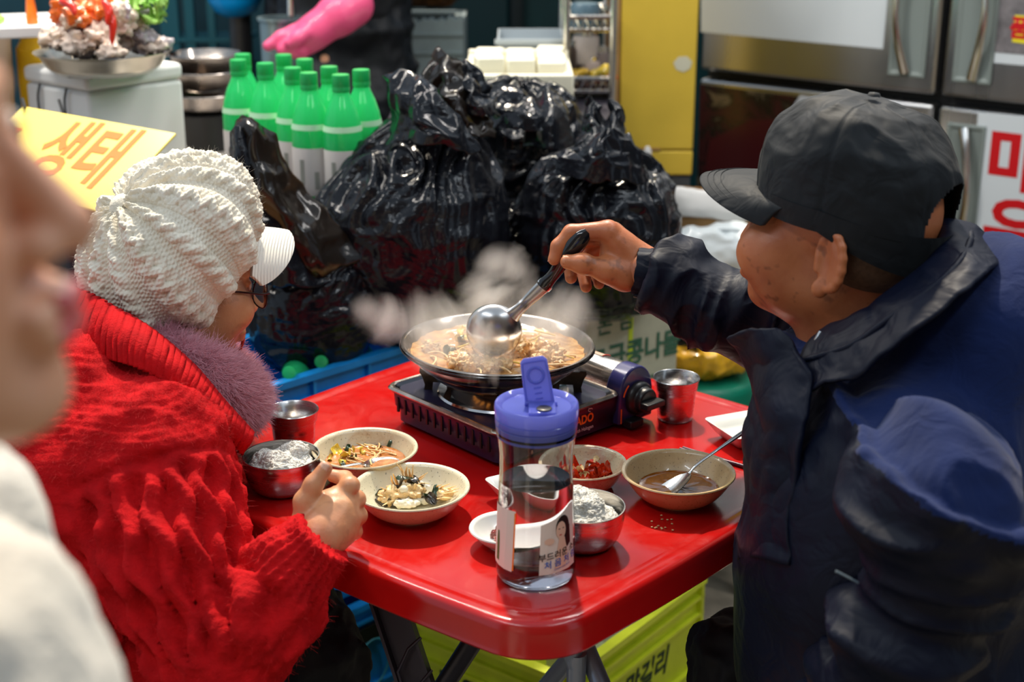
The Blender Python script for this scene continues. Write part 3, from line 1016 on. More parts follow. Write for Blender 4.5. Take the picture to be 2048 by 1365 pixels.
# ================================================================== gas stove, pot, ladle, bottle
STV = Vector((-0.016, 1.775, T))               # near corner of the stove on the table
SROT = math.radians(42.0)
def build_stove():
    st = empty('gas_stove', STV, SROT, 'portable navy gas stove with a steel drip plate and a black knob', 'stove')
    Lx, Ly, H = 0.225, 0.240, 0.055            # local x along the front, local y to the left-back
    def slab(x0, x1, y0, y1, z, r=0.016):
        pts = []
        for (cx, cy, a0) in [(x1 - r, y1 - r, 0), (x0 + r, y1 - r, PI / 2), (x0 + r, y0 + r, PI), (x1 - r, y0 + r, 1.5 * PI)]:
            for k in range(7):
                a = a0 + PI / 2 * k / 6
                pts.append(Vector((cx + r * math.cos(a), cy + r * math.sin(a), z)))
        return pts
    mb = MB()
    ins = lambda i, z: slab(i, Lx + 0.062 - i, i, Ly - i, z)
    mb.rings([ins(0.010, 0.004), ins(0.006, 0.007), ins(0.006, 0.022), ins(0.001, 0.030), ins(0.0, H - 0.010), ins(0.0, H)])
    mb.build('body', M['stove_body'], st, deg=40)
    # vent slots along the left face: recessed dark slots
    for k in range(13):
        mb = MB(); mb.box((0.0002, 0.022 + k * 0.0165, 0.034), (0.003, 0.0035, 0.022)); mb.build('vent_slot', M['black'], st, smooth=False)
    # plate with rolled bright rim
    mb = MB()
    sl = lambda i, z: slab(-0.003 + i, Lx - i, -0.003 + i, Ly + 0.003 - i, z, 0.018)
    mb.rings([sl(0, H - 0.004), sl(-0.001, H), sl(0.002, H + 0.0035), sl(0.006, H + 0.002), sl(0.010, H - 0.001), sl(0.05, H - 0.002)])
    mb.build('top_plate', mat('dark_drip_plate', (0.10, 0.10, 0.11, 1), 0.13, 1.0, rvar=0.07, vscale=12, bump=0.03, bscale=20), st, deg=50)
    mb = MB()
    R = [sl(-0.002, H - 0.002), sl(-0.0035, H + 0.001), sl(-0.001, H + 0.0045), sl(0.003, H + 0.0038), sl(0.0045, H + 0.0015)]
    mb.rings(R, True, False, False)
    mb.build('rim', mat('worn_steel_rim', (0.55, 0.46, 0.38, 1), 0.25, 1.0, var=0.4, vscale=40), st, deg=60)
    cx, cy = 0.112, 0.120
    mb = MB()
    mb.lathe([(0.094, 0.0), (0.092, 0.003), (0.084, 0.001), (0.06, -0.004), (0.046, -0.006), (0.046, -0.008)], 56, c=(cx, cy, H + 0.001), cap0=False)
    mb.build('drip_pan', mat('drip_pan_steel', (0.55, 0.53, 0.52, 1), 0.12, 1.0, rvar=0.05, bump=0.05, bscale=18), st, deg=60)
    mb = MB()
    mb.lathe([(0.040, 0), (0.040, 0.012), (0.034, 0.016), (0.030, 0.022), (0.012, 0.023), (0.0001, 0.023)], 40, c=(cx, cy, H - 0.006))
    mb.build('burner', mat('burner_brass', (0.16, 0.13, 0.09, 1), 0.4, 0.9), st, deg=40)
    mb = MB()
    for k in range(22):                                   # the lit ring of flames
        a = 2 * PI * k / 22; c = Vector((cx + 0.035 * math.cos(a), cy + 0.035 * math.sin(a), H + 0.008)); o = Vector((math.cos(a), math.sin(a), 0.5))
        mb.tube([c, c + o * 0.004, c + o * 0.009], [0.0018, 0.0022, 0.0003], 6)
    mb.build('flame', mat('gas_flame', (1.0, 0.35, 0.06, 1), 0.5, emit=2.0), st)
    out = [(-0.026, 0), (-0.016, 0), (-0.014, 0.014), (0.008, 0.014), (0.010, 0), (0.024, 0), (0.022, 0.010), (0.026, 0.022), (0.031, 0.030), (0.030, 0.036), (0.022, 0.036), (0.018, 0.034), (-0.020, 0.034), (-0.026, 0.036), (-0.031, 0.034), (-0.030, 0.026), (-0.026, 0.016)]
    for k, a in enumerate((PI * 0.75, PI * 1.25, PI * 0.25, PI * 1.75)):
        mb = MB(); c = Vector((cx + 0.093 * math.cos(a), cy + 0.093 * math.sin(a), H - 0.002))
        mb.prism([(x * 0.85, z * 0.95) for x, z in out], 0.0035, c, Matrix.Rotation(a, 3, 'Z'))
        mb.build('pan_support', mat('burnt_iron', (0.045, 0.036, 0.030, 1), 0.4, 0.8, var=0.5, vscale=60) if k == 0 else bpy.data.materials['burnt_iron'], st, smooth=False)
    # gas cartridge cover: half cylinder along local y
    prof = []
    x0, x1 = Lx - 0.002, Lx + 0.064
    for k in range(17):
        a = PI * k / 16
        prof.append(((x0 + x1) / 2 - (x1 - x0) / 2 * math.cos(a), H - 0.018 + 0.052 * math.sin(a) ** 0.8))
    mb = MB()
    mb.rings([[Vector((x, y, z)) for x, z in prof] for y in (0.022, Ly)], True)
    cover = mb.build('cartridge_cover', M['steel'], st, deg=40)
    mb = MB()
    pr2 = [((x - (x0 + x1) / 2) * 1.05 + (x0 + x1) / 2, z + 0.002) for x, z in prof]
    pr2 = [(pr2[0][0], 0.008)] + pr2 + [(pr2[-1][0], 0.008)]
    mb.rings([[Vector((x, y, z)) for x, z in pr2] for y in (-0.006, 0.024)], True)
    panel = mb.build('control_panel', M['stove_blue'], st, deg=40, bevel=0.003)
    xc = (x0 + x1) / 2
    mb = MB(); R90 = Matrix.Rotation(PI / 2, 3, 'X')
    mb.lathe([(0.0001, 0.0), (0.025, 0.0), (0.025, 0.006), (0.022, 0.010), (0.0185, 0.012), (0.0185, 0.020), (0.016, 0.023), (0.0001, 0.023)], 40, c=(xc + 0.002, -0.006, 0.043), rot=R90)
    mb.box((xc + 0.002, -0.036, 0.041), (0.036, 0.016, 0.009))
    mb.build('knob', M['black'], st, bevel=0.0015)
    mb = MB(); mb.box((xc - 0.012, -0.012, 0.010), (0.026, 0.018, 0.012)); mb.build('lever', M['black'], st, bevel=0.002)
    mb = MB()
    arc = [Vector((xc + 0.002 + 0.0285 * math.cos(a), -0.0068, 0.043 + 0.0285 * math.sin(a))) for a in [PI * 0.72 + k * 0.07 for k in range(10)]]
    arc2 = [Vector((xc + 0.002 + 0.0315 * math.cos(a), -0.0068, 0.043 + 0.0315 * math.sin(a))) for a in [PI * 0.72 + k * 0.07 for k in range(10)]]
    mb.rings([[a, b] for a, b in zip(arc, arc2)], False, False, False)
    mb.box((xc - 0.031, -0.0066, 0.022), (0.002, 0.0006, 0.022))
    mb.build('gauge_print', M['orange_print'], st, smooth=False)
    # front face print
    place_text('lettering', 'TORNADO', 0.0180, (0.136, -0.0001, 0.034), (1, 0, 0), (0, 0, 1), M['orange_print'], st, bold=0.0006, squash=0.86)
    place_text('lettering', 'Gas Range with Halogen', 0.0078, (0.140, -0.0001, 0.020), (1, 0, 0), (0, 0, 1), M['white_print'], st, squash=0.9)
    sw = MB()
    for q in range(3):
        sw.tube([Vector((0.168 + q * 0.0015 + 0.004 * math.cos(a) * (1 + q * .2), -0.0008, 0.046 + q * 0.004 + 0.0025 * math.sin(a))) for a in [k * 0.6 for k in range(9)]], 0.0006, 5)
    sw.build('whirl_emblem', M['white_print'], st)
    # sticker on the cover, lying over its curve
    s = MB()
    g = []
    for i in range(6):
        a = PI * (0.48 + 0.16 * i / 5)
        x, z = xc - (x1 - x0) / 2 * math.cos(a), H - 0.018 + 0.052 * math.sin(a) ** 0.8 + 0.0005
        g.append([Vector((x, 0.060 + 0.0 * i, z)), Vector((x, 0.100, z))])
    s.rings(g, False, False, False)
    s.build('sticker', mat('sticker_paper', srgb(205, 170, 150), 0.4), cover)
    for (y, i0, i1) in ((0.061, 0, 5), (0.099, 0, 5)):
        s = MB()
        pts = []
        for i in range(6):
            a = PI * (0.48 + 0.16 * i / 5)
            pts.append(Vector((xc - (x1 - x0) / 2 * math.cos(a), y, H - 0.018 + 0.052 * math.sin(a) ** 0.8 + 0.001)))
        s.tube(pts, 0.0008, 5); s.build('sticker_border', M['red_print'], cover)
    a = PI * 0.56
    x, z = xc - (x1 - x0) / 2 * math.cos(a), H - 0.018 + 0.052 * math.sin(a) ** 0.8
    place_text('lettering', '주의', 0.018, (x, 0.080, z), (0, -1, 0.0), (-1, 0, 0.1), M['red_print'], cover, bold=0.0006, lift=0.002)
    mb = MB(); 
    g = []
    for i in range(6):
        a = PI * (0.42 + 0.2 * i / 5)
        g.append([Vector((xc - (x1 - x0) / 2 * math.cos(a), y, H - 0.018 + 0.052 * math.sin(a) ** 0.8 + 0.0006)) for y in (0.14, 0.18)])
    mb.rings(g, False, False, False); mb.build('opening', M['black'], cover)
    for (x, y) in ((0.03, 0.03), (0.03, 0.21), (0.25, 0.21), (0.25, 0.03)):
        mb = MB(); mb.lathe([(0.010, 0), (0.010, 0.007)], 16, c=(x, y, 0)); mb.build('foot', M['black'], st)
    return st
build_stove()

POTC = at_z(993, 684, T + 0.134)
POT_TILT = math.radians(1.5)
def build_pot():
    z0 = T + 0.079
    pot = MB()
    pr = [(0.0001, 0.0), (0.070, 0.0), (0.082, 0.003), (0.094, 0.012), (0.104, 0.022), (0.1055, 0.0245), (0.112, 0.027), (0.122, 0.038), (0.1285, 0.048), (0.1305, 0.050), (0.1345, 0.0515), (0.136, 0.0535), (0.135, 0.055), (0.1325, 0.0552), (0.1295, 0.0535),
          (0.121, 0.0405), (0.1105, 0.029), (0.104, 0.0265), (0.102, 0.023), (0.090, 0.012), (0.078, 0.005), (0.0001, 0.003)]
    pot.lathe(pr, 96, cap0=False, cap1=False)
    o = pot.build('stew_pot', M['pot'], None, deg=50)
    o.location = (POTC.x, POTC.y, z0)
    o.rotation_euler = (0, POT_TILT, 0)
    tag(o, 'wide shallow steel pot of steaming stew on the gas stove', 'pot')
    b = MB(); b.lathe([(0.1285, 0.046), (0.1315, 0.0495), (0.1365, 0.0515), (0.1375, 0.0500), (0.1345, 0.047), (0.1295, 0.0435)], 96, cap0=False, cap1=False)
    b.build('rim_band', M['black_gloss'], o, deg=60)
    # stew
    s = MB(); rng = np.random.default_rng(4)
    R = []
    for r in np.linspace(0.124, 0.002, 40):
        ring = []
        for k in range(120):
            a = 2 * PI * k / 120
            ring.append((r * math.cos(a), r * math.sin(a), 0.0))
        R.append(ring)
    P = np.array([p for r in R for p in r])
    P[:, 2] = 0.0012 * fbm(P, 55, 4, 2) + 0.0015 * np.maximum(0, ridged(P, 38, 2, 6) - 0.3)
    P[:120, 2] += 0.002
    n = 120
    Fs = [(i * n + j, i * n + (j + 1) % n, (i + 1) * n + (j + 1) % n, (i + 1) * n + j) for i in range(39) for j in range(n)]
    s.add(P, Fs)
    so = s.build('stew', soup_mat('bubbling_orange_stew', srgb(140, 84, 34), srgb(190, 140, 78), srgb(222, 186, 128)), None, deg=80)
    so.location = (POTC.x, POTC.y, z0 + 0.041); so.rotation_euler = (0, POT_TILT, 0)
    tag(so, 'bubbling orange fish stew filling the steel pot', 'stew', kind='stuff')
    rnd = random.Random(12)
    root = empty('stew_pieces', (POTC.x, POTC.y, z0 + 0.041), 0, 'lumps of roe, sprouts and vegetables sticking out of the stew', 'food')
    root.rotation_euler = (0, POT_TILT, 0)
    def W(px, py):
        q = at_z(px, py, z0 + 0.045); return Vector((q.x - POTC.x, q.y - POTC.y, 0.003))
    M['roe'] = mat('fish_roe', srgb(216, 172, 112), 0.3, var=0.3, vscale=150, bump=0.6, bscale=260, bdist=0.002, sss=0.1, coat=0.3)
    for k, (px, py, r) in enumerate([(1045, 700, .018), (1092, 703, .022), (1110, 712, .014), (1030, 690, .014), (915, 722, .018), (930, 735, .016), (985, 735, .014), (1075, 722, .014), (1010, 728, .013), (955, 728, .013), (1120, 722, .01), (860, 700, .012)]):
        mb = MB(); c = W(px, py)
        for j in range(3):
            o2 = Vector((rnd.uniform(-1, 1), rnd.uniform(-1, 1), rnd.uniform(0, .5))) * r * 0.5
            add_np(mb, lump(tuple(c + o2), (r * 0.75, r * 0.75, r * 0.6), k * 5 + j, 0.55, 0.0018))
        mb.build('roe', M['roe'], root)
    for k in range(26):
        a, r = rnd.uniform(0, 6.3), 0.108 * math.sqrt(rnd.random())
        c = Vector((r * math.cos(a), r * math.sin(a), 0.003)); a2 = rnd.uniform(0, 6.3)
        d, e = Vector((math.cos(a2), math.sin(a2), 0)), Vector((-math.sin(a2), math.cos(a2), 0))
        mb = MB(); mb.tube(smooth_path([c - d * .018, c - d * .006 + e * .005 + Vector((0, 0, .003)), c + d * .008 + e * .002 + Vector((0, 0, .002)), c + d * .018 - e * .005], 8), 0.0014, 6); mb.build('sprout', M['bone'] if k % 3 else M['yellow_leaf'], root)
    for k in range(14):
        a, r = rnd.uniform(0, 6.3), 0.10 * math.sqrt(rnd.random())
        mb = MB(); leaf(mb, Vector((r * math.cos(a), r * math.sin(a), 0.004)), rnd.uniform(.010, .016), rnd, curl=0.5); mb.build('leaf', M['yellow_leaf'] if k % 2 else M['green'], root)
build_pot()

# ------------------------------------------------------------------ ladle
LAD_Y = 1.88
LB = at_y(988, 661, LAD_Y)                         # bowl centre
LE = at_y(1090, 570, LAD_Y - 0.005)                # where the black grip starts
LG = at_y(1176, 466, LAD_Y - 0.02)                 # butt of the grip
def build_ladle():
    ax = (LE - LB).normalized()
    view = ray(988, 661).normalized()
    nrm = (Vector((0.10, -0.80, 0.10)) - ax * Vector((0.10, -0.80, 0.10)).dot(ax)).normalized()   # the round back faces the lens side and a little down
    y = nrm.cross(ax).normalized()
    mb = MB()
    R, Ri = [], []
    n, m = 40, 12
    r = 0.0385
    for i in range(m):
        a = PI / 2 * (i + 0.25) / (m - 0.75)
        rr, hh = r * math.sin(a), 0.024 * math.cos(a)
        R.append([LB + (ax * math.cos(2 * PI * k / n) + y * math.sin(2 * PI * k / n)) * rr + nrm * hh for k in range(n)])
        Ri.append([LB + (ax * math.cos(2 * PI * k / n) + y * math.sin(2 * PI * k / n)) * (rr * 0.965) + nrm * (hh - 0.0014) for k in range(n)])
    mb.rings(R + list(reversed(Ri)), True, True, True)
    lad = mb.build('ladle', mat('ladle_steel', (0.50, 0.48, 0.47, 1), 0.26, 1.0, bump=0.02, bscale=40), None, deg=60)
    tag(lad, 'steel ladle with a black grip held over the pot', 'ladle')
    h = MB()
    s = LB + ax * r * 0.86 + nrm * 0.006
    path = smooth_path([s - ax * 0.010, s + ax * 0.016, s + (LE - s) * 0.5, LE + ax * 0.004], 20)
    w = [0.0155, 0.0150, 0.0135, 0.0115, 0.0100, 0.0092, 0.0086] + [0.0082] * 7 + [0.0086, 0.009, 0.0095, 0.0098, 0.0100, 0.0102, 0.0102]
    h.tube(path, w, 14, flat=0.45, upv=nrm)
    h.build('shank', bpy.data.materials['ladle_steel'], lad)
    g = MB()
    ax2 = (LG - LE).normalized()
    path = smooth_path([LE - ax * 0.004, LE.lerp(LG, 0.25), LE.lerp(LG, 0.6) + Vector((-0.0035, 0, 0.002)), LG + Vector((0, 0, 0.002))], 24)
    w = [0.0102, 0.0104, 0.0100, 0.0094, 0.0088, 0.0085, 0.0084, 0.0085, 0.0087, 0.0090, 0.0094, 0.0099, 0.0105, 0.0111, 0.0117, 0.0122, 0.0127, 0.0130, 0.0132, 0.0132, 0.0129, 0.0122, 0.0110, 0.0090, 0.0055]
    g.tube(path, w, 18, flat=0.7, upv=nrm)
    g.build('grip', M['handle_black'], lad)
    c = MB(); c.tube([LE - ax * 0.003, LE + ax * 0.003], [0.0112, 0.0108], 18, flat=0.6, upv=nrm); c.build('collar', M['steel_in'], lad)
    return lad
build_ladle()

# ------------------------------------------------------------------ water bottle
BOT = at_z(1071, 1152, T)
def build_bottle():
    s = 0.0445
    r = [(0.0001, 0.002), (0.030, 0.002), (0.038, 0.0005), (0.0425, 0.003), (0.0452, 0.010), (0.0458, 0.020), (0.0450, 0.035), (0.0440, 0.060), (0.0430, 0.090), (0.0418, 0.115), (0.0408, 0.135), (0.0412, 0.155), (0.0432, 0.172), (0.0448, 0.180), (0.0450, 0.186), (0.0432, 0.190), (0.0405, 0.191), (0.0405, 0.196)]
    th = 0.0013
    inn = [(max(0.0001, a - th), z if k > 3 else z + 0.0035) for k, (a, z) in enumerate(r)]
    mb = MB(); mb.lathe(r + list(reversed(inn)), 72, cap0=False, cap1=False)
    bt = mb.build('water_bottle', mat('clear_bottle_plastic', (0.96, 0.95, 0.97, 1), 0.03, trans=1.0, ior=1.46), None, deg=60)
    bt.location = (BOT.x, BOT.y, T)
    tag(bt, 'clear plastic water bottle with a blue flip lid at the table corner', 'bottle')
    wl = 0.122
    wp = [(a - th + 0.0003, z) for a, z in inn if 0.0 < z < wl]
    wp = [(a + 0.0004 if a > 0.001 else a, z - 0.0002) for a, z in inn if z < wl]
    mb = MB(); mb.lathe(wp + [(0.0405, wl), (0.0385, wl - 0.0006), (0.0001, wl - 0.0010)], 72, cap0=False, cap1=False)
    w = mb.build('water', mat('bottle_water', (0.97, 0.98, 0.99, 1), 0.0, trans=1.0, ior=1.33), None, deg=60)
    w.location = (BOT.x, BOT.y, T); tag(w, 'drinking water half filling the clear bottle', 'water', kind='stuff')
    LID = translucent('blue_lid_plastic', srgb(112, 120, 208), srgb(178, 182, 240), 0.5)
    lp = [(0.0415, 0.176), (0.0445, 0.1765), (0.0448, 0.181), (0.0436, 0.182), (0.0452, 0.183), (0.0455, 0.189), (0.0444, 0.190), (0.0458, 0.191), (0.0460, 0.197), (0.0450, 0.198), (0.0462, 0.199), (0.0465, 0.208), (0.0460, 0.2125), (0.0445, 0.2140), (0.0420, 0.2130), (0.0380, 0.2085), (0.020, 0.2080), (0.0001, 0.2078),
          (0.0001, 0.2055), (0.036, 0.2060), (0.0425, 0.200), (0.0430, 0.185)]
    mb = MB(); mb.lathe(lp, 72, cap0=False, cap1=False)
    lid = mb.build('lid', LID, bt, deg=45)
    # raised spout bed and the flipped-up tongue
    mb = MB(); mb.box((0.006, -0.012, 0.2105), (0.030, 0.036, 0.004)); mb.build('spout_bed', LID, lid, bevel=0.0015)
    mb = MB(); mb.lathe([(0.0001, 0), (0.0075, 0), (0.0085, 0.001), (0.0075, 0.0018), (0.0001, 0.0010)], 24, c=(0.008, -0.020, 0.2128)); mb.build('spout_hole', M['black'], lid)
    mb = MB()
    tilt = Matrix.Rotation(math.radians(-9), 3, 'Y') @ Matrix.Rotation(math.radians(-14), 3, 'X')
    out = []
    W2, Hh = 0.0155, 0.052
    for (x, z) in [(-W2 * 1.05, 0), (W2 * 1.05, 0), (W2, Hh * 0.6), (W2 * 0.96, Hh - 0.004), (W2 * 0.7, Hh), (-W2 * 0.7, Hh), (-W2 * 0.96, Hh - 0.004), (-W2, Hh * 0.6)]:
        out.append((x, z))
    base = Vector((0.004, 0.004, 0.210))
    mb.prism(out, 0.0026, base, tilt)
    fl = mb.build('flip_tongue', LID, lid, bevel=0.0009)
    mb = MB()
    ringc = base + tilt @ Vector((0, -0.002, 0.032))
    mb.tube([ringc + tilt @ Vector((0.0085 * math.cos(2 * PI * k / 24), 0, 0.0085 * math.sin(2 * PI * k / 24))) for k in range(25)], 0.0016, 8, cap=False)
    mb.tube([base + tilt @ Vector((x, -0.0018, z)) for x, z in [(-W2 * 0.9, 0.002), (-W2 * 0.9, Hh * .6), (-W2 * 0.8, Hh - 0.005), (W2 * .8, Hh - .005), (W2 * .9, Hh * .6), (W2 * .9, .002)]], 0.0009, 6)
    for z in (0.006, 0.012, 0.018): mb.tube([base + tilt @ Vector((x, -0.0018, z)) for x in (-0.004, 0.0, 0.004)], 0.0008, 6)
    mb.build('embossing', LID, fl)
    mb = MB(); mb.tube([base + Vector((-0.017, 0, 0)), base + Vector((0.019, 0, 0))], 0.003, 10); mb.build('hinge', LID, lid)
    # labels: paper shells hugging the glass; print drawn on the same curve
    def rad(z):
        for (a, b) in zip(r[3:], r[4:]):
            if a[1] <= z <= b[1]: return a[0] + (b[0] - a[0]) * (z - a[1]) / (b[1] - a[1])
        return 0.044
    def wrap(me, a0, z0, lift):
        for v in me.vertices:
            a = a0 + v.co.x / 0.0445
            z = z0 + v.co.y
            rr = rad(z) + lift
            v.co = Vector((rr * math.cos(a), rr * math.sin(a), z))
    def patch(name, pts, a0, z0, lift, m, parent):
        """polygon in label coordinates, triangulated fine enough to wrap"""
        bm = bmesh.new()
        vs = [bm.verts.new((x, y, 0)) for x, y in pts]
        bm.faces.new(vs)
        bmesh.ops.triangulate(bm, faces=bm.faces)
        bmesh.ops.subdivide_edges(bm, edges=[e for e in bm.edges if e.calc_length() > 0.006], cuts=3, use_grid_fill=True)
        me = bpy.data.meshes.new(name); bm.to_mesh(me); bm.free()
        wrap(me, a0, z0, lift)
        return link(name, me, m, parent, smooth=False)
    A = math.radians(-58)                              # label centre, seen right of the middle
    z0 = 0.060
    lab = patch('label', [(-0.022, -0.036), (0.028, -0.034), (0.028, 0.042), (0.020, 0.042), (-0.002, 0.030), (-0.020, 0.024)], A, z0, 0.0006, mat('label_paper', srgb(226, 208, 196), 0.4), bt)
    hair = mat('label_print_black', srgb(34, 24, 24), 0.4); skin = mat('label_print_skin', srgb(228, 184, 160), 0.4); blue = mat('label_print_blue', srgb(40, 90, 180), 0.4)
    ov = lambda cx, cy, rx, ry, n=20: [(cx + rx * math.cos(2 * PI * k / n), cy + ry * math.sin(2 * PI * k / n)) for k in range(n)]
    patch('portrait_hair', ov(0.008, 0.018, 0.010, 0.014), A, z0, 0.0008, hair, lab)
    patch('portrait_hair', [(0.010, 0.020), (0.019, 0.018), (0.020, -0.004), (0.014, -0.008), (0.010, 0.0)], A, z0, 0.0008, hair, lab)
    patch('portrait_neck', [(0.002, 0.006), (0.010, 0.006), (0.014, -0.014), (0.010, -0.030), (-0.004, -0.030), (-0.001, -0.010)], A, z0, 0.0009, skin, lab)
    patch('portrait_face', ov(0.005, 0.015, 0.0068, 0.0105), A, z0, 0.0010, skin, lab)
    for (x, y, a, b) in ((0.0022, 0.017, .0014, .0006), (0.0078, 0.0172, .0014, .0006)): patch('portrait_eye', ov(x, y, a, b, 8), A, z0, 0.0012, hair, lab)
    patch('portrait_mouth', ov(0.0040, 0.0095, 0.0020, 0.0008, 10), A, z0, 0.0012, mat('label_print_red', srgb(196, 70, 70), 0.4), lab)
    patch('portrait_hand', ov(-0.010, 0.004, 0.006, 0.004, 12), A, z0, 0.0009, skin, lab)
    def ltext(s, size, x, y, m, bold=0.0):
        me = text_mesh('lettering', s, size, 0, bold); 
        for v in me.vertices:
            v.co.y += v.co.x * 0.12
            v.co.x += x; v.co.y += y
        wrap(me, A, z0, 0.0013); link('lettering', me, m, lab, smooth=False)
    ltext('부드러운 소주', 0.0100, 0.006, -0.0125, hair, 0.0001)
    ltext('처 음 처 럼', 0.0100, 0.006, -0.0225, blue, 0.0001)
    ltext('CHUM CHURUM', 0.003, 0.006, -0.0295, blue)
    B = math.radians(-150)
    lab2 = patch('label', [(-0.026, -0.040), (0.018, -0.040), (0.022, 0.034), (-0.026, 0.030)], B, z0 + 0.004, 0.0006, bpy.data.materials['label_paper'], bt)
    patch('label_print', [(-0.010, -0.034), (-0.004, -0.034), (-0.004, -0.010), (-0.0055, 0.002), (-0.0085, 0.002), (-0.010, -0.010)], B, z0 + 0.004, 0.0009, mat('label_print_green', srgb(40, 110, 60), 0.4), lab2)
    patch('label_print', [(0.0185, -0.038), (0.0205, -0.038), (0.0225, 0.032), (0.0205, 0.032)], B, z0 + 0.004, 0.0009, M['orange_print'], lab2)
    bt.rotation_euler = (0, 0, 0)
build_bottle()
# ================================================================== crates, bags, boxes behind the table
def solve(f, a, b, n=60):
    fa = f(a)
    for _ in range(n):
        m = (a + b) / 2
        if (f(m) > 0) == (fa > 0): a = m
        else: b = m
    return (a + b) / 2
def px_of(p):
    c, s = math.cos(PITCH), math.sin(PITCH)
    dep = p.y * c - (p.z - CAM_Z) * s
    return 1024 + F_PX * p.x / dep
def along(P0, ang, px, smax=2.5):
    d = Vector((math.cos(ang), math.sin(ang), 0))
    return solve(lambda s: px_of(P0 + d * s) - px, 0.0, smax)

def crate(name, near, rot, Lx, Ly, H, m, label, group=None, ribs=4, text=None):
    """open plastic bottle crate: near corner at the local origin"""
    o = empty(name, near, rot, label, 'crate', group)
    t = 0.006
    def side(nm, L, M4):
        b = MB()
        b.box((L / 2, t / 2, H * 0.52), (L - 0.02, t, H * 0.88))                   # panel
        b.box((L / 2, -0.004, H - 0.006), (L, 0.020, 0.012))                       # rim
        b.box((L / 2, -0.003, H * 0.80), (L, 0.014, 0.006)); b.box((L / 2, -0.003, H * 0.62), (L, 0.014, 0.006))
        b.box((L / 2, -0.003, 0.008), (L, 0.016, 0.014))
        for k in range(ribs + 1):
            x = 0.006 + (L - 0.012) * k / ribs
            b.box((x, -0.003, H * 0.81), (0.006, 0.014, H * 0.36))
            if k in (0, ribs): b.box((x, -0.003, H * 0.5), (0.010, 0.014, H * 0.98))
        for i, v in enumerate(b.v): b.v[i] = tuple(M4 @ Vector(v))
        return b.build(nm, m, o, smooth=False)
    I = Matrix.Identity(4)
    side('side_panel', Lx, I)
    side('side_panel', Ly, Matrix.Rotation(PI / 2, 4, 'Z') @ Matrix.Scale(-1, 4, (0, 1, 0)))
    side('side_panel', Lx, Matrix.Translation((0, Ly, 0)) @ Matrix.Scale(-1, 4, (0, 1, 0)))
    side('side_panel', Ly, Matrix.Translation((Lx, 0, 0)) @ Matrix.Rotation(PI / 2, 4, 'Z'))
    b = MB(); b.box((Lx / 2, Ly / 2, 0.006), (Lx - 0.01, Ly - 0.01, 0.008)); b.build('base', m, o, smooth=False)
    return o
M['crate_blue'] = mat('blue_crate_plastic', srgb(26, 142, 218), 0.35, var=0.15, vscale=20)
M['crate_yellow'] = mat('yellow_green_crate', srgb(214, 226, 50), 0.4, var=0.1, vscale=15)
C45 = math.radians(45)
near = Vector((-0.435, 2.245, 0))
for k, (z, h) in enumerate([(0.0, 0.19), (0.19, 0.225), (0.415, 0.225)]):
    q = near + Vector((0.0, 0.0, z)) + (Vector((0.03, -0.03, 0)) if k == 0 else Vector((0, 0, 0)))
    c = crate('bottle_crate', q, C45, 0.50, 0.23, h, M['crate_blue'],
          ['blue plastic bottle crate on the ground, lowest of the stack', 'blue plastic bottle crate in the middle of the stack', 'blue plastic crate on top of the stack, filled with black bags'][k], 'blue bottle crates', 4)
    if k == 0:
        b = MB()
        pts = [Vector((0.20 + 0.036 * math.cos(2 * PI * j / 40), -0.0105, 0.062 + 0.048 * math.sin(2 * PI * j / 40))) for j in range(41)]
        b.tube(pts, 0.0022, 6); b.build('round_emblem', mat('pale_teal_print', srgb(70, 170, 190), 0.5), c)
        b = MB(); b.box((0.22, -0.0085, 0.125), (0.30, 0.006, 0.030)); b.build('hand_slot', M['black'], c, smooth=False)
        place_text('lettering', '소주', 0.05, (0.30, -0.010, 0.03), (1, 0, 0), (0, 0, 1), bpy.data.materials['pale_teal_print'], c, bold=0.001)
near = at_z(1130, 1352, 0.20); rgt = at_z(1402, 1150, 0.20); lft = at_z(838, 1205, 0.20)
rot = math.atan2(rgt.y - near.y, rgt.x - near.x)
YC = crate('bottle_crate', (near.x, near.y, 0), rot, (rgt - near).length, 0.335, 0.20, M['crate_yellow'], 'yellow green bottle crate with dark lettering under the table', None, 1)
dk = mat('dark_crate_print', srgb(28, 52, 30), 0.6)
place_text('lettering', '장수막걸리', 0.058, (0.205, -0.0008, 0.072), (1, 0, 0), (0, 0, 1), dk, YC, bold=0.0016, shear=0.25, squash=0.95)
b = MB(); b.box((0.060, -0.0006, 0.080), (0.052, 0.002, 0.050)); b.build('print_block', dk, YC, smooth=False)
place_text('lettering', '서울', 0.022, (0.060, -0.0020, 0.080), (1, 0, 0), (0, 0, 1), M['crate_yellow'], YC, bold=0.0004)
place_text('lettering', '서울탁주', 0.066, (-0.0008, 0.165, 0.080), (0, -1, 0), (0, 0, 1), dk, YC, bold=0.0020)
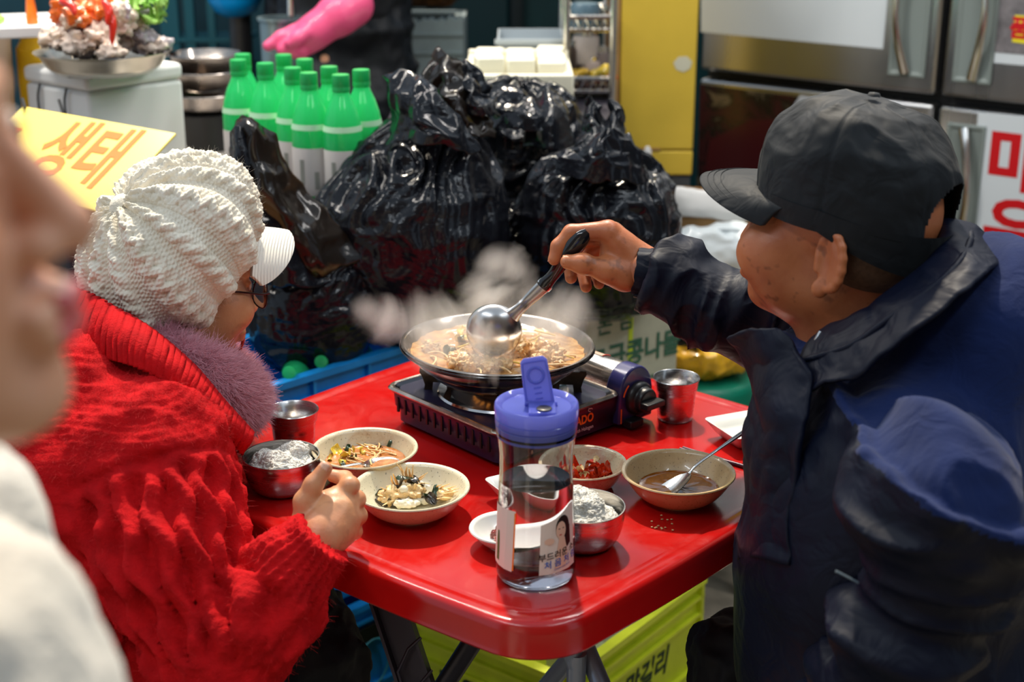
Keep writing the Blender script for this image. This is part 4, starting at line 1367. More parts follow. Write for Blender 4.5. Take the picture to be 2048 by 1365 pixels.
# bottles standing in the yellow crate
M['pet_white'] = mat('milky_bottle', srgb(214, 220, 206), 0.25)
M['pet_green'] = translucent('green_pet', srgb(50, 196, 118), srgb(130, 255, 196), 0.55)
M['cap_green'] = mat('green_cap', srgb(24, 168, 84), 0.35)
M['label'] = mat('bottle_label', srgb(214, 206, 200), 0.45)
def green_bottle(loc, label, s=1.0, group='makgeolli bottles on the counter', cap=True):
    """rice wine bottle: milky fill, green shoulder, label, cap"""
    b = MB()
    b.lathe([(0.0001, 0.002), (0.026, 0.0), (0.033, 0.004), (0.035, 0.012), (0.035, 0.128), (0.0345, 0.150), (0.031, 0.170), (0.024, 0.192), (0.0165, 0.208), (0.0135, 0.218), (0.0130, 0.228), (0.0001, 0.229)], 28)
    o = b.build('wine_bottle', [M['pet_green']], None, deg=50)
    o.location = loc; o.scale = (s, s, s)
    tag(o, label, 'bottle', group)
    b = MB(); b.lathe([(0.0355, 0.030), (0.0358, 0.031), (0.0358, 0.115), (0.0355, 0.116)], 28, cap0=False, cap1=False)
    lb = b.build('label', M['label'], o, deg=50)
    b = MB()
    for (a0, a1, z0, z1) in ((-2.1, -1.86, .050, .096), (-1.35, -1.12, .042, .074)):
        R = [[Vector((0.0361 * math.cos(a), 0.0361 * math.sin(a), z)) for z in (z0, z1)] for a in np.linspace(a0, a1, 5)]
        b.rings(R, False, False, False)
    b.build('label_print', mat('label_faded_print', srgb(150, 150, 140), 0.5) if 'label_faded_print' not in bpy.data.materials else bpy.data.materials['label_faded_print'], lb)
    b = MB(); b.lathe([(0.0355, 0.148), (0.0352, 0.150), (0.0338, 0.158), (0.0335, 0.157)], 28, cap0=False, cap1=False)
    b.build('fill_line', mat('pale_green_froth', srgb(200, 250, 205), 0.3) if 'pale_green_froth' not in bpy.data.materials else bpy.data.materials['pale_green_froth'], o)
    if cap:
        b = MB(); b.lathe([(0.0150, 0.216), (0.0160, 0.217), (0.0160, 0.224), (0.0155, 0.225), (0.0158, 0.226), (0.0158, 0.244), (0.0148, 0.246), (0.0001, 0.2462)], 28, cap0=False)
        b.build('cap', M['cap_green'], o, deg=40)
    return o
for k, (px, py) in enumerate([(1230, 1262), (1275, 1232), (1322, 1200), (1180, 1245), (1225, 1215), (1010, 1290)]):
    q = at_z(px, py, 0.185)
    b = MB(); b.lathe([(0.0001, 0), (0.030, 0), (0.032, 0.005), (0.032, 0.110), (0.024, 0.140), (0.013, 0.165), (0.013, 0.172), (0.0001, 0.172)], 20)
    o = b.build('milky_bottle', M['pet_white'], None); o.location = (q.x - 0.055 * math.sin(rot), q.y + 0.055 * math.cos(rot), 0.012)
    b = MB(); b.lathe([(0.0325, 0.04), (0.0328, 0.041), (0.0328, 0.10), (0.0325, 0.101)], 20, cap0=False, cap1=False); b.build('label', M['label'], o)
    tag(o, ['milky bottle in the yellow crate, nearest the bright table tubes', 'milky bottle in the yellow crate, second along its lettered right side', 'milky bottle in the yellow crate, last along its lettered right side', 'milky bottle deep in the yellow crate behind the bright tubes', 'milky bottle in the middle of the yellow crate, in the second row', 'milky bottle in the yellow crate near its left lettered side'][k], 'bottle', 'bottles in the yellow crate')
# green bottle tops lying in the blue crate
for k, (px, py, z) in enumerate([(583, 727, .655), (646, 706, .655), (700, 693, .65)]):
    q = at_z(px, py, z)
    b = MB(); b.lathe([(0.0001, 0), (0.024, 0), (0.026, 0.004), (0.026, 0.12), (0.020, 0.15), (0.011, 0.18), (0.011, 0.205), (0.0001, 0.206)], 20, rot=Matrix.Rotation(math.radians(70), 3, 'X') @ Matrix.Rotation(0.3 * k, 3, 'Z'))
    o = b.build('green_bottle', M['pet_green'], None); o.location = q + Vector((0.0, 0.16, -0.075))
    tag(o, ['leftmost green glass bottle under the bags in the top blue crate', 'middle one of the green glass bottles under the bags in the blue crate', 'green glass bottle in the blue crate nearest the steaming pot'][k], 'bottle', 'green bottles in the blue crate')

# ------------------------------------------------------------------ black rubbish bags
def bag_mat():
    N = Nodes('black_bag_plastic')
    b = N.b
    b.inputs['Base Color'].default_value = (0.006, 0.007, 0.010, 1)
    b.inputs['Roughness'].default_value = 0.16
    b.inputs['Specular IOR Level'].default_value = 0.32
    v = N.coord((1, 1, 1.8))
    f1 = N.noise(7, 2, 0.5, vec=v, dist=2.0)
    n1 = N.bump(f1, 0.22, 0.03)
    N.l(N.bump(N.noise(34, 2, 0.5, vec=v, dist=1.5), 0.22, 0.006, n1), b.inputs['Normal'])
    return N.m
M['bag'] = bag_mat()
def bag_thin():
    N = Nodes('thin_black_plastic')
    b = N.b
    b.inputs['Base Color'].default_value = (0.016, 0.013, 0.011, 1)
    b.inputs['Roughness'].default_value = 0.18
    b.inputs['Coat Weight'].default_value = 0.4
    tr = N.n('ShaderNodeBsdfTranslucent'); tr.inputs['Color'].default_value = (0.40, 0.28, 0.18, 1)
    ad = N.n('ShaderNodeMixShader'); ad.inputs[0].default_value = 0.45
    N.l(b.outputs[0], ad.inputs[1]); N.l(tr.outputs[0], ad.inputs[2])
    N.l(N.bump(N.noise(16, 2, 0.5, dist=1.5), 0.3, 0.012), b.inputs['Normal'])
    N.l(ad.outputs[0], N.t.nodes['Material Output'].inputs['Surface'])
    return N.m
M['bag_thin'] = bag_thin()
def bag(name, c, r, label, seed, top=(0, 0), squash=2.4, folds=9, fold_amp=0.10, wr=0.05, tilt=(0, 0)):
    """a stuffed bag: pleats run from the neck, creases and dents over the belly"""
    nt, ns = 240, 150
    th = np.linspace(0, 2 * PI, nt, endpoint=False)
    s = np.linspace(0.02, 0.985, ns)
    TH, S_ = np.meshgrid(th, s)
    ph = S_ * PI
    rad = np.sin(ph) ** (2 / squash)
    z = np.cos(ph); z = np.sign(z) * np.abs(z) ** (0.9)
    neck = np.exp(-((S_ - 0.02) / 0.16) ** 2)
    P = np.stack([rad * np.cos(TH), rad * np.sin(TH), z], -1).reshape(-1, 3)
    ang = TH.reshape(-1); sv = S_.reshape(-1)
    wob = fbm(P, 1.6, 2, seed) * 0.9
    pleat = np.abs(np.sin(folds * 0.5 * (ang + wob)))
    pleat2 = np.abs(np.sin(folds * 1.3 * (ang + wob * 0.6) + 1.0))
    w1 = np.exp(-((sv - 0.05) / 0.33) ** 2)
    d = fold_amp * (pleat - 0.6) * w1 + fold_amp * 0.35 * (pleat2 - 0.6) * np.exp(-((sv - 0.1) / 0.5) ** 2)
    A = P * np.array([1.3, 1.3, 4.2])
    A = A + 0.35 * np.stack([fbm(P, 2.0, 2, seed + 5), fbm(P, 2.0, 2, seed + 6), fbm(P, 2.0, 2, seed + 7)], 1)
    d = d + wr * ridged(A, 0.9, 2, seed + 9) * 0.45 + 0.07 * fbm(P, 1.2, 2, seed + 11)
    rr = 1 + d
    Q = P * rr[:, None]
    Q[:, 0] += top[0] * np.clip(Q[:, 2], 0, 2) ** 2
    Q[:, 1] += top[1] * np.clip(Q[:, 2], 0, 2) ** 2
    Q = Q * np.array(r)
    mb = MB(); n = nt
    Fs = [(i * n + j, (i + 1) * n + j, (i + 1) * n + (j + 1) % n, i * n + (j + 1) % n) for i in range(ns - 1) for j in range(n)]
    Fs += [tuple(range(n)), tuple(reversed(range((ns - 1) * n, ns * n)))]
    mb.add(Q, Fs)
    o = mb.build(name, M['bag'], None, deg=75)
    o.location = c
    o.rotation_euler = (tilt[0], tilt[1], 0)
    return tag(o, label, 'rubbish bag', 'black rubbish bags')
def sheet(name, parent, rows, m, seed, amp=0.008, scale=26, n=40, mm=46, thick=0.0006, fold=0.0):
    """crumpled plastic: rows of control points lofted into a noisy sheet (world coordinates)"""
    R = [smooth_path(r, n) for r in rows]
    cols = [smooth_path([R[i][j] for i in range(len(R))], mm) for j in range(n + 1)]
    G = np.array(cols)                                     # (n+1, mm+1, 3)
    P = G.reshape(-1, 3)
    off = np.stack([ridged(P, scale, 2, seed) - 0.4, ridged(P, scale, 2, seed + 3) - 0.4, ridged(P, scale, 2, seed + 6) - 0.4], 1) * amp * 0.75
    P = P + off
    if fold:
        u = np.repeat(np.arange(n + 1) / n, mm + 1)
        P[:, 1] += fold * np.sin(u * 2 * PI * 3.5)
    w = mm + 1
    Fs = [(i * w + j, (i + 1) * w + j, (i + 1) * w + j + 1, i * w + j + 1) for i in range(n) for j in range(mm)]
    me = mesh_np(name, P, Fs)
    o = link(name, me, m)
    md = o.modifiers.new('thickness', 'SOLIDIFY'); md.thickness = thick
    if parent is not None:
        o.parent = parent
        o.matrix_parent_inverse = (Matrix.LocRotScale(parent.location, parent.rotation_euler, parent.scale)).inverted()
    return o
Y = at_y
# big left bag
b1 = bag('rubbish_bag', Y(815, 468, 2.56), (0.176, 0.165, 0.205), 'big bulging black rubbish bag at left, behind the steaming pot', 3, top=(0.25, 0.1), fold_amp=0.13, wr=0.05, squash=2.2)
sheet('bag_neck', b1, [[Y(762, 150, 2.55), Y(800, 140, 2.52), Y(850, 158, 2.50)], [Y(775, 190, 2.54), Y(830, 178, 2.46), Y(880, 190, 2.47)], [Y(780, 240, 2.54), Y(850, 235, 2.42), Y(925, 245, 2.46)], [Y(760, 290, 2.50), Y(860, 290, 2.42), Y(960, 300, 2.46)]], M['bag'], 5, 0.014, 14)
sheet('bag_neck', b1, [[Y(855, 130, 2.62), Y(877, 102, 2.60), Y(905, 125, 2.62)], [Y(840, 170, 2.58), Y(890, 150, 2.53), Y(945, 150, 2.56)], [Y(860, 220, 2.54), Y(910, 215, 2.48), Y(965, 220, 2.54)], [Y(880, 280, 2.52), Y(940, 280, 2.46), Y(990, 280, 2.52)]], M['bag_thin'], 9, 0.013, 18)
sheet('bag_neck', b1, [[Y(900, 140, 2.60), Y(930, 122, 2.58), Y(958, 150, 2.6)], [Y(900, 180, 2.56), Y(945, 175, 2.5), Y(985, 195, 2.56)], [Y(905, 240, 2.54), Y(960, 235, 2.48), Y(1000, 240, 2.56)]], M['bag'], 13, 0.014, 20)
# back middle bag
b2 = bag('rubbish_bag', Y(1030, 400, 2.86), (0.165, 0.15, 0.235), 'black rubbish bag at the back of the pile, under the white tofu box', 14, top=(0.1, 0), fold_amp=0.09, wr=0.07)
sheet('bag_neck', b2, [[Y(960, 190, 2.74), Y(1020, 178, 2.72), Y(1060, 196, 2.72)], [Y(950, 225, 2.7), Y(1020, 220, 2.66), Y(1085, 220, 2.68)], [Y(950, 270, 2.68), Y(1020, 265, 2.64), Y(1100, 262, 2.66)]], M['bag'], 21, 0.013, 18)
sheet('bag_neck', b2, [[Y(1070, 200, 2.74), Y(1100, 178, 2.72), Y(1125, 205, 2.74)], [Y(1050, 240, 2.70), Y(1100, 225, 2.66), Y(1140, 250, 2.7)], [Y(1040, 300, 2.68), Y(1100, 295, 2.64), Y(1150, 310, 2.69)]], M['bag'], 25, 0.008, 12)
# right bag with its knotted ears
b3 = bag('rubbish_bag', Y(1195, 470, 2.62), (0.158, 0.15, 0.150), 'black rubbish bag at right with two knotted ears sticking up', 27, top=(0.05, 0), fold_amp=0.14, wr=0.07, squash=2.3)
sheet('bag_ear', b3, [[Y(1166, 205, 2.60), Y(1178, 194, 2.59), Y(1196, 208, 2.60)], [Y(1164, 235, 2.60), Y(1180, 232, 2.57), Y(1204, 238, 2.60)], [Y(1160, 270, 2.58), Y(1190, 275, 2.53), Y(1220, 275, 2.58)], [Y(1130, 330, 2.54), Y(1190, 335, 2.48), Y(1240, 330, 2.54)]], M['bag'], 31, 0.009, 26)
sheet('bag_ear', b3, [[Y(1212, 215, 2.58), Y(1224, 203, 2.57), Y(1250, 222, 2.58)], [Y(1212, 238, 2.58), Y(1232, 238, 2.54), Y(1252, 238, 2.58)], [Y(1200, 275, 2.56), Y(1232, 270, 2.51), Y(1252, 275, 2.56)], [Y(1210, 335, 2.52), Y(1245, 325, 2.48), Y(1285, 335, 2.53)]], M['bag'], 35, 0.008, 28)
sheet('bag_neck', b3, [[Y(1165, 268, 2.54), Y(1205, 262, 2.49), Y(1250, 270, 2.54)], [Y(1130, 300, 2.52), Y(1205, 305, 2.46), Y(1275, 305, 2.52)], [Y(1085, 350, 2.52), Y(1200, 370, 2.45), Y(1300, 360, 2.52)]], M['bag'], 39, 0.013, 17)
# low dark bag between them and the low left one with its flap
b5 = bag('rubbish_bag', Y(1000, 560, 2.70), (0.15, 0.14, 0.150), 'black rubbish bag low in the pile, behind the steam', 45, fold_amp=0.06, wr=0.05)
b4 = bag('rubbish_bag', Y(628, 612, 2.47), (0.118, 0.12, 0.125), 'black rubbish bag lowest at left, in the blue crate beside the glasses', 52, fold_amp=0.08, wr=0.08, top=(0.3, 0))
sheet('bag_flap', b4, [[Y(478, 232, 2.42), Y(486, 224, 2.42), Y(500, 238, 2.42)], [Y(458, 270, 2.42), Y(500, 262, 2.38), Y(545, 275, 2.42)], [Y(462, 320, 2.41), Y(510, 330, 2.36), Y(580, 345, 2.42)], [Y(480, 380, 2.40), Y(540, 400, 2.35), Y(625, 395, 2.43)], [Y(520, 470, 2.39), Y(600, 480, 2.35), Y(690, 455, 2.43)], [Y(560, 560, 2.38), Y(650, 560, 2.36), Y(745, 505, 2.43)]], M['bag_thin'], 57, 0.010, 13, n=46, mm=70)
sheet('bag_flap', b4, [[Y(459, 270, 2.40), Y(475, 260, 2.38), Y(494, 268, 2.39)], [Y(458, 320, 2.39), Y(480, 320, 2.36), Y(510, 330, 2.38)], [Y(475, 390, 2.39), Y(500, 400, 2.35), Y(545, 410, 2.38)], [Y(500, 480, 2.38), Y(550, 500, 2.33), Y(620, 500, 2.38)], [Y(505, 570, 2.37), Y(600, 580, 2.33), Y(690, 565, 2.39)]], M['bag'], 61, 0.009, 15, n=40, mm=60)

# ------------------------------------------------------------------ lettered carton with a green strap, on a second carton
CA = math.radians(37)
M['carton'] = mat('grey_cream_carton', srgb(196, 196, 172), 0.7, var=0.06, vscale=40)
M['brown_carton'] = mat('brown_carton', srgb(166, 126, 78), 0.75, var=0.12, vscale=30)
c0 = at_y(1173, 603, 2.57)
wx = along(c0, CA, 1360); 
CH = 0.30
ct = empty('carton', (c0.x, c0.y, c0.z - CH), CA, 'pale carton with green lettering and a bright strap behind the pot', 'box')
b = MB(); b.box((wx / 2, 0.13, CH / 2), (wx, 0.26, CH)); b.build('body', M['carton'], ct, bevel=0.003)
b = MB(); b.box((wx / 2, 0.13, CH + 0.0012), (wx, 0.258, 0.002)); b.build('flap', M['carton'], ct, smooth=False)
G = mat('green_carton_print', srgb(66, 112, 88), 0.7)
place_text('lettering', '돈 임', 0.044, (wx * 0.30, -0.0012, CH - 0.058), (1, 0, 0), (0, 0, 1), G, ct, bold=0.0006)
place_text('lettering', '고급콩나물', 0.056, (wx * 0.52, -0.0012, CH - 0.128), (1, 0, 0), (0, 0, 1), G, ct, bold=0.0016, squash=0.92)
place_text('lettering', '국산콩 100%', 0.034, (wx * 0.55, -0.0012, CH - 0.195), (1, 0, 0), (0, 0, 1), G, ct, bold=0.0006)
b = MB(); sx = wx * 0.47
b.box((sx, -0.001, CH / 2), (0.011, 0.0014, CH + 0.003)); b.box((sx, 0.13, CH + 0.003), (0.011, 0.262, 0.0014)); b.box((sx, 0.261, CH / 2), (0.011, 0.0014, CH + 0.003))
b.build('strap', mat('lime_strap', srgb(214, 236, 60), 0.4), ct, smooth=False)
ct2 = empty('carton', (c0.x, c0.y, 0), CA, 'brown carton on the ground under the lettered carton', 'box')
b = MB(); b.box((wx * 0.56, 0.165, (c0.z - CH) / 2), (wx * 0.72, 0.19, c0.z - CH - 0.001)); b.build('body', M['brown_carton'], ct2, bevel=0.003)
b = MB(); b.box((wx * 0.56, 0.0692, (c0.z - CH) / 2), (wx * 0.72, 0.001, 0.05)); b.build('tape', mat('packing_tape', srgb(190, 160, 110), 0.3), ct2, smooth=False)

# ------------------------------------------------------------------ green stool with a yellow bag, brown sack, white sack, lined carton
s0 = at_y(1408, 746, 2.83)
st = empty('stool', (s0.x, s0.y, 0), 0, 'green plastic stool with a white band under the yellow bag', 'stool')
GS = mat('green_stool_plastic', srgb(0, 120, 92), 0.4)
b = MB(); b.lathe([(0.0001, s0.z), (0.095, s0.z), (0.108, s0.z - 0.006), (0.112, s0.z - 0.02), (0.116, s0.z - 0.075), (0.112, s0.z - 0.076), (0.106, s0.z - 0.02), (0.0001, s0.z - 0.012)], 40, cap0=False, cap1=False); b.build('seat', GS, st, deg=50)
b = MB(); b.lathe([(0.1155, s0.z - 0.052), (0.1175, s0.z - 0.052), (0.1180, s0.z - 0.064), (0.1158, s0.z - 0.064)], 40, cap0=False, cap1=False); b.build('band', mat('stool_band', srgb(190, 200, 160), 0.5), st)
for a in (0.9, 2.3, 3.9, 5.4):
    b = MB(); d = Vector((math.cos(a), math.sin(a), 0))
    b.tube([d * 0.108 + Vector((0, 0, s0.z - 0.06)), d * 0.118 + Vector((0, 0, s0.z * 0.5)), d * 0.135 + Vector((0, 0, 0.004))], [0.030, 0.024, 0.018], 10, flat=0.4, upv=d); b.build('leg', GS, st)
yb = Body().ell(tuple(s0 + Vector((0.005, 0, 0.045))), (0.098, 0.085, 0.046), k=0.02).ell(tuple(s0 + Vector((-0.02, 0, 0.085))), (0.035, 0.04, 0.035), k=0.03)
me = yb.mesh('shopping_bag', 0.005); V = verts_np(me)
displace(me, (ridged(V, 20, 3, 4) - 0.5) * 0.008)
o = link('shopping_bag', me, mat('yellow_bag_plastic', srgb(232, 178, 40), 0.35, var=0.25, vscale=25, coat=0.2)); tag(o, 'crumpled yellow plastic bag lying on the green stool', 'bag')
b = MB(); q = at_y(1385, 680, 2.75)
add_np(b, lump(tuple(q), (0.030, 0.02, 0.02), 3, 0.5, 0.003)); b.build('knot', M['bag'], o, smooth=True)
q = at_y(1500, 640, 2.96)
b = MB(); b.box((q.x, q.y + 0.075, q.z / 2), (0.26, 0.15, q.z))
bs = b.build('carton', M['brown_carton'], None, bevel=0.006); tag(bs, 'brown carton with green print behind the green stool, under the white sack', 'box')
place_text('lettering', '감자', 0.06, (q.x + 0.02, q.y - 0.001, q.z - 0.12), (1, 0, 0), (0, 0, 1), G, bs, bold=0.001)
# white sack
q = at_y(1440, 500, 3.03)
ws = Body().ell(tuple(q), (0.12, 0.065, 0.055), k=0.03).ell(tuple(q + Vector((0.0, 0.0, -0.07))), (0.125, 0.07, 0.085), k=0.05)
me = ws.mesh('white_sack', 0.006); V = verts_np(me); displace(me, (ridged(V, 12, 3, 8) - 0.5) * 0.012)
o = link('white_sack', me, mat('white_sack_plastic', srgb(206, 214, 216), 0.3, coat=0.2)); tag(o, 'white plastic sack behind the stretched navy sleeve', 'sack')
b = MB(); q2 = q + Vector((0.0, 0, 0.05)); b.tube([q2 + Vector((-0.06, -0.02, -0.004)), q2 + Vector((0, -0.03, 0.004)), q2 + Vector((0.07, -0.02, -0.006))], [0.004, 0.008, 0.003], 8); b.build('sack_hem', bpy.data.materials['white_sack_plastic'], o)
# lined carton
q = at_y(1335, 420, 3.15)
b = MB(); LC = empty('lined_carton', (q.x, q.y, 0), math.radians(-14), 'brown carton with a white liner folded over its rim, beside the yellow carton', 'box')
zt = q.z
b.box((0.19, 0.0, zt - 0.13), (0.40, 0.006, 0.26)); b.box((0.19, 0.24, zt - 0.13), (0.40, 0.006, 0.26)); b.box((-0.01, 0.12, zt - 0.13), (0.006, 0.24, 0.26)); b.box((0.39, 0.12, zt - 0.13), (0.006, 0.24, 0.26)); b.box((0.19, 0.12, zt - 0.255), (0.4, 0.24, 0.006))
b.build('body', M['brown_carton'], LC, smooth=False)
rows = []
for x in np.linspace(-0.02, 0.40, 5):
    rows.append([(x, 0.06, zt - 0.05), (x, 0.01, zt + 0.045), (x, -0.010, zt + 0.048), (x, -0.016, zt + 0.012), (x, -0.012, zt - 0.012)])
ln = sheet('liner', None, rows, mat('white_liner', srgb(226, 224, 220), 0.6), 71, 0.006, 14, n=24, mm=40, thick=0.003)
ln.parent = LC
b = MB(); b.box((0.19, 0.12, (zt - 0.26) / 2), (0.36, 0.2, zt - 0.262)); b2_ = b.build('plinth', M['brown_carton'], LC, bevel=0.004)
# ================================================================== left counter with the bottles and the seafood plate
CZT = 0.855
ctr = empty('counter', (-1.095, 3.205, 0), 0, 'low metal topped stall counter carrying the green bottles', 'counter')
CT = mat('worn_counter_top', srgb(176, 170, 164), 0.3, 0.4, var=0.2, vscale=14)
b = MB(); b.box((0, -0.075, CZT - 0.015), (1.65, 0.80, 0.03)); b.build('worktop', CT, ctr, bevel=0.004)
b = MB(); b.box((0, -0.065, CZT / 2 - 0.02), (1.60, 0.76, CZT - 0.04)); b.build('front_panel', mat('counter_front', srgb(80, 84, 90), 0.5), ctr, smooth=False)
# bottles: pixel of the cap top
for k, (px, py, y) in enumerate([(476, 114, 2.82), (485, 103, 2.92), (530, 121, 2.83), (567, 104, 2.96), (585, 130, 2.84), (609, 113, 2.96), (617, 140, 2.77), (658, 128, 2.93), (681, 144, 2.79), (722, 134, 2.92)]):
    q = at_z(px, py + 5, CZT + 0.246 * 1.02)
    green_bottle((q.x, q.y, CZT), ['green rice wine bottle at the left front of the group of ten', 'green rice wine bottle hidden behind the leftmost one', 'green rice wine bottle right behind the raised bag flap', 'green rice wine bottle in the back row, tallest in view', 'green rice wine bottle just left of the foremost bottle', 'green rice wine bottle in the back row behind the foremost one',
                  'foremost green rice wine bottle with its whole label in view', 'green rice wine bottle in the back row, third from the right', 'green rice wine bottle in front, right next to the big black bag', 'rightmost green rice wine bottle by the bag'][k], 1.02)
# white foam box, two pieces
c0 = at_y(170, 150, 2.78)
a1, a2 = math.radians(50), math.radians(139)
s1, s2 = along(c0, a1, 366), along(c0, a2, 46)
fb = empty('foam_box', (c0.x, c0.y, CZT), a1, 'white foam box holding up the seafood platter', 'box')
FO = mat('white_foam', srgb(232, 232, 230), 0.7, bump=0.08, bscale=200)
H = c0.z - CZT
b = MB(); b.box((s1 / 2, s2 / 2, (H - 0.035) / 2), (s1 * 0.98, s2 * 0.98, H - 0.035)); b.build('body', FO, fb, bevel=0.008)
b = MB(); b.box((s1 / 2, s2 / 2, H - 0.017), (s1, s2, 0.033)); b.build('lid', FO, fb, bevel=0.010)
wire = mat('black_wire', (0.02, 0.02, 0.02, 1), 0.5)
for fr, zb in ((0.28, 0.03), (0.70, 0.06)):
    b = MB(); b.tube(smooth_path([(-0.004, s2 * fr, H * 0.86), (-0.006, s2 * (fr + 0.04), H * 0.72), (-0.005, s2 * (fr + 0.02), H * 0.45), (-0.005, s2 * (fr + 0.03), zb)], 12), 0.0025, 6); b.build('wire_tie', wire, fb)
# seafood platter
pc = at_z(206, 92, c0.z + 0.05)
b = MB(); R = 0.128
b.lathe([(0.0001, 0.0), (0.09, 0.0), (0.108, 0.014), (0.120, 0.034), (0.130, 0.040), (0.131, 0.042), (0.120, 0.037), (0.105, 0.016), (0.088, 0.003), (0.0001, 0.003)], 56, cap0=False, cap1=False)
pl = b.build('platter', mat('platter_steel', (0.60, 0.56, 0.48, 1), 0.25, 1.0), None, deg=50); pl.location = (pc.x, pc.y, c0.z)
tag(pl, 'round steel platter of seafood on the white foam box', 'platter')
rnd = random.Random(3)
sea = empty('seafood', (pc.x, pc.y, c0.z + 0.03), 0, 'heap of pale fish, prawns, red peppers and greens on the platter', 'food')
cols = {'pale': mat('pale_fish_flesh', srgb(236, 214, 196), 0.3, var=0.2, vscale=60, coat=0.3), 'orange': mat('orange_roe', srgb(236, 110, 30), 0.25, var=0.3, vscale=60, coat=0.4), 'grey': mat('silver_fish_skin', srgb(190, 180, 186), 0.25, var=0.25, vscale=50, coat=0.4), 'brown': mat('brown_shell', srgb(120, 62, 30), 0.35, var=0.4, vscale=50)}
for k in range(64):
    lv = rnd.random()
    r = 0.108 * math.sqrt(rnd.random()) * (1 - 0.45 * lv); a = rnd.uniform(0, 6.3)
    key = 'orange' if (math.cos(a) * r < 0.03 and lv > 0.45 and rnd.random() < 0.5) else rnd.choice(['pale', 'pale', 'pale', 'grey', 'brown'] if k % 7 == 0 else ['pale', 'pale', 'grey'])
    sz = rnd.uniform(0.018, 0.032)
    b = MB(); add_np(b, lump((r * math.cos(a), r * math.sin(a), 0.012 + lv * 0.085), (sz, sz * 0.8, sz * 0.7), k, 0.6, 0.0035))
    b.build({'pale': 'fish_piece', 'orange': 'roe', 'grey': 'fish_piece', 'brown': 'shell'}[key], cols[key], sea)
for (px, py, px2, py2) in ((208, 5, 224, 88), (206, 0, 214, 50), (120, 2, 150, 30)):
    b = MB(); A, B = at_y(px, py, pc.y - 0.085) - sea.location, at_y(px2, py2, pc.y - 0.11) - sea.location
    b.tube(smooth_path([A, A.lerp(B, 0.5) + Vector((0.008, 0, 0.004)), B], 10), [0.004, 0.007, 0.008, 0.008, 0.008, 0.008, 0.008, 0.007, 0.006, 0.005, 0.002], 10); b.build('red_pepper', mat('red_pepper', srgb(220, 40, 10), 0.2, coat=0.5) if k < 99 and 'red_pepper' not in bpy.data.materials else bpy.data.materials['red_pepper'], sea)
for k in range(26):
    q = at_y(rnd.uniform(255, 325), rnd.uniform(-10, 35), pc.y + rnd.uniform(-0.03, 0.05)) - sea.location
    b = MB(); leaf(b, q, rnd.uniform(0.010, 0.022), rnd, curl=0.7); b.build('green_leaf', mat('fresh_greens', srgb(150, 196, 90), 0.4, var=0.4, vscale=50) if 'fresh_greens' not in bpy.data.materials else bpy.data.materials['fresh_greens'], sea)
# flat white tray at the far left, on a white bucket
q = at_y(10, 60, 2.95)
b = MB(); b.box((0, 0, 0), (0.34, 0.26, 0.012)); b.box((0, -0.126, 0.008), (0.34, 0.008, 0.016)); b.box((0.166, 0, 0.008), (0.008, 0.26, 0.016)); b.box((0, 0.126, 0.008), (0.34, 0.008, 0.016)); b.box((-0.166, 0, 0.008), (0.008, 0.26, 0.016))
tr = b.build('foam_tray', FO, None, bevel=0.003); tr.location = (q.x - 0.08, q.y, q.z); tr.rotation_euler = (0, 0, math.radians(20)); tag(tr, 'flat white foam tray at the far left edge behind the face', 'tray')
b = MB(); add_np(b, lump((q.x - 0.06, q.y - 0.02, q.z + 0.02), (0.06, 0.04, 0.02), 5, 0.5, 0.004)); o = b.build('salad', bpy.data.materials['fresh_greens'], None); tag(o, 'green and red salad on the flat white tray', 'food', kind='stuff')
b = MB(); b.lathe([(0.0001, CZT + 0.0), (0.09, CZT), (0.105, q.z - 0.012), (0.112, q.z - 0.007), (0.0001, q.z - 0.007)], 32, c=(0, 0, 0)); o = b.build('bucket', mat('cream_plastic', srgb(222, 206, 190), 0.5), None, deg=40); o.location = (q.x - 0.10, q.y, 0); tag(o, 'cream plastic bucket under the flat white tray', 'bucket')
q = at_y(70, 95, 3.0); b = MB(); b.lathe([(0.0001, 0), (0.035, 0), (0.04, 0.06), (0.038, 0.08), (0.02, 0.09), (0.0001, 0.09)], 24); o = b.build('squeeze_bottle', mat('yellow_plastic', srgb(240, 196, 30), 0.35), None); o.location = (q.x, q.y, CZT); o.scale = (1, 1, (q.z + 0.03 - CZT) / 0.09); tag(o, 'yellow squeeze bottle behind the foam box at far left', 'bottle')
b = MB(); b.lathe([(0.012, 0.09), (0.012, 0.1), (0.004, 0.125), (0.0001, 0.126)], 16); b.build('nozzle', cols['orange'], o)
# yellow sign with orange lettering, a tilted board
TL, TR = at_y(46, 212, 2.62), at_y(352, 266, 2.44)
xd = (TR - TL).normalized()
f = lambda y: (TR - at_y(205, 425, y)).dot(xd)
ys = np.linspace(1.9, 2.8, 200); yb_ = min(ys, key=lambda y: abs(f(y)))
BR = at_y(205, 425, yb_)
yd = (TR - BR); yd = (yd - xd * yd.dot(xd)); Hs = yd.length; yd.normalize(); zd = xd.cross(yd)
sg = MB(); Wd = (TR - TL).length
V = [TL - zd * 0.005, TR - zd * 0.005, TR - yd * Hs - zd * 0.005, TL - yd * Hs - zd * 0.005, TL, TR, TR - yd * Hs, TL - yd * Hs]
sg.add(V, [(0, 1, 2, 3), (7, 6, 5, 4), (0, 4, 5, 1), (1, 5, 6, 2), (2, 6, 7, 3), (3, 7, 4, 0)])
sgo = sg.build('menu_sign', mat('yellow_sign', srgb(250, 226, 110), 0.45), None, smooth=False, bevel=0.002)
tag(sgo, 'tilted yellow sign board with orange lettering behind the knitted hat', 'sign')
OR = mat('orange_sign_print', srgb(240, 120, 40), 0.5)
tx = TR - xd * Wd * 0.40 - yd * Hs * 0.47
place_text('lettering', '생태', Hs * 0.80, tx, xd, yd, OR, sgo, bold=0.003, lift=0.001, squash=0.62)
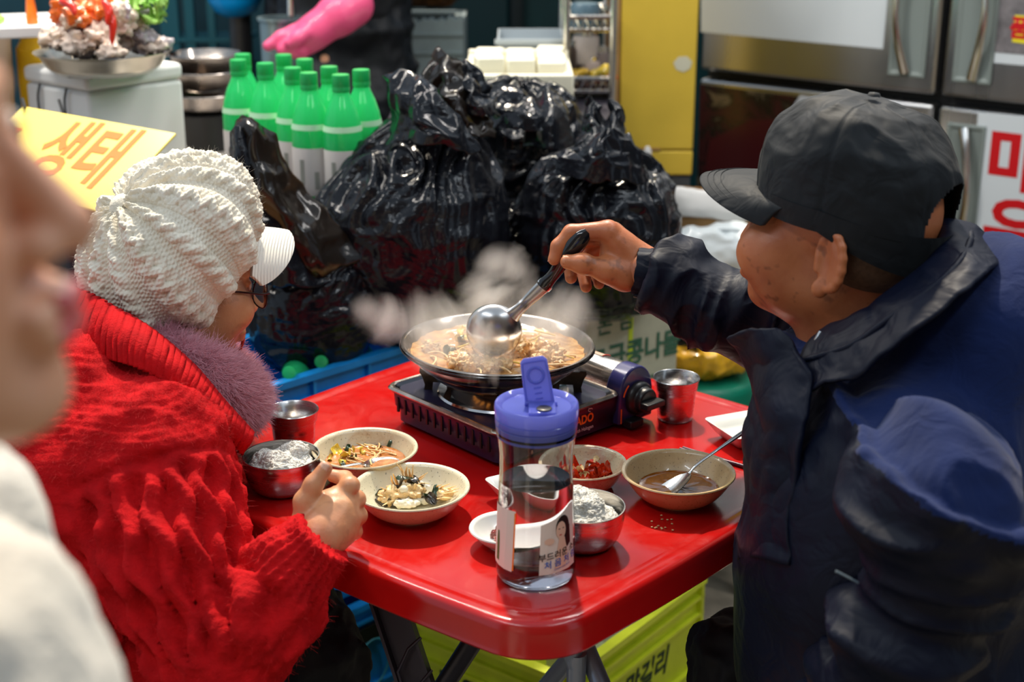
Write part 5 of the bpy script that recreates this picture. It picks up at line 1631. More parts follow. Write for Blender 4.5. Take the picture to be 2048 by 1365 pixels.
b = MB(); p1 = TL - yd * Hs * 0.28 + zd * 0.001; b.add([p1, p1 + xd * 0.05, p1 + xd * 0.03 - yd * 0.05, p1 - yd * 0.05], [(0, 1, 2, 3)]); b.build('corner_print', OR, sgo, smooth=False)
for px, py, px2, py2 in ((45, 198, 50, 216), (118, 200, 128, 232)):
    b = MB(); b.tube([at_y(px, py, 2.63), at_y(px2, py2, 2.60)], 0.003, 6); b.build('wire_hook', wire, sgo)
# supports for the sign: a post hidden behind the hat
b = MB(); pm = (TL + TR) / 2 - yd * Hs * 0.5
b.tube([Vector((pm.x, pm.y + 0.03, 0.0)), pm - zd * 0.006 + Vector((0, 0.0, -0.004))], 0.012, 10); b.build('post', M['tube_dark'], sgo)
# stacked steel pans behind
for k, (py, R) in enumerate([(205, 0.085), (160, 0.085), (128, 0.082)]):
    q = at_y(410, py, 3.22)
    b = MB(); b.lathe([(0.0001, 0), (R * 0.6, 0), (R * 0.85, 0.012), (R * 0.97, 0.040), (R, 0.042), (R * 0.985, 0.044), (R * 0.84, 0.014), (R * 0.6, 0.003), (0.0001, 0.003)], 40, cap0=False, cap1=False)
    o = b.build('steel_pan', M['pot'], None, deg=50); o.location = (q.x, q.y, q.z - 0.02); tag(o, ['steel pan lowest in the stack behind the bottles', 'steel pan in the middle of the stack behind the bottles', 'steel pan on top of the stack behind the bottles'][k], 'pan', 'stacked steel pans')
    if k == 0:
        b = MB(); b.lathe([(0.07, CZT), (0.075, CZT + 0.002), (0.075, q.z - 0.022), (0.07, q.z - 0.02)], 24); o2 = b.build('burner_stand', M['black'], None); o2.location = (q.x, q.y, 0); tag(o2, 'black burner stand under the stacked steel pans', 'stand')
# scraps on the counter
for k, (px, py) in enumerate([(392, 300), (382, 318), (410, 296), (420, 312), (430, 330)]):
    q = at_z(px, py, CZT + 0.003); b = MB(); leaf(b, q, 0.010, rnd, curl=0.3); o = b.build('scrap', M['yellow_leaf'], None); tag(o, ['yellow scrap on the counter, closest to the foam box edge', 'yellow scrap on the counter, right below the one closest to the foam box', 'yellow scrap on the counter, farthest back near the stacked pans', 'yellow scrap on the counter, in the middle of five', 'yellow scrap on the counter, closest to the green bottles'][k], 'scrap', 'scraps on the counter')

# ================================================================== dark kitchen corner behind
q = at_y(470, -8, 3.95)
b = MB(); b.lathe([(0.0001, -0.060), (0.03, -0.058), (0.055, -0.045), (0.072, -0.015), (0.080, 0.03), (0.083, 0.032), (0.076, 0.03), (0.068, -0.012), (0.05, -0.040), (0.0001, -0.052)], 40, cap0=False, cap1=False)
o = b.build('blue_basin', mat('blue_basin_plastic', srgb(0, 150, 226), 0.25, coat=0.3), None, deg=50); o.location = (q.x, q.y, q.z + 0.005); tag(o, 'bright blue plastic basin on a dark post at the top', 'basin')
b = MB(); b.tube([(q.x + 0.01, q.y, 0), (q.x + 0.01, q.y, q.z - 0.042)], 0.030, 12); b.tube([(q.x + 0.01, q.y, 0), (q.x + 0.01, q.y, 0.02)], 0.12, 16); o = b.build('post', M['black'], None); tag(o, 'dark post under the bright blue basin', 'post')
SHF = mat('teal_steel_rail', srgb(30, 92, 108), 0.35, 0.4)
sh = empty('kitchen_shelf', at_y(380, 200, 4.1), 0, 'dark teal metal shelf frame behind the bottles', 'shelf')
z0 = sh.location.z
for (px, w) in ((345, .05), (385, .025), (428, .02)):
    qq = at_y(px, 100, 4.1) - sh.location
    b = MB(); b.box((qq.x, 0, 0.75 - z0), (w, 0.03, 1.5)); b.build('upright', SHF, sh, smooth=False)
for py in (78, 135):
    qq = at_y(400, py, 4.1) - sh.location
    b = MB(); b.box((qq.x + 0.02, 0.05, qq.z), (0.24, 0.14, 0.012)); b.build('shelf_board', SHF, sh, smooth=False)
b = MB(); qq = at_y(300, 110, 4.4); b.box((qq.x - 0.1, 4.45, 0.8), (1.1, 0.10, 1.6)); o = b.build('cupboard', mat('dark_teal_cupboard', srgb(14, 58, 70), 0.45, var=0.3, vscale=5), None, smooth=False, bevel=0.006); tag(o, 'dark teal cupboard behind the seafood platter', 'cupboard')
b = MB(); b.box((qq.x - 0.1, 4.397, 1.0), (0.01, 0.01, 1.1)); b.build('door_gap', M['black'], o, smooth=False)
# glass canister and drum by the vendor
q = at_y(560, 45, 3.42)
hc = q.z + 0.012 - CZT
b = MB(); b.lathe([(0.0001, 0), (0.046, 0), (0.048, hc - 0.009), (0.053, hc - 0.006), (0.053, hc), (0.043, hc), (0.042, 0.02), (0.0001, 0.015)], 32); o = b.build('steel_canister', mat('grey_canister', srgb(120, 140, 146), 0.25, 0.6), None, deg=40); o.location = (q.x, q.y, CZT); tag(o, 'grey steel canister left of the pink glove', 'canister')
b = MB(); b.tube([(0.02, 0, hc * 0.5), (0.03, 0, hc + 0.1)], 0.008, 8); b.build('dipper_handle', M['steel_in'], o)
# grey broken foam box
q0 = at_y(790, 150, 3.98); q1 = at_y(928, 150, 3.98)
w = q1.x - q0.x; zt = at_y(860, 42, 3.98).z
fo = MB(); n = 24
pts = [(x, zt - q0.z + 0.3 + 0.006 * math.sin(k * 2.1) + 0.010 * k / n + rnd.uniform(-0.003, 0.003)) for k, x in enumerate(np.linspace(0, w, n))]
fo.prism([(w, 0), (0, 0)][::-1] + pts[::-1], 0.03)
g = fo.build('foam_crate', mat('grey_foam', srgb(140, 156, 160), 0.7, var=0.1, vscale=20), None, smooth=False); g.location = (q0.x, 3.98, q0.z - 0.3); tag(g, 'tall grey foam box with a broken rim right of the vendor', 'box')
for zz in (0.06, 0.11, 0.17):
    fo = MB(); fo.box((w / 2, -0.017, 0.3 + zz), (w, 0.006, 0.006)); fo.build('moulded_rib', bpy.data.materials['grey_foam'], g, smooth=False)
fo = MB(); fo.box((0.015, 0.16, 0.22), (0.03, 0.3, 0.44)); fo.box((w - 0.015, 0.16, 0.22), (0.03, 0.3, 0.44)); fo.box((w / 2, 0.30, 0.22), (w, 0.03, 0.44)); fo.build('foam_wall', bpy.data.materials['grey_foam'], g, smooth=False)
bb = Body().ell((w / 2 - 0.01, 0.15, 0.52), (0.12, 0.11, 0.085), k=0.02).ell((w / 2 + 0.06, 0.14, 0.55), (0.07, 0.09, 0.07), k=0.04); me_ = bb.mesh('brown_sack', 0.006); displace(me_, (ridged(verts_np(me_), 14, 3, 5) - 0.5) * 0.012)
o = link('brown_sack', me_, mat('brown_sacking', srgb(96, 62, 30), 0.7, var=0.4, vscale=20)); o.location = g.location + Vector((0, 0, 0.025)); tag(o, 'dark brown sack on the tall grey foam box at the top', 'sack')
# back worktop that carries the tofu box, the container, the wire rack and the yellow carton
bt = empty('back_worktop', (0.30, 3.22, 0), 0, 'low steel worktop behind the black bags', 'worktop')
WT = at_y(1060, 250, 3.0).z
b = MB(); b.box((-0.315, 0, WT - 0.012), (0.50, 0.50, 0.024)); b.build('worktop', M['tube_dark'], bt, bevel=0.003)
for x in (-0.54, -0.09):
    for y in (-0.23, 0.23):
        b = MB(); b.box((x, y, (WT - 0.024) / 2), (0.04, 0.04, WT - 0.024)); b.build('leg', M['tube_dark'], bt, smooth=False)
CR = mat('cream_foam', srgb(232, 226, 202), 0.6, var=0.05)
q = at_y(1145, 165, 3.05); q2 = at_y(930, 125, 3.05)
tb = empty('tofu_box', (q2.x, 2.99, WT), 0, 'cream foam box heaped with white tofu blocks', 'box')
w = q.x - q2.x; h = at_y(1040, 140, 3.05).z - WT
b = MB(); b.box((w / 2, 0, h / 2), (w, 0.02, h)); b.box((0.01, 0.16, h / 2), (0.02, 0.3, h)); b.box((w - 0.01, 0.16, h / 2), (0.02, 0.3, h)); b.box((w / 2, 0.31, h / 2 + 0.01), (w, 0.02, h)); b.box((w / 2, 0.16, 0.01), (w, 0.3, 0.02)); b.build('body', CR, tb, bevel=0.004)
for k in range(9):
    x, y = 0.05 + 0.066 * (k % 3), 0.07 + 0.08 * (k // 3)
    b = MB(); b.box((tb.location.x + x, tb.location.y + y, WT + h - 0.005 + 0.012 * rnd.random()), (0.060, 0.070, 0.05), rot=(0, 0, rnd.uniform(-.15, .15)))
    o = b.build('tofu_block', mat('white_tofu', srgb(240, 236, 214), 0.4) if 'white_tofu' not in bpy.data.materials else bpy.data.materials['white_tofu'], None, bevel=0.005); tag(o, 'white tofu block in the %s row of the cream foam box, %s' % (['front', 'middle', 'back'][k // 3], ['at its left', 'in its middle', 'at its right'][k % 3]), 'tofu', 'tofu blocks in the foam box')
b = MB(); b.box((0.0, -0.002, 0.02), (0.05, 0.004, 0.02)); b.build('paper_tag', M['label'], tb, smooth=False)
# translucent container
q = at_y(995, 150, 3.33); q2 = at_y(1130, 78, 3.33); w = q2.x - q.x; h = q2.z - WT
b = MB(); b.box((w / 2, 0, h / 2), (w, 0.004, h)); b.box((w / 2, 0.2, h / 2), (w, 0.004, h)); b.box((0.002, 0.1, h / 2), (0.004, 0.2, h)); b.box((w - 0.002, 0.1, h / 2), (0.004, 0.2, h)); b.box((w / 2, 0.1, 0.002), (w, 0.2, 0.004)); b.box((w / 2, -0.004, h - 0.006), (w + 0.012, 0.010, 0.010))
o = b.build('clear_tub', mat('frosted_plastic', srgb(196, 208, 216), 0.45, trans=0.35), None, smooth=False); o.location = (q.x, 3.33, WT); tag(o, 'frosted plastic tub standing behind the tofu box', 'tub')
b = MB(); b.box((w / 2, 0.1, h * 0.3), (w - 0.02, 0.17, h * 0.55)); b.build('ice', mat('cloudy_ice', srgb(206, 214, 218), 0.4), o, bevel=0.01)
# wire rack with odds and ends
rk = empty('wire_rack', at_y(1172, 250, 3.30), 0, 'chrome wire rack of jars and packets left of the yellow carton', 'rack')
rk.location.z = WT
wl, wr = at_y(1132, 100, 3.30).x - rk.location.x, at_y(1226, 100, 3.30).x - rk.location.x
for x in (wl, wr):
    for y in (0.0, 0.26):
        b = MB(); b.tube([(x, y, 0), (x, y, 0.62)], 0.009, 10); b.build('post', M['steel_in'], rk)
def shelf(zt, nm):
    b = MB()
    for y in (0, 0.26):
        b.tube([(wl, y, zt), (wr, y, zt)], 0.006, 6); b.tube([(wl, y, zt - 0.028), (wr, y, zt - 0.028)], 0.005, 6)
        n = 5
        for k in range(n):
            xa, xb = wl + (wr - wl) * k / n, wl + (wr - wl) * (k + 1) / n
            b.tube([(xa, y, zt), ((xa + xb) / 2, y, zt - 0.028), (xb, y, zt)], 0.0025, 5)
    for k in range(9): b.tube([(wl + (wr - wl) * k / 8, 0, zt), (wl + (wr - wl) * k / 8, 0.26, zt)], 0.003, 5)
    b.build(nm, M['steel_in'], rk)
zs = at_y(1172, 35, 3.30).z - WT
shelf(zs, 'shelf'); shelf(0.05, 'shelf'); shelf(0.6, 'shelf')
things = [('jar', 1172, 78, .030, .055, srgb(190, 180, 172), 'pale jar on the wire rack under the chrome shelf'), ('jar', 1205, 110, .022, .05, srgb(110, 100, 98), 'grey jar at the right of the wire rack'), ('jar', 1180, 125, .030, .04, srgb(176, 160, 152), 'squat pale jar on the wire rack above the yellow packets'), ('jar', 1150, 100, .02, .06, srgb(84, 72, 64), 'brown jar at the left of the wire rack'), ('tin', 1170, 15, .035, .05, srgb(90, 116, 130), 'blue grey tin on the upper shelf of the wire rack')]
for (nm, px, py, r, h, c, lab) in things:
    q = at_y(px, py, 3.42)
    b = MB(); b.lathe([(0.0001, -h), (r, -h), (r * 1.05, 0), (r * 0.9, h * 0.2), (0.0001, h * 0.22)], 20); o = b.build(nm, mat('%s_%d' % (nm, px), c, 0.35), None); o.location = q; tag(o, lab, nm)
    if nm == 'jar':
        b = MB(); b.lathe([(r * 0.92, h * 0.12), (r * 0.95, h * 0.4), (0.0001, h * 0.42)], 20); b.build('lid', M['steel_in'], o)
for k, (px, py, c, lab) in enumerate([(1150, 148, srgb(226, 180, 30), 'shiny yellow packet at the left on the wire rack'), (1200, 143, srgb(240, 204, 60), 'long shiny yellow packet on the wire rack'), (1205, 160, srgb(220, 80, 30), 'orange red packet on the wire rack below the yellow one')]):
    q = at_y(px, py, 3.36); b = MB(); add_np(b, lump((0, 0, 0), (0.030, 0.015, 0.011), k, 0.6, 0.003)); o = b.build('packet', mat('packet_%d' % k, c, 0.25, coat=0.4), None); o.location = q; o.rotation_euler = (0, -0.25, 0); tag(o, lab, 'packet')
for k, (py, c) in enumerate([(178, srgb(60, 40, 32)), (212, srgb(120, 74, 40)), (240, srgb(34, 26, 24))]):
    q = at_y(1185, py, 3.33); b = MB(); b.box((0, 0, 0), (0.10, 0.12, 0.026)); o = b.build('tray', mat('tray_%d' % k, c, 0.5), None, bevel=0.004); o.location = q + Vector((0, 0.06, 0)); tag(o, ['dark brown tray, top of three on the wire rack', 'orange brown tray, middle of three on the wire rack', 'black tray, lowest of three on the wire rack'][k], 'tray', 'trays on the wire rack')
# tall yellow carton
q0, q1 = at_y(1236, 300, 3.40), at_y(1386, 300, 3.40)
zl = at_y(1310, 352, 3.40).z
yc = empty('yellow_carton', (q0.x, 3.40, zl), 0, 'tall yellow carton with brown edges beside the steel fridge', 'box')
YL = mat('yellow_carton_card', srgb(216, 184, 62), 0.6, var=0.06, vscale=6, bump=0.05, bscale=8)
w = q1.x - q0.x; zs = q0.z - zl
b = MB(); b.box((w / 2, 0.13, (zs + 0.66) / 2), (w, 0.26, 0.66 - zs)); b.build('body', YL, yc, bevel=0.004)
b = MB(); b.box((w / 2, 0.13, zs / 2 - 0.001), (w, 0.26, zs - 0.004)); b.build('lower_panel', YL, yc, bevel=0.004)
b = MB(); b.box((-0.010, 0.10, 0.34), (0.016, 0.20, 0.60)); b.build('open_flap', M['brown_carton'], yc, smooth=False)
b = MB(); zc = at_y(1365, 128, 3.40).z - zl; xc = at_y(1366, 128, 3.40).x - q0.x
b.prism([(xc + 0.022 * math.cos(2 * PI * k / 7 + .3) * (1 + .1 * math.sin(3 * k)), zc + 0.019 * math.sin(2 * PI * k / 7 + .3)) for k in range(7)], 0.001, (0, -0.0006, 0)); b.build('torn_patch', mat('bare_card', srgb(206, 204, 180), 0.7), yc, smooth=False)
pb_ = MB(); pb_.box((q0.x + w / 2, 3.53, zl / 2), (w * 0.96, 0.25, zl)); po_ = pb_.build('crate_plinth', mat('grey_plinth', srgb(70, 72, 74), 0.6), None, bevel=0.004); tag(po_, 'grey plinth under the tall yellow carton', 'plinth')
b = MB(); b.box((w * 0.42, -0.001, zs + 0.002), (0.05, 0.003, 0.005)); b.build('hand_hole', M['brown_carton'], yc, smooth=False)
q = at_y(1296, 312, 3.37); b = MB(); b.box((0, 0, 0), (0.018, 0.018, 0.026)); b.box((0, 0, 0.016), (0.012, 0.012, 0.008)); o = b.build('plastic_stopper', FO, None, bevel=0.003); o.location = (q.x, 3.385, q.z); tag(o, 'small white plastic bottle top in front of the yellow carton', 'stopper')

# ================================================================== steel fridge
O3 = at_z(1400, 147, 0.93)
E3 = at_z(2048, 219, 0.93) - O3
fa = math.atan2(E3.y, E3.x)
fr = empty('fridge', (O3.x, O3.y, 0), fa, 'four door stainless fridge with photos and a sign behind the man', 'fridge')
FS = mat('fridge_steel', (0.50, 0.50, 0.50, 1), 0.30, 1.0, rvar=0.05, vscale=10, stretch=(1, 1, 0.05), bump=0.02, bscale=6)
GK = mat('rubber_gasket', (0.010, 0.012, 0.014, 1), 0.6)
s_mid = along(Vector((O3.x, O3.y, 0.93)), fa, 1876)
Wd = 2 * s_mid + 0.01
b = MB(); b.box((Wd / 2, 0.40, 0.99), (Wd, 0.72, 1.86)); b.build('body', GK, fr, smooth=False)
doors = {}
for (i, x0, x1) in ((0, 0.004, s_mid - 0.008), (1, s_mid + 0.008, Wd - 0.004)):
    for (j, z0, z1) in ((0, 0.10, 0.918), (1, 0.942, 1.90)):
        b = MB(); b.box(((x0 + x1) / 2, 0.015, (z0 + z1) / 2), (x1 - x0, 0.045, z1 - z0))
        d = b.build('door', FS, fr, bevel=0.008)
        doors[i, j] = d
        hx = (x1 - 0.072) if i == 0 else (x0 + 0.072)
        # recessed pull: tray of grey plastic with a curved chrome blade
        zc = (z0 + 0.20) if j else (z1 - 0.20)
        b = MB()
        rr = lambda k, dx, dz, y: [Vector((hx + sx * (0.042 - dx) , y, zc + sz * (0.16 - dz))) for sx, sz in ((-1, -1), (1, -1), (1, 1), (-1, 1))]
        b.rings([rr(0, -0.006, -0.006, -0.009), rr(0, -0.004, -0.004, -0.014), rr(0, 0.003, 0.003, -0.014), rr(0, 0.006, 0.008, -0.010)], True, True, True)
        h = b.build('handle_recess', mat('grey_handle_plastic', srgb(128, 138, 134), 0.35) if 'grey_handle_plastic' not in bpy.data.materials else bpy.data.materials['grey_handle_plastic'], d, bevel=0.002)
        b = MB(); sgn = 1 if i == 0 else -1
        pth = smooth_path([(hx - sgn * 0.002, -0.016, zc - 0.155), (hx - sgn * 0.022, -0.036, zc - 0.06), (hx - sgn * 0.026, -0.040, zc + 0.02), (hx - sgn * 0.010, -0.030, zc + 0.11), (hx + sgn * 0.004, -0.016, zc + 0.155)], 20)
        b.tube(pth, [0.014 - 0.006 * math.sin(PI * k / 20) for k in range(21)], 12, flat=0.55, upv=(0, 1, 0)); b.build('pull', M['steel_in'], h)
def fquad(nm, m, parent, px, y=-0.0085):
    """flat sheet on the doors from photo pixels"""
    nrm = Vector((math.sin(fa), -math.cos(fa), 0)); P0 = Vector((O3.x, O3.y, 0)) + nrm * -y * 0 + nrm * (-(y))
    inv = (Matrix.Translation((O3.x, O3.y, 0)) @ Matrix.Rotation(fa, 4, 'Z')).inverted()
    V = []
    for (a, c) in px:
        d = ray(a, c); C0 = Vector((0, 0, CAM_Z))
        t = (P0 - C0).dot(nrm) / d.dot(nrm)
        q = inv @ (C0 + d * t); V.append(Vector((q.x, y, q.z)))
    b = MB(); n = len(V)
    W2 = [v + Vector((0, 0.0008, 0)) for v in V]
    b.add(V + W2, [tuple(range(n)), tuple(reversed(range(n, 2 * n)))] + [(k, n + k, n + (k + 1) % n, (k + 1) % n) for k in range(n)])
    return b.build(nm, m, parent, smooth=False), V
WP = mat('white_paper', srgb(214, 222, 226), 0.5)
fquad('paper_sheet', WP, doors[0, 1], [(1402, -160), (1402, 64), (1766, 98), (1790, -160)], -0.0088)
N = Nodes('food_photo')
v = N.coord((1, 1, 1)); f = N.noise(9, 5, 0.65, vec=v, dist=1.0)
N.l(N.ramp(f, [(0.30, srgb(20, 14, 16)), (0.42, srgb(60, 26, 28)), (0.52, srgb(24, 22, 20)), (0.60, srgb(110, 96, 74)), (0.66, srgb(40, 34, 30)), (0.8, srgb(190, 176, 170))]), N.b.inputs['Base Color'])
N.b.inputs['Roughness'].default_value = 0.25
ph, V = fquad('food_photo', N.m, doors[0, 0], [(1400, 168), (1394, 400), (1740, 420), (1752, 214)], -0.0088)
fquad('photo_plate', mat('photo_pale_print', srgb(196, 200, 206), 0.3), ph, [(1600, 190), (1570, 240), (1620, 262), (1700, 260), (1748, 250), (1750, 214)], -0.0094)
fquad('photo_meat', mat('photo_red_print', srgb(70, 22, 26), 0.3), ph, [(1420, 280), (1410, 340), (1470, 380), (1560, 330), (1600, 290), (1570, 240), (1500, 240)], -0.0094)
p2, V = fquad('framed_photo', WP, doors[1, 1], [(2004, -120), (1968, 124), (2100, 136), (2130, -120)], -0.0088)
fquad('photo_print', mat('photo_grey_print', srgb(120, 116, 118), 0.4, var=0.4, vscale=30), p2, [(2012, -110), (1982, 104), (2100, 114), (2120, -110)], -0.0096)
ytag, V = fquad('yellow_tag', mat('yellow_tag', srgb(238, 222, 40), 0.5), p2, [(2030, 30), (2024, 84), (2100, 94), (2110, 36)], -0.0104)
RED = mat('red_sign_print', srgb(206, 16, 26), 0.45)
cv = sum(V, Vector()) / 4
place_text('lettering', '품절', 0.05, (cv.x - 0.006, -0.0104, cv.z), (1, 0, 0), (0, 0, 1), RED, ytag, bold=0.002)
sgn2, V = fquad('menu_sign', WP, doors[1, 0], [(1956, 224), (1926, 700), (2110, 720), (2130, 244)], -0.0088)
zt, xl = V[0].z, V[0].x
for k, ch in enumerate('매운탕'):
    a = [(2012, 330), (2004, 470), (1998, 610)][k]
    q, VV = fquad('marker', WP, None, [a, (a[0] + 1, a[1]), (a[0] + 1, a[1] + 1)], -0.0088); bpy.data.objects.remove(q)
    place_text('lettering', ch, 0.165, (VV[0].x + 0.030, -0.0088, VV[0].z), (1, 0, 0), (0, 0, 1), RED, sgn2, bold=0.0045, squash=1.05)
# ================================================================== people
def skin_mat(name, base, red, spots=0.0, spot_col=(0.05, 0.02, 0.012, 1)):
    N = Nodes(name)
    f = N.noise(18, 5, 0.6)
    col = N.ramp(f, [(0.3, base), (0.7, red)])
    if spots:
        g = N.noise(52, 2, 0.5)
        mx = N.n('ShaderNodeMix', data_type='RGBA')
        N.l(N.ramp(g, [(0.60, (0, 0, 0, 1)), (0.68, (spots,) * 3 + (1,))]), mx.inputs['Factor'])
        N.l(col, mx.inputs['A']); mx.inputs['B'].default_value = spot_col
        col = mx.outputs['Result']
    N.l(col, N.b.inputs['Base Color'])
    N.b.inputs['Roughness'].default_value = 0.42
    N.b.inputs['Subsurface Weight'].default_value = 0.12
    N.b.inputs['Subsurface Radius'].default_value = (0.012, 0.004, 0.002)
    N.b.inputs['Subsurface Scale'].default_value = 0.4
    n1 = N.bump(N.noise(160, 4, 0.6), 0.25, 0.0015)
    N.l(N.bump(N.noise(700, 2, 0.5), 0.2, 0.0005, n1), N.b.inputs['Normal'])
    return N.m

class Frame:
    """local head or body frame: x forward, y to the person's left, z up"""
    def __init__(self, o, yaw, pitch=0.0, roll=0.0, s=1.0):
        self.R = Matrix.Rotation(yaw, 3, 'Z') @ Matrix.Rotation(-pitch, 3, 'Y') @ Matrix.Rotation(roll, 3, 'X')
        self.o, self.s = Vector(o), s
    def __call__(self, x, y=None, z=None):
        p = Vector(x) if y is None else Vector((x, y, z))
        return self.o + self.R @ (p * self.s)
    def d(self, x, y, z):
        return self.R @ Vector((x, y, z))
    @property
    def M(self):
        return np.array(self.R)

def head_body(F, b=None, nose=1.0, cheek=0.0, ear_x=-0.012, ears=(1, -1), chin=0.0, neck=0.16, ear_s=1.0):
    b = b or Body()
    E = lambda c, r, k=0.02, sub=False, R=None: b.ell(F(*c), [q * F.s for q in r], R=F.M if R is None else F.M @ np.array(R), k=k * F.s, sub=sub)
    C = lambda a, c, ra, rb, k=0.02: b.cap(F(*a), F(*c), ra * F.s, rb * F.s, k * F.s)
    E((-0.012, 0, 0.045), (0.095, 0.075, 0.085))
    E((0.040, 0, -0.012), (0.052, 0.060, 0.085), 0.03)
    E((0.046, 0, -0.062 + chin), (0.045, 0.050, 0.042), 0.03)
    E((0.078, 0, -0.090 + chin), (0.020, 0.024, 0.018), 0.02)
    for s in (1, -1):
        E((0.062, s * (0.045 + cheek), -0.016), (0.030, 0.022, 0.027), 0.035)
        E((0.020, s * 0.050, -0.055 + chin * 0.7), (0.035, 0.016, 0.026), 0.03)
    E((0.082, 0, 0.036), (0.018, 0.050, 0.013), 0.016)
    for s in (1, -1):
        E((0.101, s * 0.031, 0.014), (0.013, 0.018, 0.011), 0.010, True)
    C((0.094, 0, 0.018), (0.100 + 0.022 * nose, 0, -0.022), 0.007, 0.0125, 0.012)
    for s in (1, -1):
        E((0.100 + 0.006 * nose, s * 0.013, -0.027), (0.010, 0.009, 0.008), 0.007)
        E((0.110 + 0.004 * nose, s * 0.006, -0.036), (0.005, 0.004, 0.004), 0.003, True)
        E((0.083, s * 0.031, 0.014), (0.0125, 0.0125, 0.0125), 0.003)
        C((0.090, s * 0.018, 0.0225), (0.086, s * 0.046, 0.020), 0.0045, 0.0035, 0.005)
        C((0.094, s * 0.018, 0.0052), (0.087, s * 0.044, 0.0075), 0.0035, 0.0030, 0.005)
    C((0.098, -0.022, -0.0545 + chin * 0.4), (0.098, 0.022, -0.0545 + chin * 0.4), 0.0062, 0.0062, 0.009)
    C((0.105, -0.008, -0.0525 + chin * 0.4), (0.105, 0.008, -0.0525 + chin * 0.4), 0.0055, 0.0055, 0.008)
    C((0.101, -0.014, -0.0640 + chin * 0.5), (0.101, 0.014, -0.0640 + chin * 0.5), 0.0068, 0.0068, 0.009)
    E((0.112, 0, -0.0585 + chin * 0.45), (0.010, 0.026, 0.0016), 0.003, True)
    for s in ears:
        z = ear_s
        Rr = Matrix.Rotation(s * math.radians(-24), 3, 'Z') @ Matrix.Rotation(math.radians(12), 3, 'Y')
        y = 0.083
        E((ear_x - 0.006, s * (y + 0.004), 0.004), (0.0190 * z, 0.0065, 0.0320 * z), 0.008, False, Rr)
        E((ear_x - 0.001, s * (y + 0.0098), 0.004), (0.0115 * z, 0.0058, 0.0205 * z), 0.006, True, Rr)
        pts = []
        for k in range(12):
            a = math.radians(-60 + 25 * k)
            dx = -0.0165 * z * math.sin(a - 0.3)
            pts.append((ear_x - 0.006 + dx, s * (y + 0.0055 - 0.42 * dx), 0.005 + 0.029 * z * math.cos(a - 0.3)))
        for k in range(10):
            C(pts[k], pts[k + 1], 0.0036 * z, 0.0036 * z, 0.003)
        E((ear_x + 0.003, s * (y + 0.001), -0.027 * z), (0.009 * z, 0.006, 0.010 * z), 0.006)
        C((ear_x + 0.010, s * (y - 0.001), 0.006), (ear_x + 0.010, s * (y - 0.001), -0.008), 0.0045, 0.0045, 0.005)
        C((ear_x - 0.010, s * (y + 0.0065), 0.018 * z), (ear_x - 0.012, s * (y + 0.0065), -0.010 * z), 0.0032, 0.0030, 0.004)
    if neck:
        C((-0.022, 0, -0.045), (-0.036, 0, -neck), 0.056, 0.058, 0.03)
    return b

def eyes_for(F, parent, name='eye'):
    for s in (1, -1):
        mb = MB()
        c = F(0.0855, s * 0.031, 0.014)
        mb.lathe([(0.0001, -0.0115), (0.008, -0.008), (0.0115, 0), (0.0085, 0.0085), (0.006, 0.0105)], 20, c=c, rot=F.R @ Matrix.Rotation(PI / 2, 3, 'Y'), mi=0, cap1=False)
        mb.lathe([(0.006, 0.0105), (0.0025, 0.0118), (0.0001, 0.0122)], 20, c=c, rot=F.R @ Matrix.Rotation(PI / 2, 3, 'Y'), mi=1, cap0=False)
        mb.build(name, [mat('eye_white', srgb(226, 220, 212), 0.15) if 'eye_white' not in bpy.data.materials else bpy.data.materials['eye_white'], mat('dark_iris', srgb(30, 18, 12), 0.08) if 'dark_iris' not in bpy.data.materials else bpy.data.materials['dark_iris']], parent)

def fingers(b, chains, k=0.006):
    for pts, rads in chains:
        b.chain([tuple(p) for p in pts], rads, k)
    return b

def cloth_noise(me, scale, amp, seed, stretch=(1, 1, 1), octaves=3, rot=None):
    P = verts_np(me)
    A = (P @ np.array(rot)) if rot is not None else P
    A = A * np.array(stretch)
    W = A + 0.25 / scale * np.stack([fbm(A, scale * 0.8, 2, seed + 1), fbm(A, scale * 0.8, 2, seed + 2), fbm(A, scale * 0.8, 2, seed + 3)], 1)
    displace(me, (ridged(W, scale, octaves, seed) - 0.45) * amp)

def axis_frame(a, b, ref=(0, 0, 1)):
    x = (Vector(b) - Vector(a)).normalized()
    r = Vector(ref); z = (r - x * r.dot(x)).normalized(); y = z.cross(x)
    return np.array([x, y, z]).T
def nail(name, tip, d, nrm, r, m, parent):
    """a finger nail: small curved plate lying on the fingertip"""
    d = Vector(d).normalized(); nrm = (Vector(nrm) - d * Vector(nrm).dot(d)).normalized(); s = d.cross(nrm)
    g = []
    for i in range(6):
        u = -0.9 + 1.6 * i / 5
        g.append([Vector(tip) + d * (r * u) + s * (r * 0.72 * v * math.sqrt(max(0.05, 1 - 0.5 * max(0, u) ** 2))) + nrm * (r * (0.98 - 0.30 * v * v)) for v in (-1, -.6, -.2, .2, .6, 1)])
    mb = MB(); mb.rings(g, False, False, False)
    o = mb.build(name, m, parent)
    md = o.modifiers.new('thickness', 'SOLIDIFY'); md.thickness = 0.0006
    return o
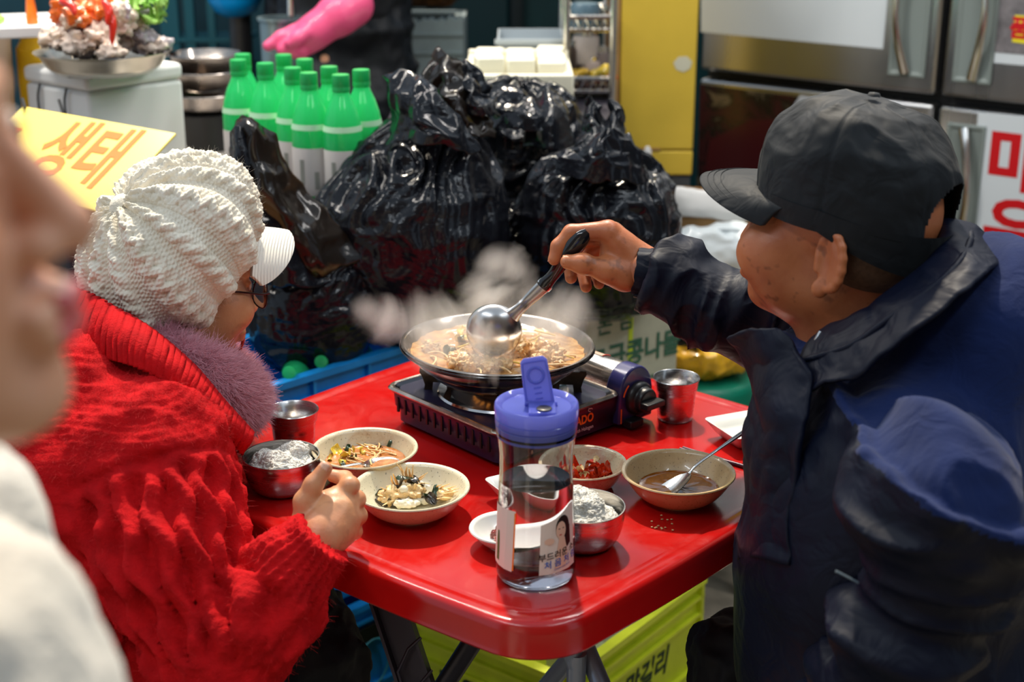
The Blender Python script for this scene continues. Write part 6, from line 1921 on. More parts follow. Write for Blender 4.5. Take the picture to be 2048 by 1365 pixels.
# ------------------------------------------------------------------ the woman in the red sweater and the cream knitted hat
YAW_W = math.atan2(0.57, 0.82)
ear = at_y(378, 606, 1.78)
fw = Vector((0.82, 0.57, 0)); lw = Vector((-0.57, 0.82, 0))
FW = Frame(ear + fw * 0.012 + lw * 0.078, YAW_W, math.radians(-12), 0, 0.98)
SKW = skin_mat('warm_skin', srgb(206, 150, 108), srgb(190, 124, 86), 0.25, srgb(120, 76, 50))
SKIN_HAND = skin_mat('warm_aged_hand_skin', srgb(214, 160, 116), srgb(196, 132, 92), 0.2, srgb(150, 96, 66))
Hd, Tn = FW, None
neck_w = FW(-0.036, 0, -0.16)
pel_w, chest_w = Vector((-0.60, 1.58, 0.47)), Vector((-0.535, 1.68, 0.68))
sh_w = at_y(318, 885, 1.60)                        # right shoulder
elb_w = at_y(430, 1310, 1.45)
wr_w = at_z(640, 1082, 0.748)
rt_w = Vector((0.57, -0.82, 0))
# core of the body, hidden under the clothes, with legs on the floor
core = Body()
core.cap(pel_w, chest_w, 0.125, 0.125).cap(chest_w, neck_w, 0.12, 0.055, 0.05)
core.chain([sh_w, elb_w, elb_w.lerp(wr_w, 0.8)], [0.042, 0.036, 0.024])
shl_w = sh_w - rt_w * 0.34 + Vector((0, 0, 0.02))
core.chain([shl_w, shl_w + Vector((0.02, 0.02, -0.24)), shl_w + Vector((0.18, 0.02, -0.26))], [0.042, 0.036, 0.03])
for s, knee in ((1, Vector((-0.285, 1.76, 0.44))), (-1, Vector((-0.42, 1.93, 0.44)))):
    hip = pel_w + rt_w * 0.07 * s
    foot = Vector((knee.x + 0.01, knee.y + 0.0, 0.06))
    core.chain([hip, knee], [0.085, 0.062], 0.03).chain([knee, foot], [0.055, 0.035], 0.02).cap(foot + Vector((0, 0, -0.025)), foot + Vector((0.13, 0.09, -0.035)), 0.035, 0.024, 0.02)
W_parts = [core.arrays(0.008)]
hd = head_body(FW, nose=0.7, cheek=0.014, ear_x=-0.012, neck=0.17)
W_parts.append(hd.arrays(0.0022))
# right hand: wrist, palm, thumb and four curled fingers holding the spoon
def hp(px, py, y): return at_y(px, py, y)
y0 = wr_w.y + 0.035
hw = Body()
Wp = hp(648, 1068, y0 - 0.012)
hw.cap(elb_w.lerp(wr_w, 0.85), Wp, 0.025, 0.024, 0.02)
K = [hp(668, 1004, y0 + 0.018), hp(686, 1016, y0 + 0.010), hp(695, 1040, y0 + 0.006), hp(692, 1066, y0 + 0.004)]
for i, kk in enumerate(K):
    hw.cap(Wp, kk, 0.021, [0.0135, 0.0135, 0.0128, 0.0118][i], 0.016)
hw.ell(hp(650, 1040, y0 + 0.012), (0.026, 0.020, 0.030), k=0.02)
I1, I2, I3 = hp(700, 972, y0 + 0.026), hp(690, 958, y0 + 0.048), hp(666, 952, y0 + 0.052)
tips = {}
fingers(hw, [([K[0], I1, I2, I3], [0.0125, 0.0108, 0.0090, 0.0078]),
             ([K[1], hp(712, 1000, y0 + 0.034), hp(700, 985, y0 + 0.054), hp(672, 985, y0 + 0.052)], [0.0128, 0.0110, 0.0092, 0.0080]),
             ([K[2], hp(716, 1032, y0 + 0.032), hp(704, 1018, y0 + 0.052), hp(674, 1015, y0 + 0.048)], [0.0122, 0.0104, 0.0088, 0.0076]),
             ([K[3], hp(708, 1064, y0 + 0.026), hp(698, 1050, y0 + 0.042), hp(676, 1046, y0 + 0.040)], [0.0110, 0.0092, 0.0078, 0.0068])], 0.005)
TH = [hp(612, 1044, y0 + 0.000), hp(609, 1004, y0 + 0.004), hp(627, 970, y0 + 0.008), hp(650, 938, y0 + 0.014)]
hw.chain([Wp] + TH, [0.020, 0.0155, 0.0122, 0.0106, 0.0086], 0.006)
for kk in K: hw.ell(kk + Vector((0, -0.008, 0.004)), (0.007, 0.006, 0.007), k=0.008)
for (a, c) in (((640, 1068), (668, 1012)), ((648, 1072), (686, 1026)), ((654, 1078), (694, 1050))):
    A2, C2 = hp(*a, y0 - 0.036), hp(*c, y0 - 0.004); hw.cap(A2.lerp(C2, 0.25) + Vector((0, 0.006, 0)), C2, 0.004, 0.004, 0.008)
vq = hw.arrays(0.0017)
W_parts.append(vq)
me = mesh_np('person', *join_arrays(W_parts))
woman = link('person', me, SKW)
tag(woman, 'seated person in cream knitted peaked hat and red sweater, holding a spoon', 'person')
nail('thumb_nail', TH[3] + (TH[3] - TH[2]).normalized() * 0.001, TH[3] - TH[2], (-0.25, -0.75, 0.5), 0.0088, mat('nail', srgb(222, 176, 150), 0.25), woman)
# hair at the temple
hb = Body().ell(FW(-0.005, -0.060, 0.026), [0.040, 0.020, 0.034], R=FW.M, k=0.02).ell(FW(0.026, -0.060, 0.018), [0.030, 0.012, 0.024], R=FW.M, k=0.02).ell(FW(-0.05, 0, 0.0), [0.06, 0.068, 0.06], R=FW.M, k=0.03)
HAIRM = mat('dark_hair', srgb(44, 34, 30), 0.4, var=0.3, vscale=120)
hairo = link('hair', hb.mesh('hair', 0.003), HAIRM, woman)
# trousers
tr = Body()
tr.ell(pel_w, (0.155, 0.145, 0.10), k=0.03)
for s, knee in ((1, Vector((-0.285, 1.76, 0.44))), (-1, Vector((-0.42, 1.93, 0.44)))):
    hip = pel_w + rt_w * 0.07 * s
    tr.chain([hip, knee, Vector((knee.x + 0.01, knee.y, 0.12))], [0.098, 0.078, 0.058], 0.03)
me = tr.mesh('trousers', 0.007); cloth_noise(me, 14, 0.010, 5)
link('trousers', me, mat('black_trousers', srgb(16, 18, 26), 0.7, var=0.2), woman)
mb = MB()
for s, knee in ((1, Vector((-0.275, 1.76, 0))), (-1, Vector((-0.41, 1.93, 0)))):
    sb = Body().cap(knee + Vector((-0.02, -0.015, 0.045)), knee + Vector((0.13, 0.09, 0.035)), 0.045, 0.033, 0.02); V, Q = sb.arrays(0.006); V[:, 2] = np.maximum(V[:, 2], 0.002)
    so = link('shoe', mesh_np('shoe', V, Q), M['black'], woman)

# sweater: one knitted skin over torso and right sleeve, left sleeve to the lap
def knit_mat(name, c1, c2, sheen=0.6):
    N = Nodes(name)
    f = N.noise(26, 6, 0.65)
    N.l(N.ramp(f, [(0.3, c1), (0.7, c2)]), N.b.inputs['Base Color'])
    N.b.inputs['Roughness'].default_value = 0.9
    N.b.inputs['Sheen Weight'].default_value = sheen
    N.b.inputs['Sheen Roughness'].default_value = 0.5
    N.b.inputs['Sheen Tint'].default_value = c2
    N.b.inputs['Specular IOR Level'].default_value = 0.15
    n1 = N.bump(N.noise(340, 3, 0.6), 0.5, 0.002)
    N.l(N.bump(N.noise(90, 4, 0.6, dist=1.0), 0.4, 0.004, n1), N.b.inputs['Normal'])
    return N.m
REDK = knit_mat('red_mohair', (0.32, 0.002, 0.004, 1), (0.56, 0.005, 0.008, 1))
sw = Body()
chest2 = chest_w + Vector((0.0, 0.0, 0.04))
sw.ell(pel_w + Vector((0.01, 0.01, 0.06)), (0.185, 0.175, 0.13), k=0.05)
sw.ell(chest2, (0.175, 0.185, 0.19), k=0.07)
sw.cap(chest2 + Vector((0.01, 0.02, 0.08)), neck_w + Vector((-0.005, -0.01, -0.02)), 0.125, 0.085, 0.06)
sw.cap(neck_w + rt_w * 0.05, sh_w + Vector((-0.01, 0, -0.02)), 0.075, 0.082, 0.05)
sw.cap(neck_w - rt_w * 0.05, shl_w + Vector((0, 0, -0.02)), 0.07, 0.075, 0.05)
mid_w = sh_w.lerp(elb_w, 0.5) + Vector((-0.015, -0.01, 0))
sw.chain([sh_w, mid_w, elb_w], [0.078, 0.076, 0.066], 0.045)
fa1 = elb_w.lerp(wr_w, 0.45) + Vector((0.0, 0.0, -0.012))
cuff0 = elb_w.lerp(wr_w, 0.72)
sw.chain([elb_w, fa1, cuff0], [0.068, 0.062, 0.047], 0.02)
sw.cap(cuff0, wr_w + (wr_w - elb_w).normalized() * 0.004, 0.044, 0.0385, 0.008)
sw.chain([shl_w, shl_w + Vector((0.03, 0.0, -0.24)), shl_w + Vector((0.19, 0.0, -0.26))], [0.075, 0.065, 0.045], 0.03)
ax = (wr_w - elb_w).normalized()
sw.cut(wr_w + ax * 0.004, ax)
V, Q = sw.arrays(0.0040)
me = mesh_np('sweater', V, Q)
V = verts_np(me); Nn = normals_np(me)
# cables of the sleeve: ropes running down the upper arm
axu = np.array((elb_w - sh_w).normalized()); A0 = np.array(sh_w)
q = V - A0; along_ = q @ axu; Lu = (elb_w - sh_w).length
side = np.array(Vector(axu).cross(Vector((0.2, -1, 0.3))).normalized()); back_ = np.cross(axu, side)
rad_ = q - np.outer(along_, axu); ang_ = np.arctan2(rad_ @ side, -(rad_ @ back_)); rr_ = np.linalg.norm(rad_, axis=1)
mask = np.clip((along_ - 0.045) / 0.02, 0, 1) * np.clip((Lu + 0.03 - along_) / 0.04, 0, 1) * np.clip((0.155 - rr_) / 0.03, 0, 1)
xx = ang_ * 0.085 / 0.030
cell = np.floor(xx); fx = xx - cell - 0.5
wig = 0.20 * np.sin(2 * PI * along_ / 0.085 + cell * 2.4)
rope = np.clip(1 - ((fx - wig) / 0.40) ** 2, -0.4, 1)
twist = 0.30 * np.sin(2 * PI * (along_ / 0.060 + fx * 0.8) + cell * 1.7)
d = mask * 0.0135 * (rope * (1 + twist) - 0.35)
# knit ribs of the forearm and cuff
axf = np.array(ax); q2 = V - np.array(elb_w); al2 = q2 @ axf
rad2 = q2 - np.outer(al2, axf); r2 = np.linalg.norm(rad2, axis=1)
sx = np.array(Vector(axf).cross(Vector((0, 0, 1))).normalized()); sy = np.cross(axf, sx)
ang2 = np.arctan2(rad2 @ sx, rad2 @ sy)
Lf = (wr_w - elb_w).length
mask2 = np.clip((al2 - Lf * 0.60) / 0.02, 0, 1) * np.clip((0.075 - r2) / 0.02, 0, 1)
d = d + mask2 * 0.0026 * np.sin(ang2 * 26)
mask3 = np.clip((al2 - 0.03) / 0.02, 0, 1) * np.clip((Lf * 0.62 - al2) / 0.03, 0, 1) * np.clip((0.095 - r2) / 0.02, 0, 1)
d = d + mask3 * (0.0012 * np.sin(ang2 * 34) + 0.008 * (ridged(V * np.array([1, 1, 1]), 16, 2, 8) - 0.5))
d = d + (1 - np.clip(mask + mask2 + mask3, 0, 1)) * (0.010 * (fbm(V, 11, 3, 4)) + 0.004 * (ridged(V, 30, 2, 9) - 0.4))
seam = np.exp(-((along_ - 0.042) / 0.006) ** 2) * np.clip((0.13 - rr_) / 0.03, 0, 1)
d = d - 0.006 * seam
d = d + 0.0007 * np.sin(V[:, 2] * 900 + 3 * fbm(V, 20, 1, 3))
set_verts(me, V + Nn * d[:, None])
sweater = link('sweater', me, REDK, woman)
REDH = mat('red_mohair_strands', (0.58, 0.005, 0.008, 1), 0.6)
def on_yoke(Pc, Nc):
    a = (Pc - A0) @ axu; rr = np.linalg.norm((Pc - A0) - np.outer(a, axu), axis=1)
    return 0.12 + 0.88 * np.clip((0.035 - a) / 0.02, 0, 1)
fur('mohair_fuzz', me, 40000, 0.0065, REDH, sweater, 0.00011, lift=0.6, drift=(0.05, 0, -0.25), jitter=0.8, seed=5, where=on_yoke, curl=0.0004)
# ribbed shawl collar
def ribbed(name, upper, lower, bulge, m, parent, ribs=70, amp=0.0022, n=160, mm=26, thick=0.010, tipround=True):
    U, L = smooth_path(upper, n), smooth_path(lower, n)
    mid = [(a + b) / 2 for a, b in zip(U, L)]
    P = []
    for i in range(n + 1):
        c = (U[i] + L[i]) / 2
        out = bulge(np.array(c), i / n)
        for j in range(mm + 1):
            t = j / mm
            p = U[i] * (1 - t) + L[i] * t + out * math.sin(PI * t) * 1.0
            P.append(p + out / (np.linalg.norm(out) + 1e-9) * amp * math.sin(2 * PI * ribs * i / n))
    w = mm + 1
    Fs = [(i * w + j, (i + 1) * w + j, (i + 1) * w + j + 1, i * w + j + 1) for i in range(n) for j in range(mm)]
    me = mesh_np(name, np.array(P), Fs)
    o = link(name, me, m, parent)
    md = o.modifiers.new('thickness', 'SOLIDIFY'); md.thickness = thick; md.offset = -1
    return o
up = [at_y(120, 610, 1.86), at_y(160, 588, 1.78), at_y(230, 628, 1.70), at_y(300, 672, 1.665), at_y(380, 742, 1.655), at_y(440, 812, 1.655), at_y(500, 878, 1.66)]
lo = [at_y(90, 680, 1.86), at_y(130, 700, 1.74), at_y(225, 716, 1.645), at_y(300, 742, 1.605), at_y(370, 795, 1.605), at_y(430, 848, 1.61), at_y(490, 900, 1.645)]
col = ribbed('collar', up, lo, lambda c, t: np.array([0.004, -0.016, 0.010]), REDK, sweater, ribs=44, amp=0.0016)
col2 = fur('mohair_fuzz', col.data, 12000, 0.007, REDH, sweater, 0.00016, lift=0.7, drift=(0, -0.3, 0), jitter=0.8, seed=8)

# fur scarf: thick roll round the neck
sc_pts = [at_y(235, 640, 1.86), at_y(285, 672, 1.78), at_y(335, 706, 1.735), at_y(390, 744, 1.72), at_y(436, 780, 1.735), at_y(464, 796, 1.79), at_y(466, 780, 1.86), at_y(432, 738, 1.92), at_y(340, 670, 1.95), at_y(260, 640, 1.92)]
rads = [0.018, 0.018, 0.021, 0.026, 0.031, 0.030, 0.028, 0.028, 0.024, 0.020]
sb = Body(); P = smooth_path(sc_pts, 30); Rr = [float(np.interp(k / 30 * 9, range(10), rads)) for k in range(31)]
sb.chain([tuple(p) for p in P], Rr, 0.02)
me = sb.mesh('scarf', 0.004); displace(me, 0.006 * fbm(verts_np(me), 30, 3, 3))
PINK = mat('dusty_pink_fur', srgb(186, 128, 142), 0.8, var=0.2, vscale=40)
scarf = link('scarf', me, PINK, woman)
fur('fur_pile', me, 60000, 0.011, mat('dusty_pink_strands', srgb(212, 156, 168), 0.6), scarf, 0.00030, lift=0.55, drift=(0.25, -0.15, -0.35), jitter=0.35, seed=11, seg=4)

# knitted hat
Hc = at_y(342, 498, 1.845)
fh0 = Vector((0.82, 0.57, 0))
ap = (Vector((0, 0, 0.76)) - fh0 * 0.58 + Vector((-0.08, -0.10, 0))).normalized()
fh = (fh0 - ap * fh0.dot(ap)).normalized(); sd = ap.cross(fh)
CREAM = knit_mat('cream_wool', srgb(206, 196, 176), srgb(238, 232, 218), 0.3)
def hat():
    NT, NV = 1100, 300
    th = np.linspace(0, 2 * PI, NT, endpoint=False)
    t = np.linspace(0.012, 1, NV)
    TH_, TT = np.meshgrid(th, t)
    psi = TT * 2.32
    R = 0.128 * np.sin(psi) ** 0.92
    # gather to the head band at the end
    R = np.where(TT > 0.93, R + (0.094 - 0.128 * np.sin(2.32) ** 0.92) * ((TT - 0.93) / 0.07) * 0.3, R)
    Hh = 0.098 * np.cos(psi)
    sag = 0.012 * np.sin(TH_ + 2.4) * np.sin(psi)
    v = TT * 0.30                                       # arc length down the hat
    Np = 7
    u = (TH_ / (2 * PI) * Np + 0.35 + 0.12 * TT) % 1.0
    wid = np.maximum(R * 2 * PI / Np, 0.004)
    ub = (u - 0.27) * wid                               # metres from braid centre
    ur = (u - 0.76) * wid
    br = np.minimum(0.022, wid * 0.20)
    k0 = 2 * PI * v / 0.085
    hb_ = np.full_like(u, -1.0)
    for k in range(3):
        ph = k0 + 2 * PI * k / 3
        xk = br * 0.62 * np.sin(ph)
        zk = np.cos(2 * ph)
        e = 1 - ((ub - xk) / (br * 0.46)) ** 2
        fib = 0.05 * np.cos((ub - xk) / 0.0028 * 1.0 + v / 0.004)
        hb_ = np.maximum(hb_, np.where(e > 0, np.sqrt(np.maximum(e, 0)) * (0.62 + 0.38 * zk) + fib * (e > 0), -1))
    rr = np.minimum(0.010, wid * 0.10)
    hr_ = np.full_like(u, -1.0)
    for k in range(2):
        ph = 2 * PI * v / 0.055 + PI * k
        xk = rr * 0.55 * np.sin(ph); zk = np.cos(ph)
        e = 1 - ((ur - xk) / (rr * 0.75)) ** 2
        hr_ = np.maximum(hr_, np.where(e > 0, np.sqrt(np.maximum(e, 0)) * (0.65 + 0.35 * zk) + 0.04 * np.cos(ur / 0.0026 + v / 0.004), -1))
    stitch = np.sin(2 * PI * v / 0.0075 + PI * np.floor(u * wid / 0.0062)) * np.abs(np.sin(PI * u * wid / 0.0062))
    purl = 0.0010 * stitch - 0.003
    fade = np.clip(TT / 0.10, 0, 1) * np.clip((1.0 - TT) / 0.05, 0.15, 1)
    mb_ = np.clip(1 - (ub / (br * 1.25)) ** 2, 0, 1) ** 0.5; mr_ = np.clip(1 - (ur / (rr * 1.4)) ** 2, 0, 1) ** 0.5
    d = purl + fade * (0.0062 * mb_ + 0.0045 * mr_ + np.where(hb_ > 0, 0.0085 * hb_, np.where(hr_ > 0, 0.0070 * hr_, 0)))
    d = d + 0.0018 * fbm(np.stack([np.cos(TH_) * R, np.sin(TH_) * R, Hh], -1).reshape(-1, 3), 16, 3, 5).reshape(u.shape)
    nr, nh = np.sin(psi), np.cos(psi)
    Rf, Hf = R + d * nr, Hh + d * nh + sag
    C, S = np.cos(TH_), np.sin(TH_)
    P = np.array(Hc)[None, None] + (Rf * C * 1.03)[..., None] * np.array(fh) + (Rf * S * 0.98)[..., None] * np.array(sd) + Hf[..., None] * np.array(ap)
    n = NT
    i, j = np.meshgrid(np.arange(NV - 1), np.arange(n), indexing='ij')
    a = (i * n + j).ravel(); b = (i * n + (j + 1) % n).ravel()
    F4 = np.stack([a, b, b + n, a + n], 1)[:, ::-1]
    me = mesh_np('knitted_hat', P.reshape(-1, 3), F4)
    if Vector(normals_np(me)[NT * 100]).dot(Vector(verts_np(me)[NT * 100]) - Hc) < 0: me.flip_normals()
    return me
hm = hat()
hato = link('knitted_hat', hm, CREAM, woman)
md = hato.modifiers.new('thickness', 'SOLIDIFY'); md.thickness = 0.004; md.offset = -1
WOOL = mat('cream_wool_strands', srgb(236, 230, 216), 0.6)
fur('wool_fuzz', hm, 7000, 0.005, WOOL, hato, 0.00006, lift=0.7, drift=(0, 0, 0), jitter=0.9, seed=2)
# apex button
mb = MB(); mb.lathe([(0.0001, 0.006), (0.010, 0.005), (0.016, 0.0), (0.014, -0.004)], 20, c=Hc + ap * 0.098, rot=Matrix((fh, sd, ap)).transposed()); mb.build('crown_knot', CREAM, hato)
# peak
def peak():
    rows = []
    base_h, base_r = -0.084, 0.086
    vd = (fh0 * 0.97 + Vector((0, 0, -0.34))).normalized()
    for i in range(41):
        a = -1.12 + 2.24 * i / 40
        p0 = Hc + (fh * math.cos(a) + sd * math.sin(a) * 0.98) * base_r + ap * (base_h + 0.018 * math.cos(a))
        ln = 0.066 * max(0.0, math.cos(a * 1.36)) ** 0.55
        rows.append([p0 + vd * (ln * t) + Vector((0, 0, 0.010 * math.sin(PI * t * 0.5) * math.cos(a))) - Vector((0, 0, 0.016 * abs(math.sin(a)) * t)) for t in np.linspace(-0.12, 1, 24)])
    P = np.array([[tuple(q) for q in r] for r in rows]).reshape(-1, 3)
    w = 24
    Fs = [(i * w + j, (i + 1) * w + j, (i + 1) * w + j + 1, i * w + j + 1) for i in range(40) for j in range(w - 1)]
    me = mesh_np('peak', P, Fs)
    o = link('peak', me, CREAM, hato)
    md = o.modifiers.new('subdiv', 'SUBSURF'); md.levels = 2; md.render_levels = 2
    md = o.modifiers.new('thickness', 'SOLIDIFY'); md.thickness = 0.006; md.offset = 0
    N = Nodes('cream_ribbed_wool'); N.b.inputs['Base Color'].default_value = srgb(238, 233, 222); N.b.inputs['Roughness'].default_value = 0.9
    wv = N.n('ShaderNodeTexWave', i_Scale=90.0, i_Distortion=1.0); N.l(N.coord((1, 0.3, 1)), wv.inputs['Vector'])
    N.l(N.bump(wv.outputs['Fac'], 0.6, 0.002), N.b.inputs['Normal'])
    o.data.materials.clear(); o.data.materials.append(N.m)
    fur('wool_fuzz', me, 1500, 0.004, WOOL, hato, 0.00006, lift=0.8, drift=(0, 0, 0), jitter=0.9, seed=6)
peak()
# glasses
gl = MB(); GM = mat('dark_wire_frame', srgb(58, 34, 36), 0.3, 0.8)
lens_c = [FW(0.112, s * 0.034, 0.004) for s in (1, -1)]
LN = FW.d(1, 0, -0.05)
def oval(c, sgn, a=0.027, bb=0.023, n=28):
    yv, zv = FW.d(-0.10 * sgn, 1, 0), FW.d(0, 0, 1)
    return [c + yv * (a * math.cos(2 * PI * k / n)) + zv * (bb * math.sin(2 * PI * k / n) - 0.004 * math.cos(4 * PI * k / n)) for k in range(n)]
gobj = None
gl.tube([FW(0.113, 0.009, 0.010), FW(0.118, 0, 0.012), FW(0.113, -0.009, 0.010)], 0.0010, 8)
gobj = gl.build('glasses', GM, woman)
for c, sgn in zip(lens_c, (1, -1)):
    mb = MB(); o = oval(c, sgn); mb.tube(o + [o[0]], 0.0010, 8, cap=False); mb.build('lens_rim', GM, gobj)
    mb = MB(); mb.rings([o, [c + LN * 0.0025 + (p - c) * 0.5 for p in o], [c + LN * 0.003 + (p - c) * 0.02 for p in o]], True, False, True); lo_ = mb.build('lens', mat('tinted_lens', (0.42, 0.46, 0.50, 1), 0.02, trans=1.0, ior=1.05, coat=1.0) if 'tinted_lens' not in bpy.data.materials else bpy.data.materials['tinted_lens'], gobj)
    mb = MB(); e = FW(0.106, sgn * 0.063, 0.010)
    mb.tube([c + FW.d(0, sgn * 0.026, 0.006), e, FW(0.095, sgn * 0.072, 0.011), FW(0.03, sgn * 0.080, 0.016), FW(-0.02, sgn * 0.082, 0.012)], 0.0014, 8); mb.build('temple_arm', GM, gobj)
# red cord of the glasses hanging beside the cheek
mb = MB(); mb.tube(smooth_path([at_y(489, 664, 1.90), at_y(484, 690, 1.90), at_y(472, 716, 1.89)], 10), 0.0045, 8, flat=0.5); mb.build('red_strap', mat('red_ribbon', srgb(150, 36, 26), 0.4), woman)
# ------------------------------------------------------------------ the man in the navy jacket and black cap
ear = at_y(1658, 522, 1.555)
fm, lm = Vector((-0.80, 0.60, 0)), Vector((-0.60, -0.80, 0))
SM = 1.05
FM = Frame(ear + (fm * 0.024 - lm * 0.078) * SM, math.atan2(0.60, -0.80), math.radians(5), 0, SM)
SKM = skin_mat('tanned_aged_skin', srgb(190, 116, 72), srgb(168, 92, 56), 0.45, srgb(58, 28, 18))
tf = Vector((-0.93, 0.36, 0)).normalized(); tl = Vector((-tf.y, tf.x, 0))      # torso facing and its left
neck_m = FM(-0.040, 0, -0.15)
chest_m, pel_m = Vector((0.465, 1.535, 0.74)), Vector((0.50, 1.50, 0.46))
shr_m = Vector((0.50, 1.735, 0.87)); shl_m = at_y(1835, 950, 1.375)
wrR = at_y(1282, 543, 1.855)
elbR = at_y(1500, 640, 1.83)
elbL, wrL = at_y(1880, 1150, 1.30), at_y(1690, 1420, 1.38)
core = Body()
core.cap(pel_m, chest_m, 0.13, 0.13).cap(chest_m, neck_m, 0.12, 0.058, 0.05)
core.chain([shr_m, elbR, wrR], [0.045, 0.038, 0.026]).chain([shl_m, elbL, wrL], [0.045, 0.038, 0.026])
kn = [at_z(1492, 1345, 0.46), None]
kn[1] = kn[0] + Vector((0.10, -0.17, 0.0))
for s, k in ((-1, kn[0]), (1, kn[1])):
    hip = pel_m + tl * 0.085 * s; foot = Vector((k.x - 0.01, k.y, 0.06))
    core.chain([hip, k], [0.088, 0.064], 0.03).chain([k, foot], [0.056, 0.036], 0.02).cap(foot + Vector((0, 0, -0.025)), foot + tf * 0.16 + Vector((0, 0, -0.035)), 0.036, 0.025, 0.02)
# left hand resting on the lap
lh = Body().cap(wrL, wrL + tf * 0.05 + Vector((0, 0, -0.01)), 0.024, 0.026, 0.02)
for i in range(4):
    p0 = wrL + tf * 0.085 + tl * (0.027 - 0.018 * i) + Vector((0, 0, -0.012)); lh.cap(wrL + tf * 0.02, p0, 0.018, 0.011, 0.012)
    lh.chain([p0, p0 + tf * 0.035 + Vector((0, 0, -0.012)), p0 + tf * (0.05 - 0.006 * (i == 3)) + Vector((0, 0, -0.034))], [0.0105, 0.0095, 0.008], 0.004)
lh.chain([wrL + tf * 0.02 - tl * 0.02, wrL + tf * 0.06 - tl * 0.045, wrL + tf * 0.09 - tl * 0.045], [0.016, 0.012, 0.009], 0.008)
Mp = [core.arrays(0.008), lh.arrays(0.003)]
hd = head_body(FM, nose=0.35, cheek=0.014, ear_x=-0.024, chin=0.012, neck=0.16, ear_s=1.06)
Mp.append(hd.arrays(0.0021))
# right hand closing on the ladle grip
yb = LG.y
hm_ = Body()
h = lambda px, py, dy: at_y(px, py, yb + dy)
Wc = h(1284, 540, 0.012)
hm_.cap(wrR + Vector((0.05, 0, -0.004)), Wc, 0.0265, 0.0265, 0.02)
MC = [h(1216, 462, 0.006), h(1226, 466, 0.026), h(1236, 482, 0.043), h(1246, 504, 0.056)]
for i, kk in enumerate(MC):
    hm_.cap(Wc + Vector((0, 0.006 * i, 0.008 - 0.004 * i)), kk, 0.021, [0.0138, 0.0138, 0.013, 0.012][i], 0.016)
hm_.ell(h(1232, 515, 0.012), (0.022, 0.022, 0.024), k=0.02)
hm_.ell(h(1240, 545, -0.004), (0.030, 0.016, 0.016), k=0.018)
TB = [h(1250, 552, -0.006), h(1214, 541, -0.012), h(1166, 528, -0.014), h(1135, 524, -0.012)]
hm_.chain([Wc] + TB, [0.022, 0.019, 0.0150, 0.0118, 0.0098], 0.010)
hm_.ell(TB[2], (0.0105, 0.0105, 0.0118), k=0.008)
fingers(hm_, [([MC[0], h(1143, 466, 0.012), h(1117, 493, 0.008), h(1108, 519, 0.002)], [0.0138, 0.0112, 0.0098, 0.0082]),
              ([MC[1], h(1158, 482, 0.040), h(1140, 520, 0.034), h(1142, 556, 0.016)], [0.0138, 0.0114, 0.0098, 0.0082]),
              ([MC[2], h(1182, 500, 0.058), h(1166, 540, 0.050), h(1172, 574, 0.026)], [0.0130, 0.0110, 0.0096, 0.0080]),
              ([MC[3], h(1208, 522, 0.066), h(1196, 552, 0.058), h(1198, 568, 0.040)], [0.0118, 0.0100, 0.0088, 0.0074])], 0.005)
for (a, c) in (((1272, 528), (1220, 470)), ((1276, 538), (1232, 486))):
    hm_.cap(h(*a, 0.0 - 0.004), h(*c, -0.002), 0.006, 0.006, 0.010)
Mp.append(hm_.arrays(0.0017))
me = mesh_np('person', *join_arrays(Mp))
man = link('person', me, SKM)
tag(man, 'seated person in a black cap and navy jacket reaching a ladle over the pot', 'person')
nm = mat('man_nail', srgb(206, 140, 104), 0.3)
nail('thumb_nail', TB[3] + (TB[3] - TB[2]).normalized() * 0.0005, TB[3] - TB[2], (0.1, -0.8, 0.6), 0.0094, nm, man)
nail('finger_nail', h(1108, 519, 0.002), h(1108, 519, 0.002) - h(1117, 493, 0.008), (-0.9, -0.1, 0.1), 0.0076, nm, man)
# short grey hair at the nape
hb = Body().ell(FM(-0.035, 0.0, 0.012), [0.078, 0.0785, 0.062], R=FM.M, k=0.02)
hb.cut(FM(-0.028, 0, 0), FM.d(1, 0, 0.0))
V, Q = hb.arrays(0.004)
hair_m = link('hair', mesh_np('hair', V, Q), mat('cropped_grey_hair', srgb(96, 72, 56), 0.6, var=0.3, vscale=160), man)
# trousers and shoes
tr = Body().ell(pel_m, (0.15, 0.155, 0.10), k=0.03)
for s, k in ((-1, kn[0]), (1, kn[1])):
    tr.chain([pel_m + tl * 0.085 * s, k, Vector((k.x, k.y, 0.12))], [0.10, 0.070, 0.055], 0.03)
me = tr.mesh('trousers', 0.007); cloth_noise(me, 13, 0.012, 15)
link('trousers', me, mat('black_cotton_trousers', srgb(14, 16, 22), 0.75, var=0.2), man)
for k in kn:
    V, Q = Body().cap(Vector((k.x + 0.02, k.y, 0.045)), Vector((k.x, k.y, 0.035)) + tf * 0.16, 0.046, 0.034, 0.02).arrays(0.006); V[:, 2] = np.maximum(V[:, 2], 0.002)
    link('shoe', mesh_np('shoe', V, Q), M['black'], man)

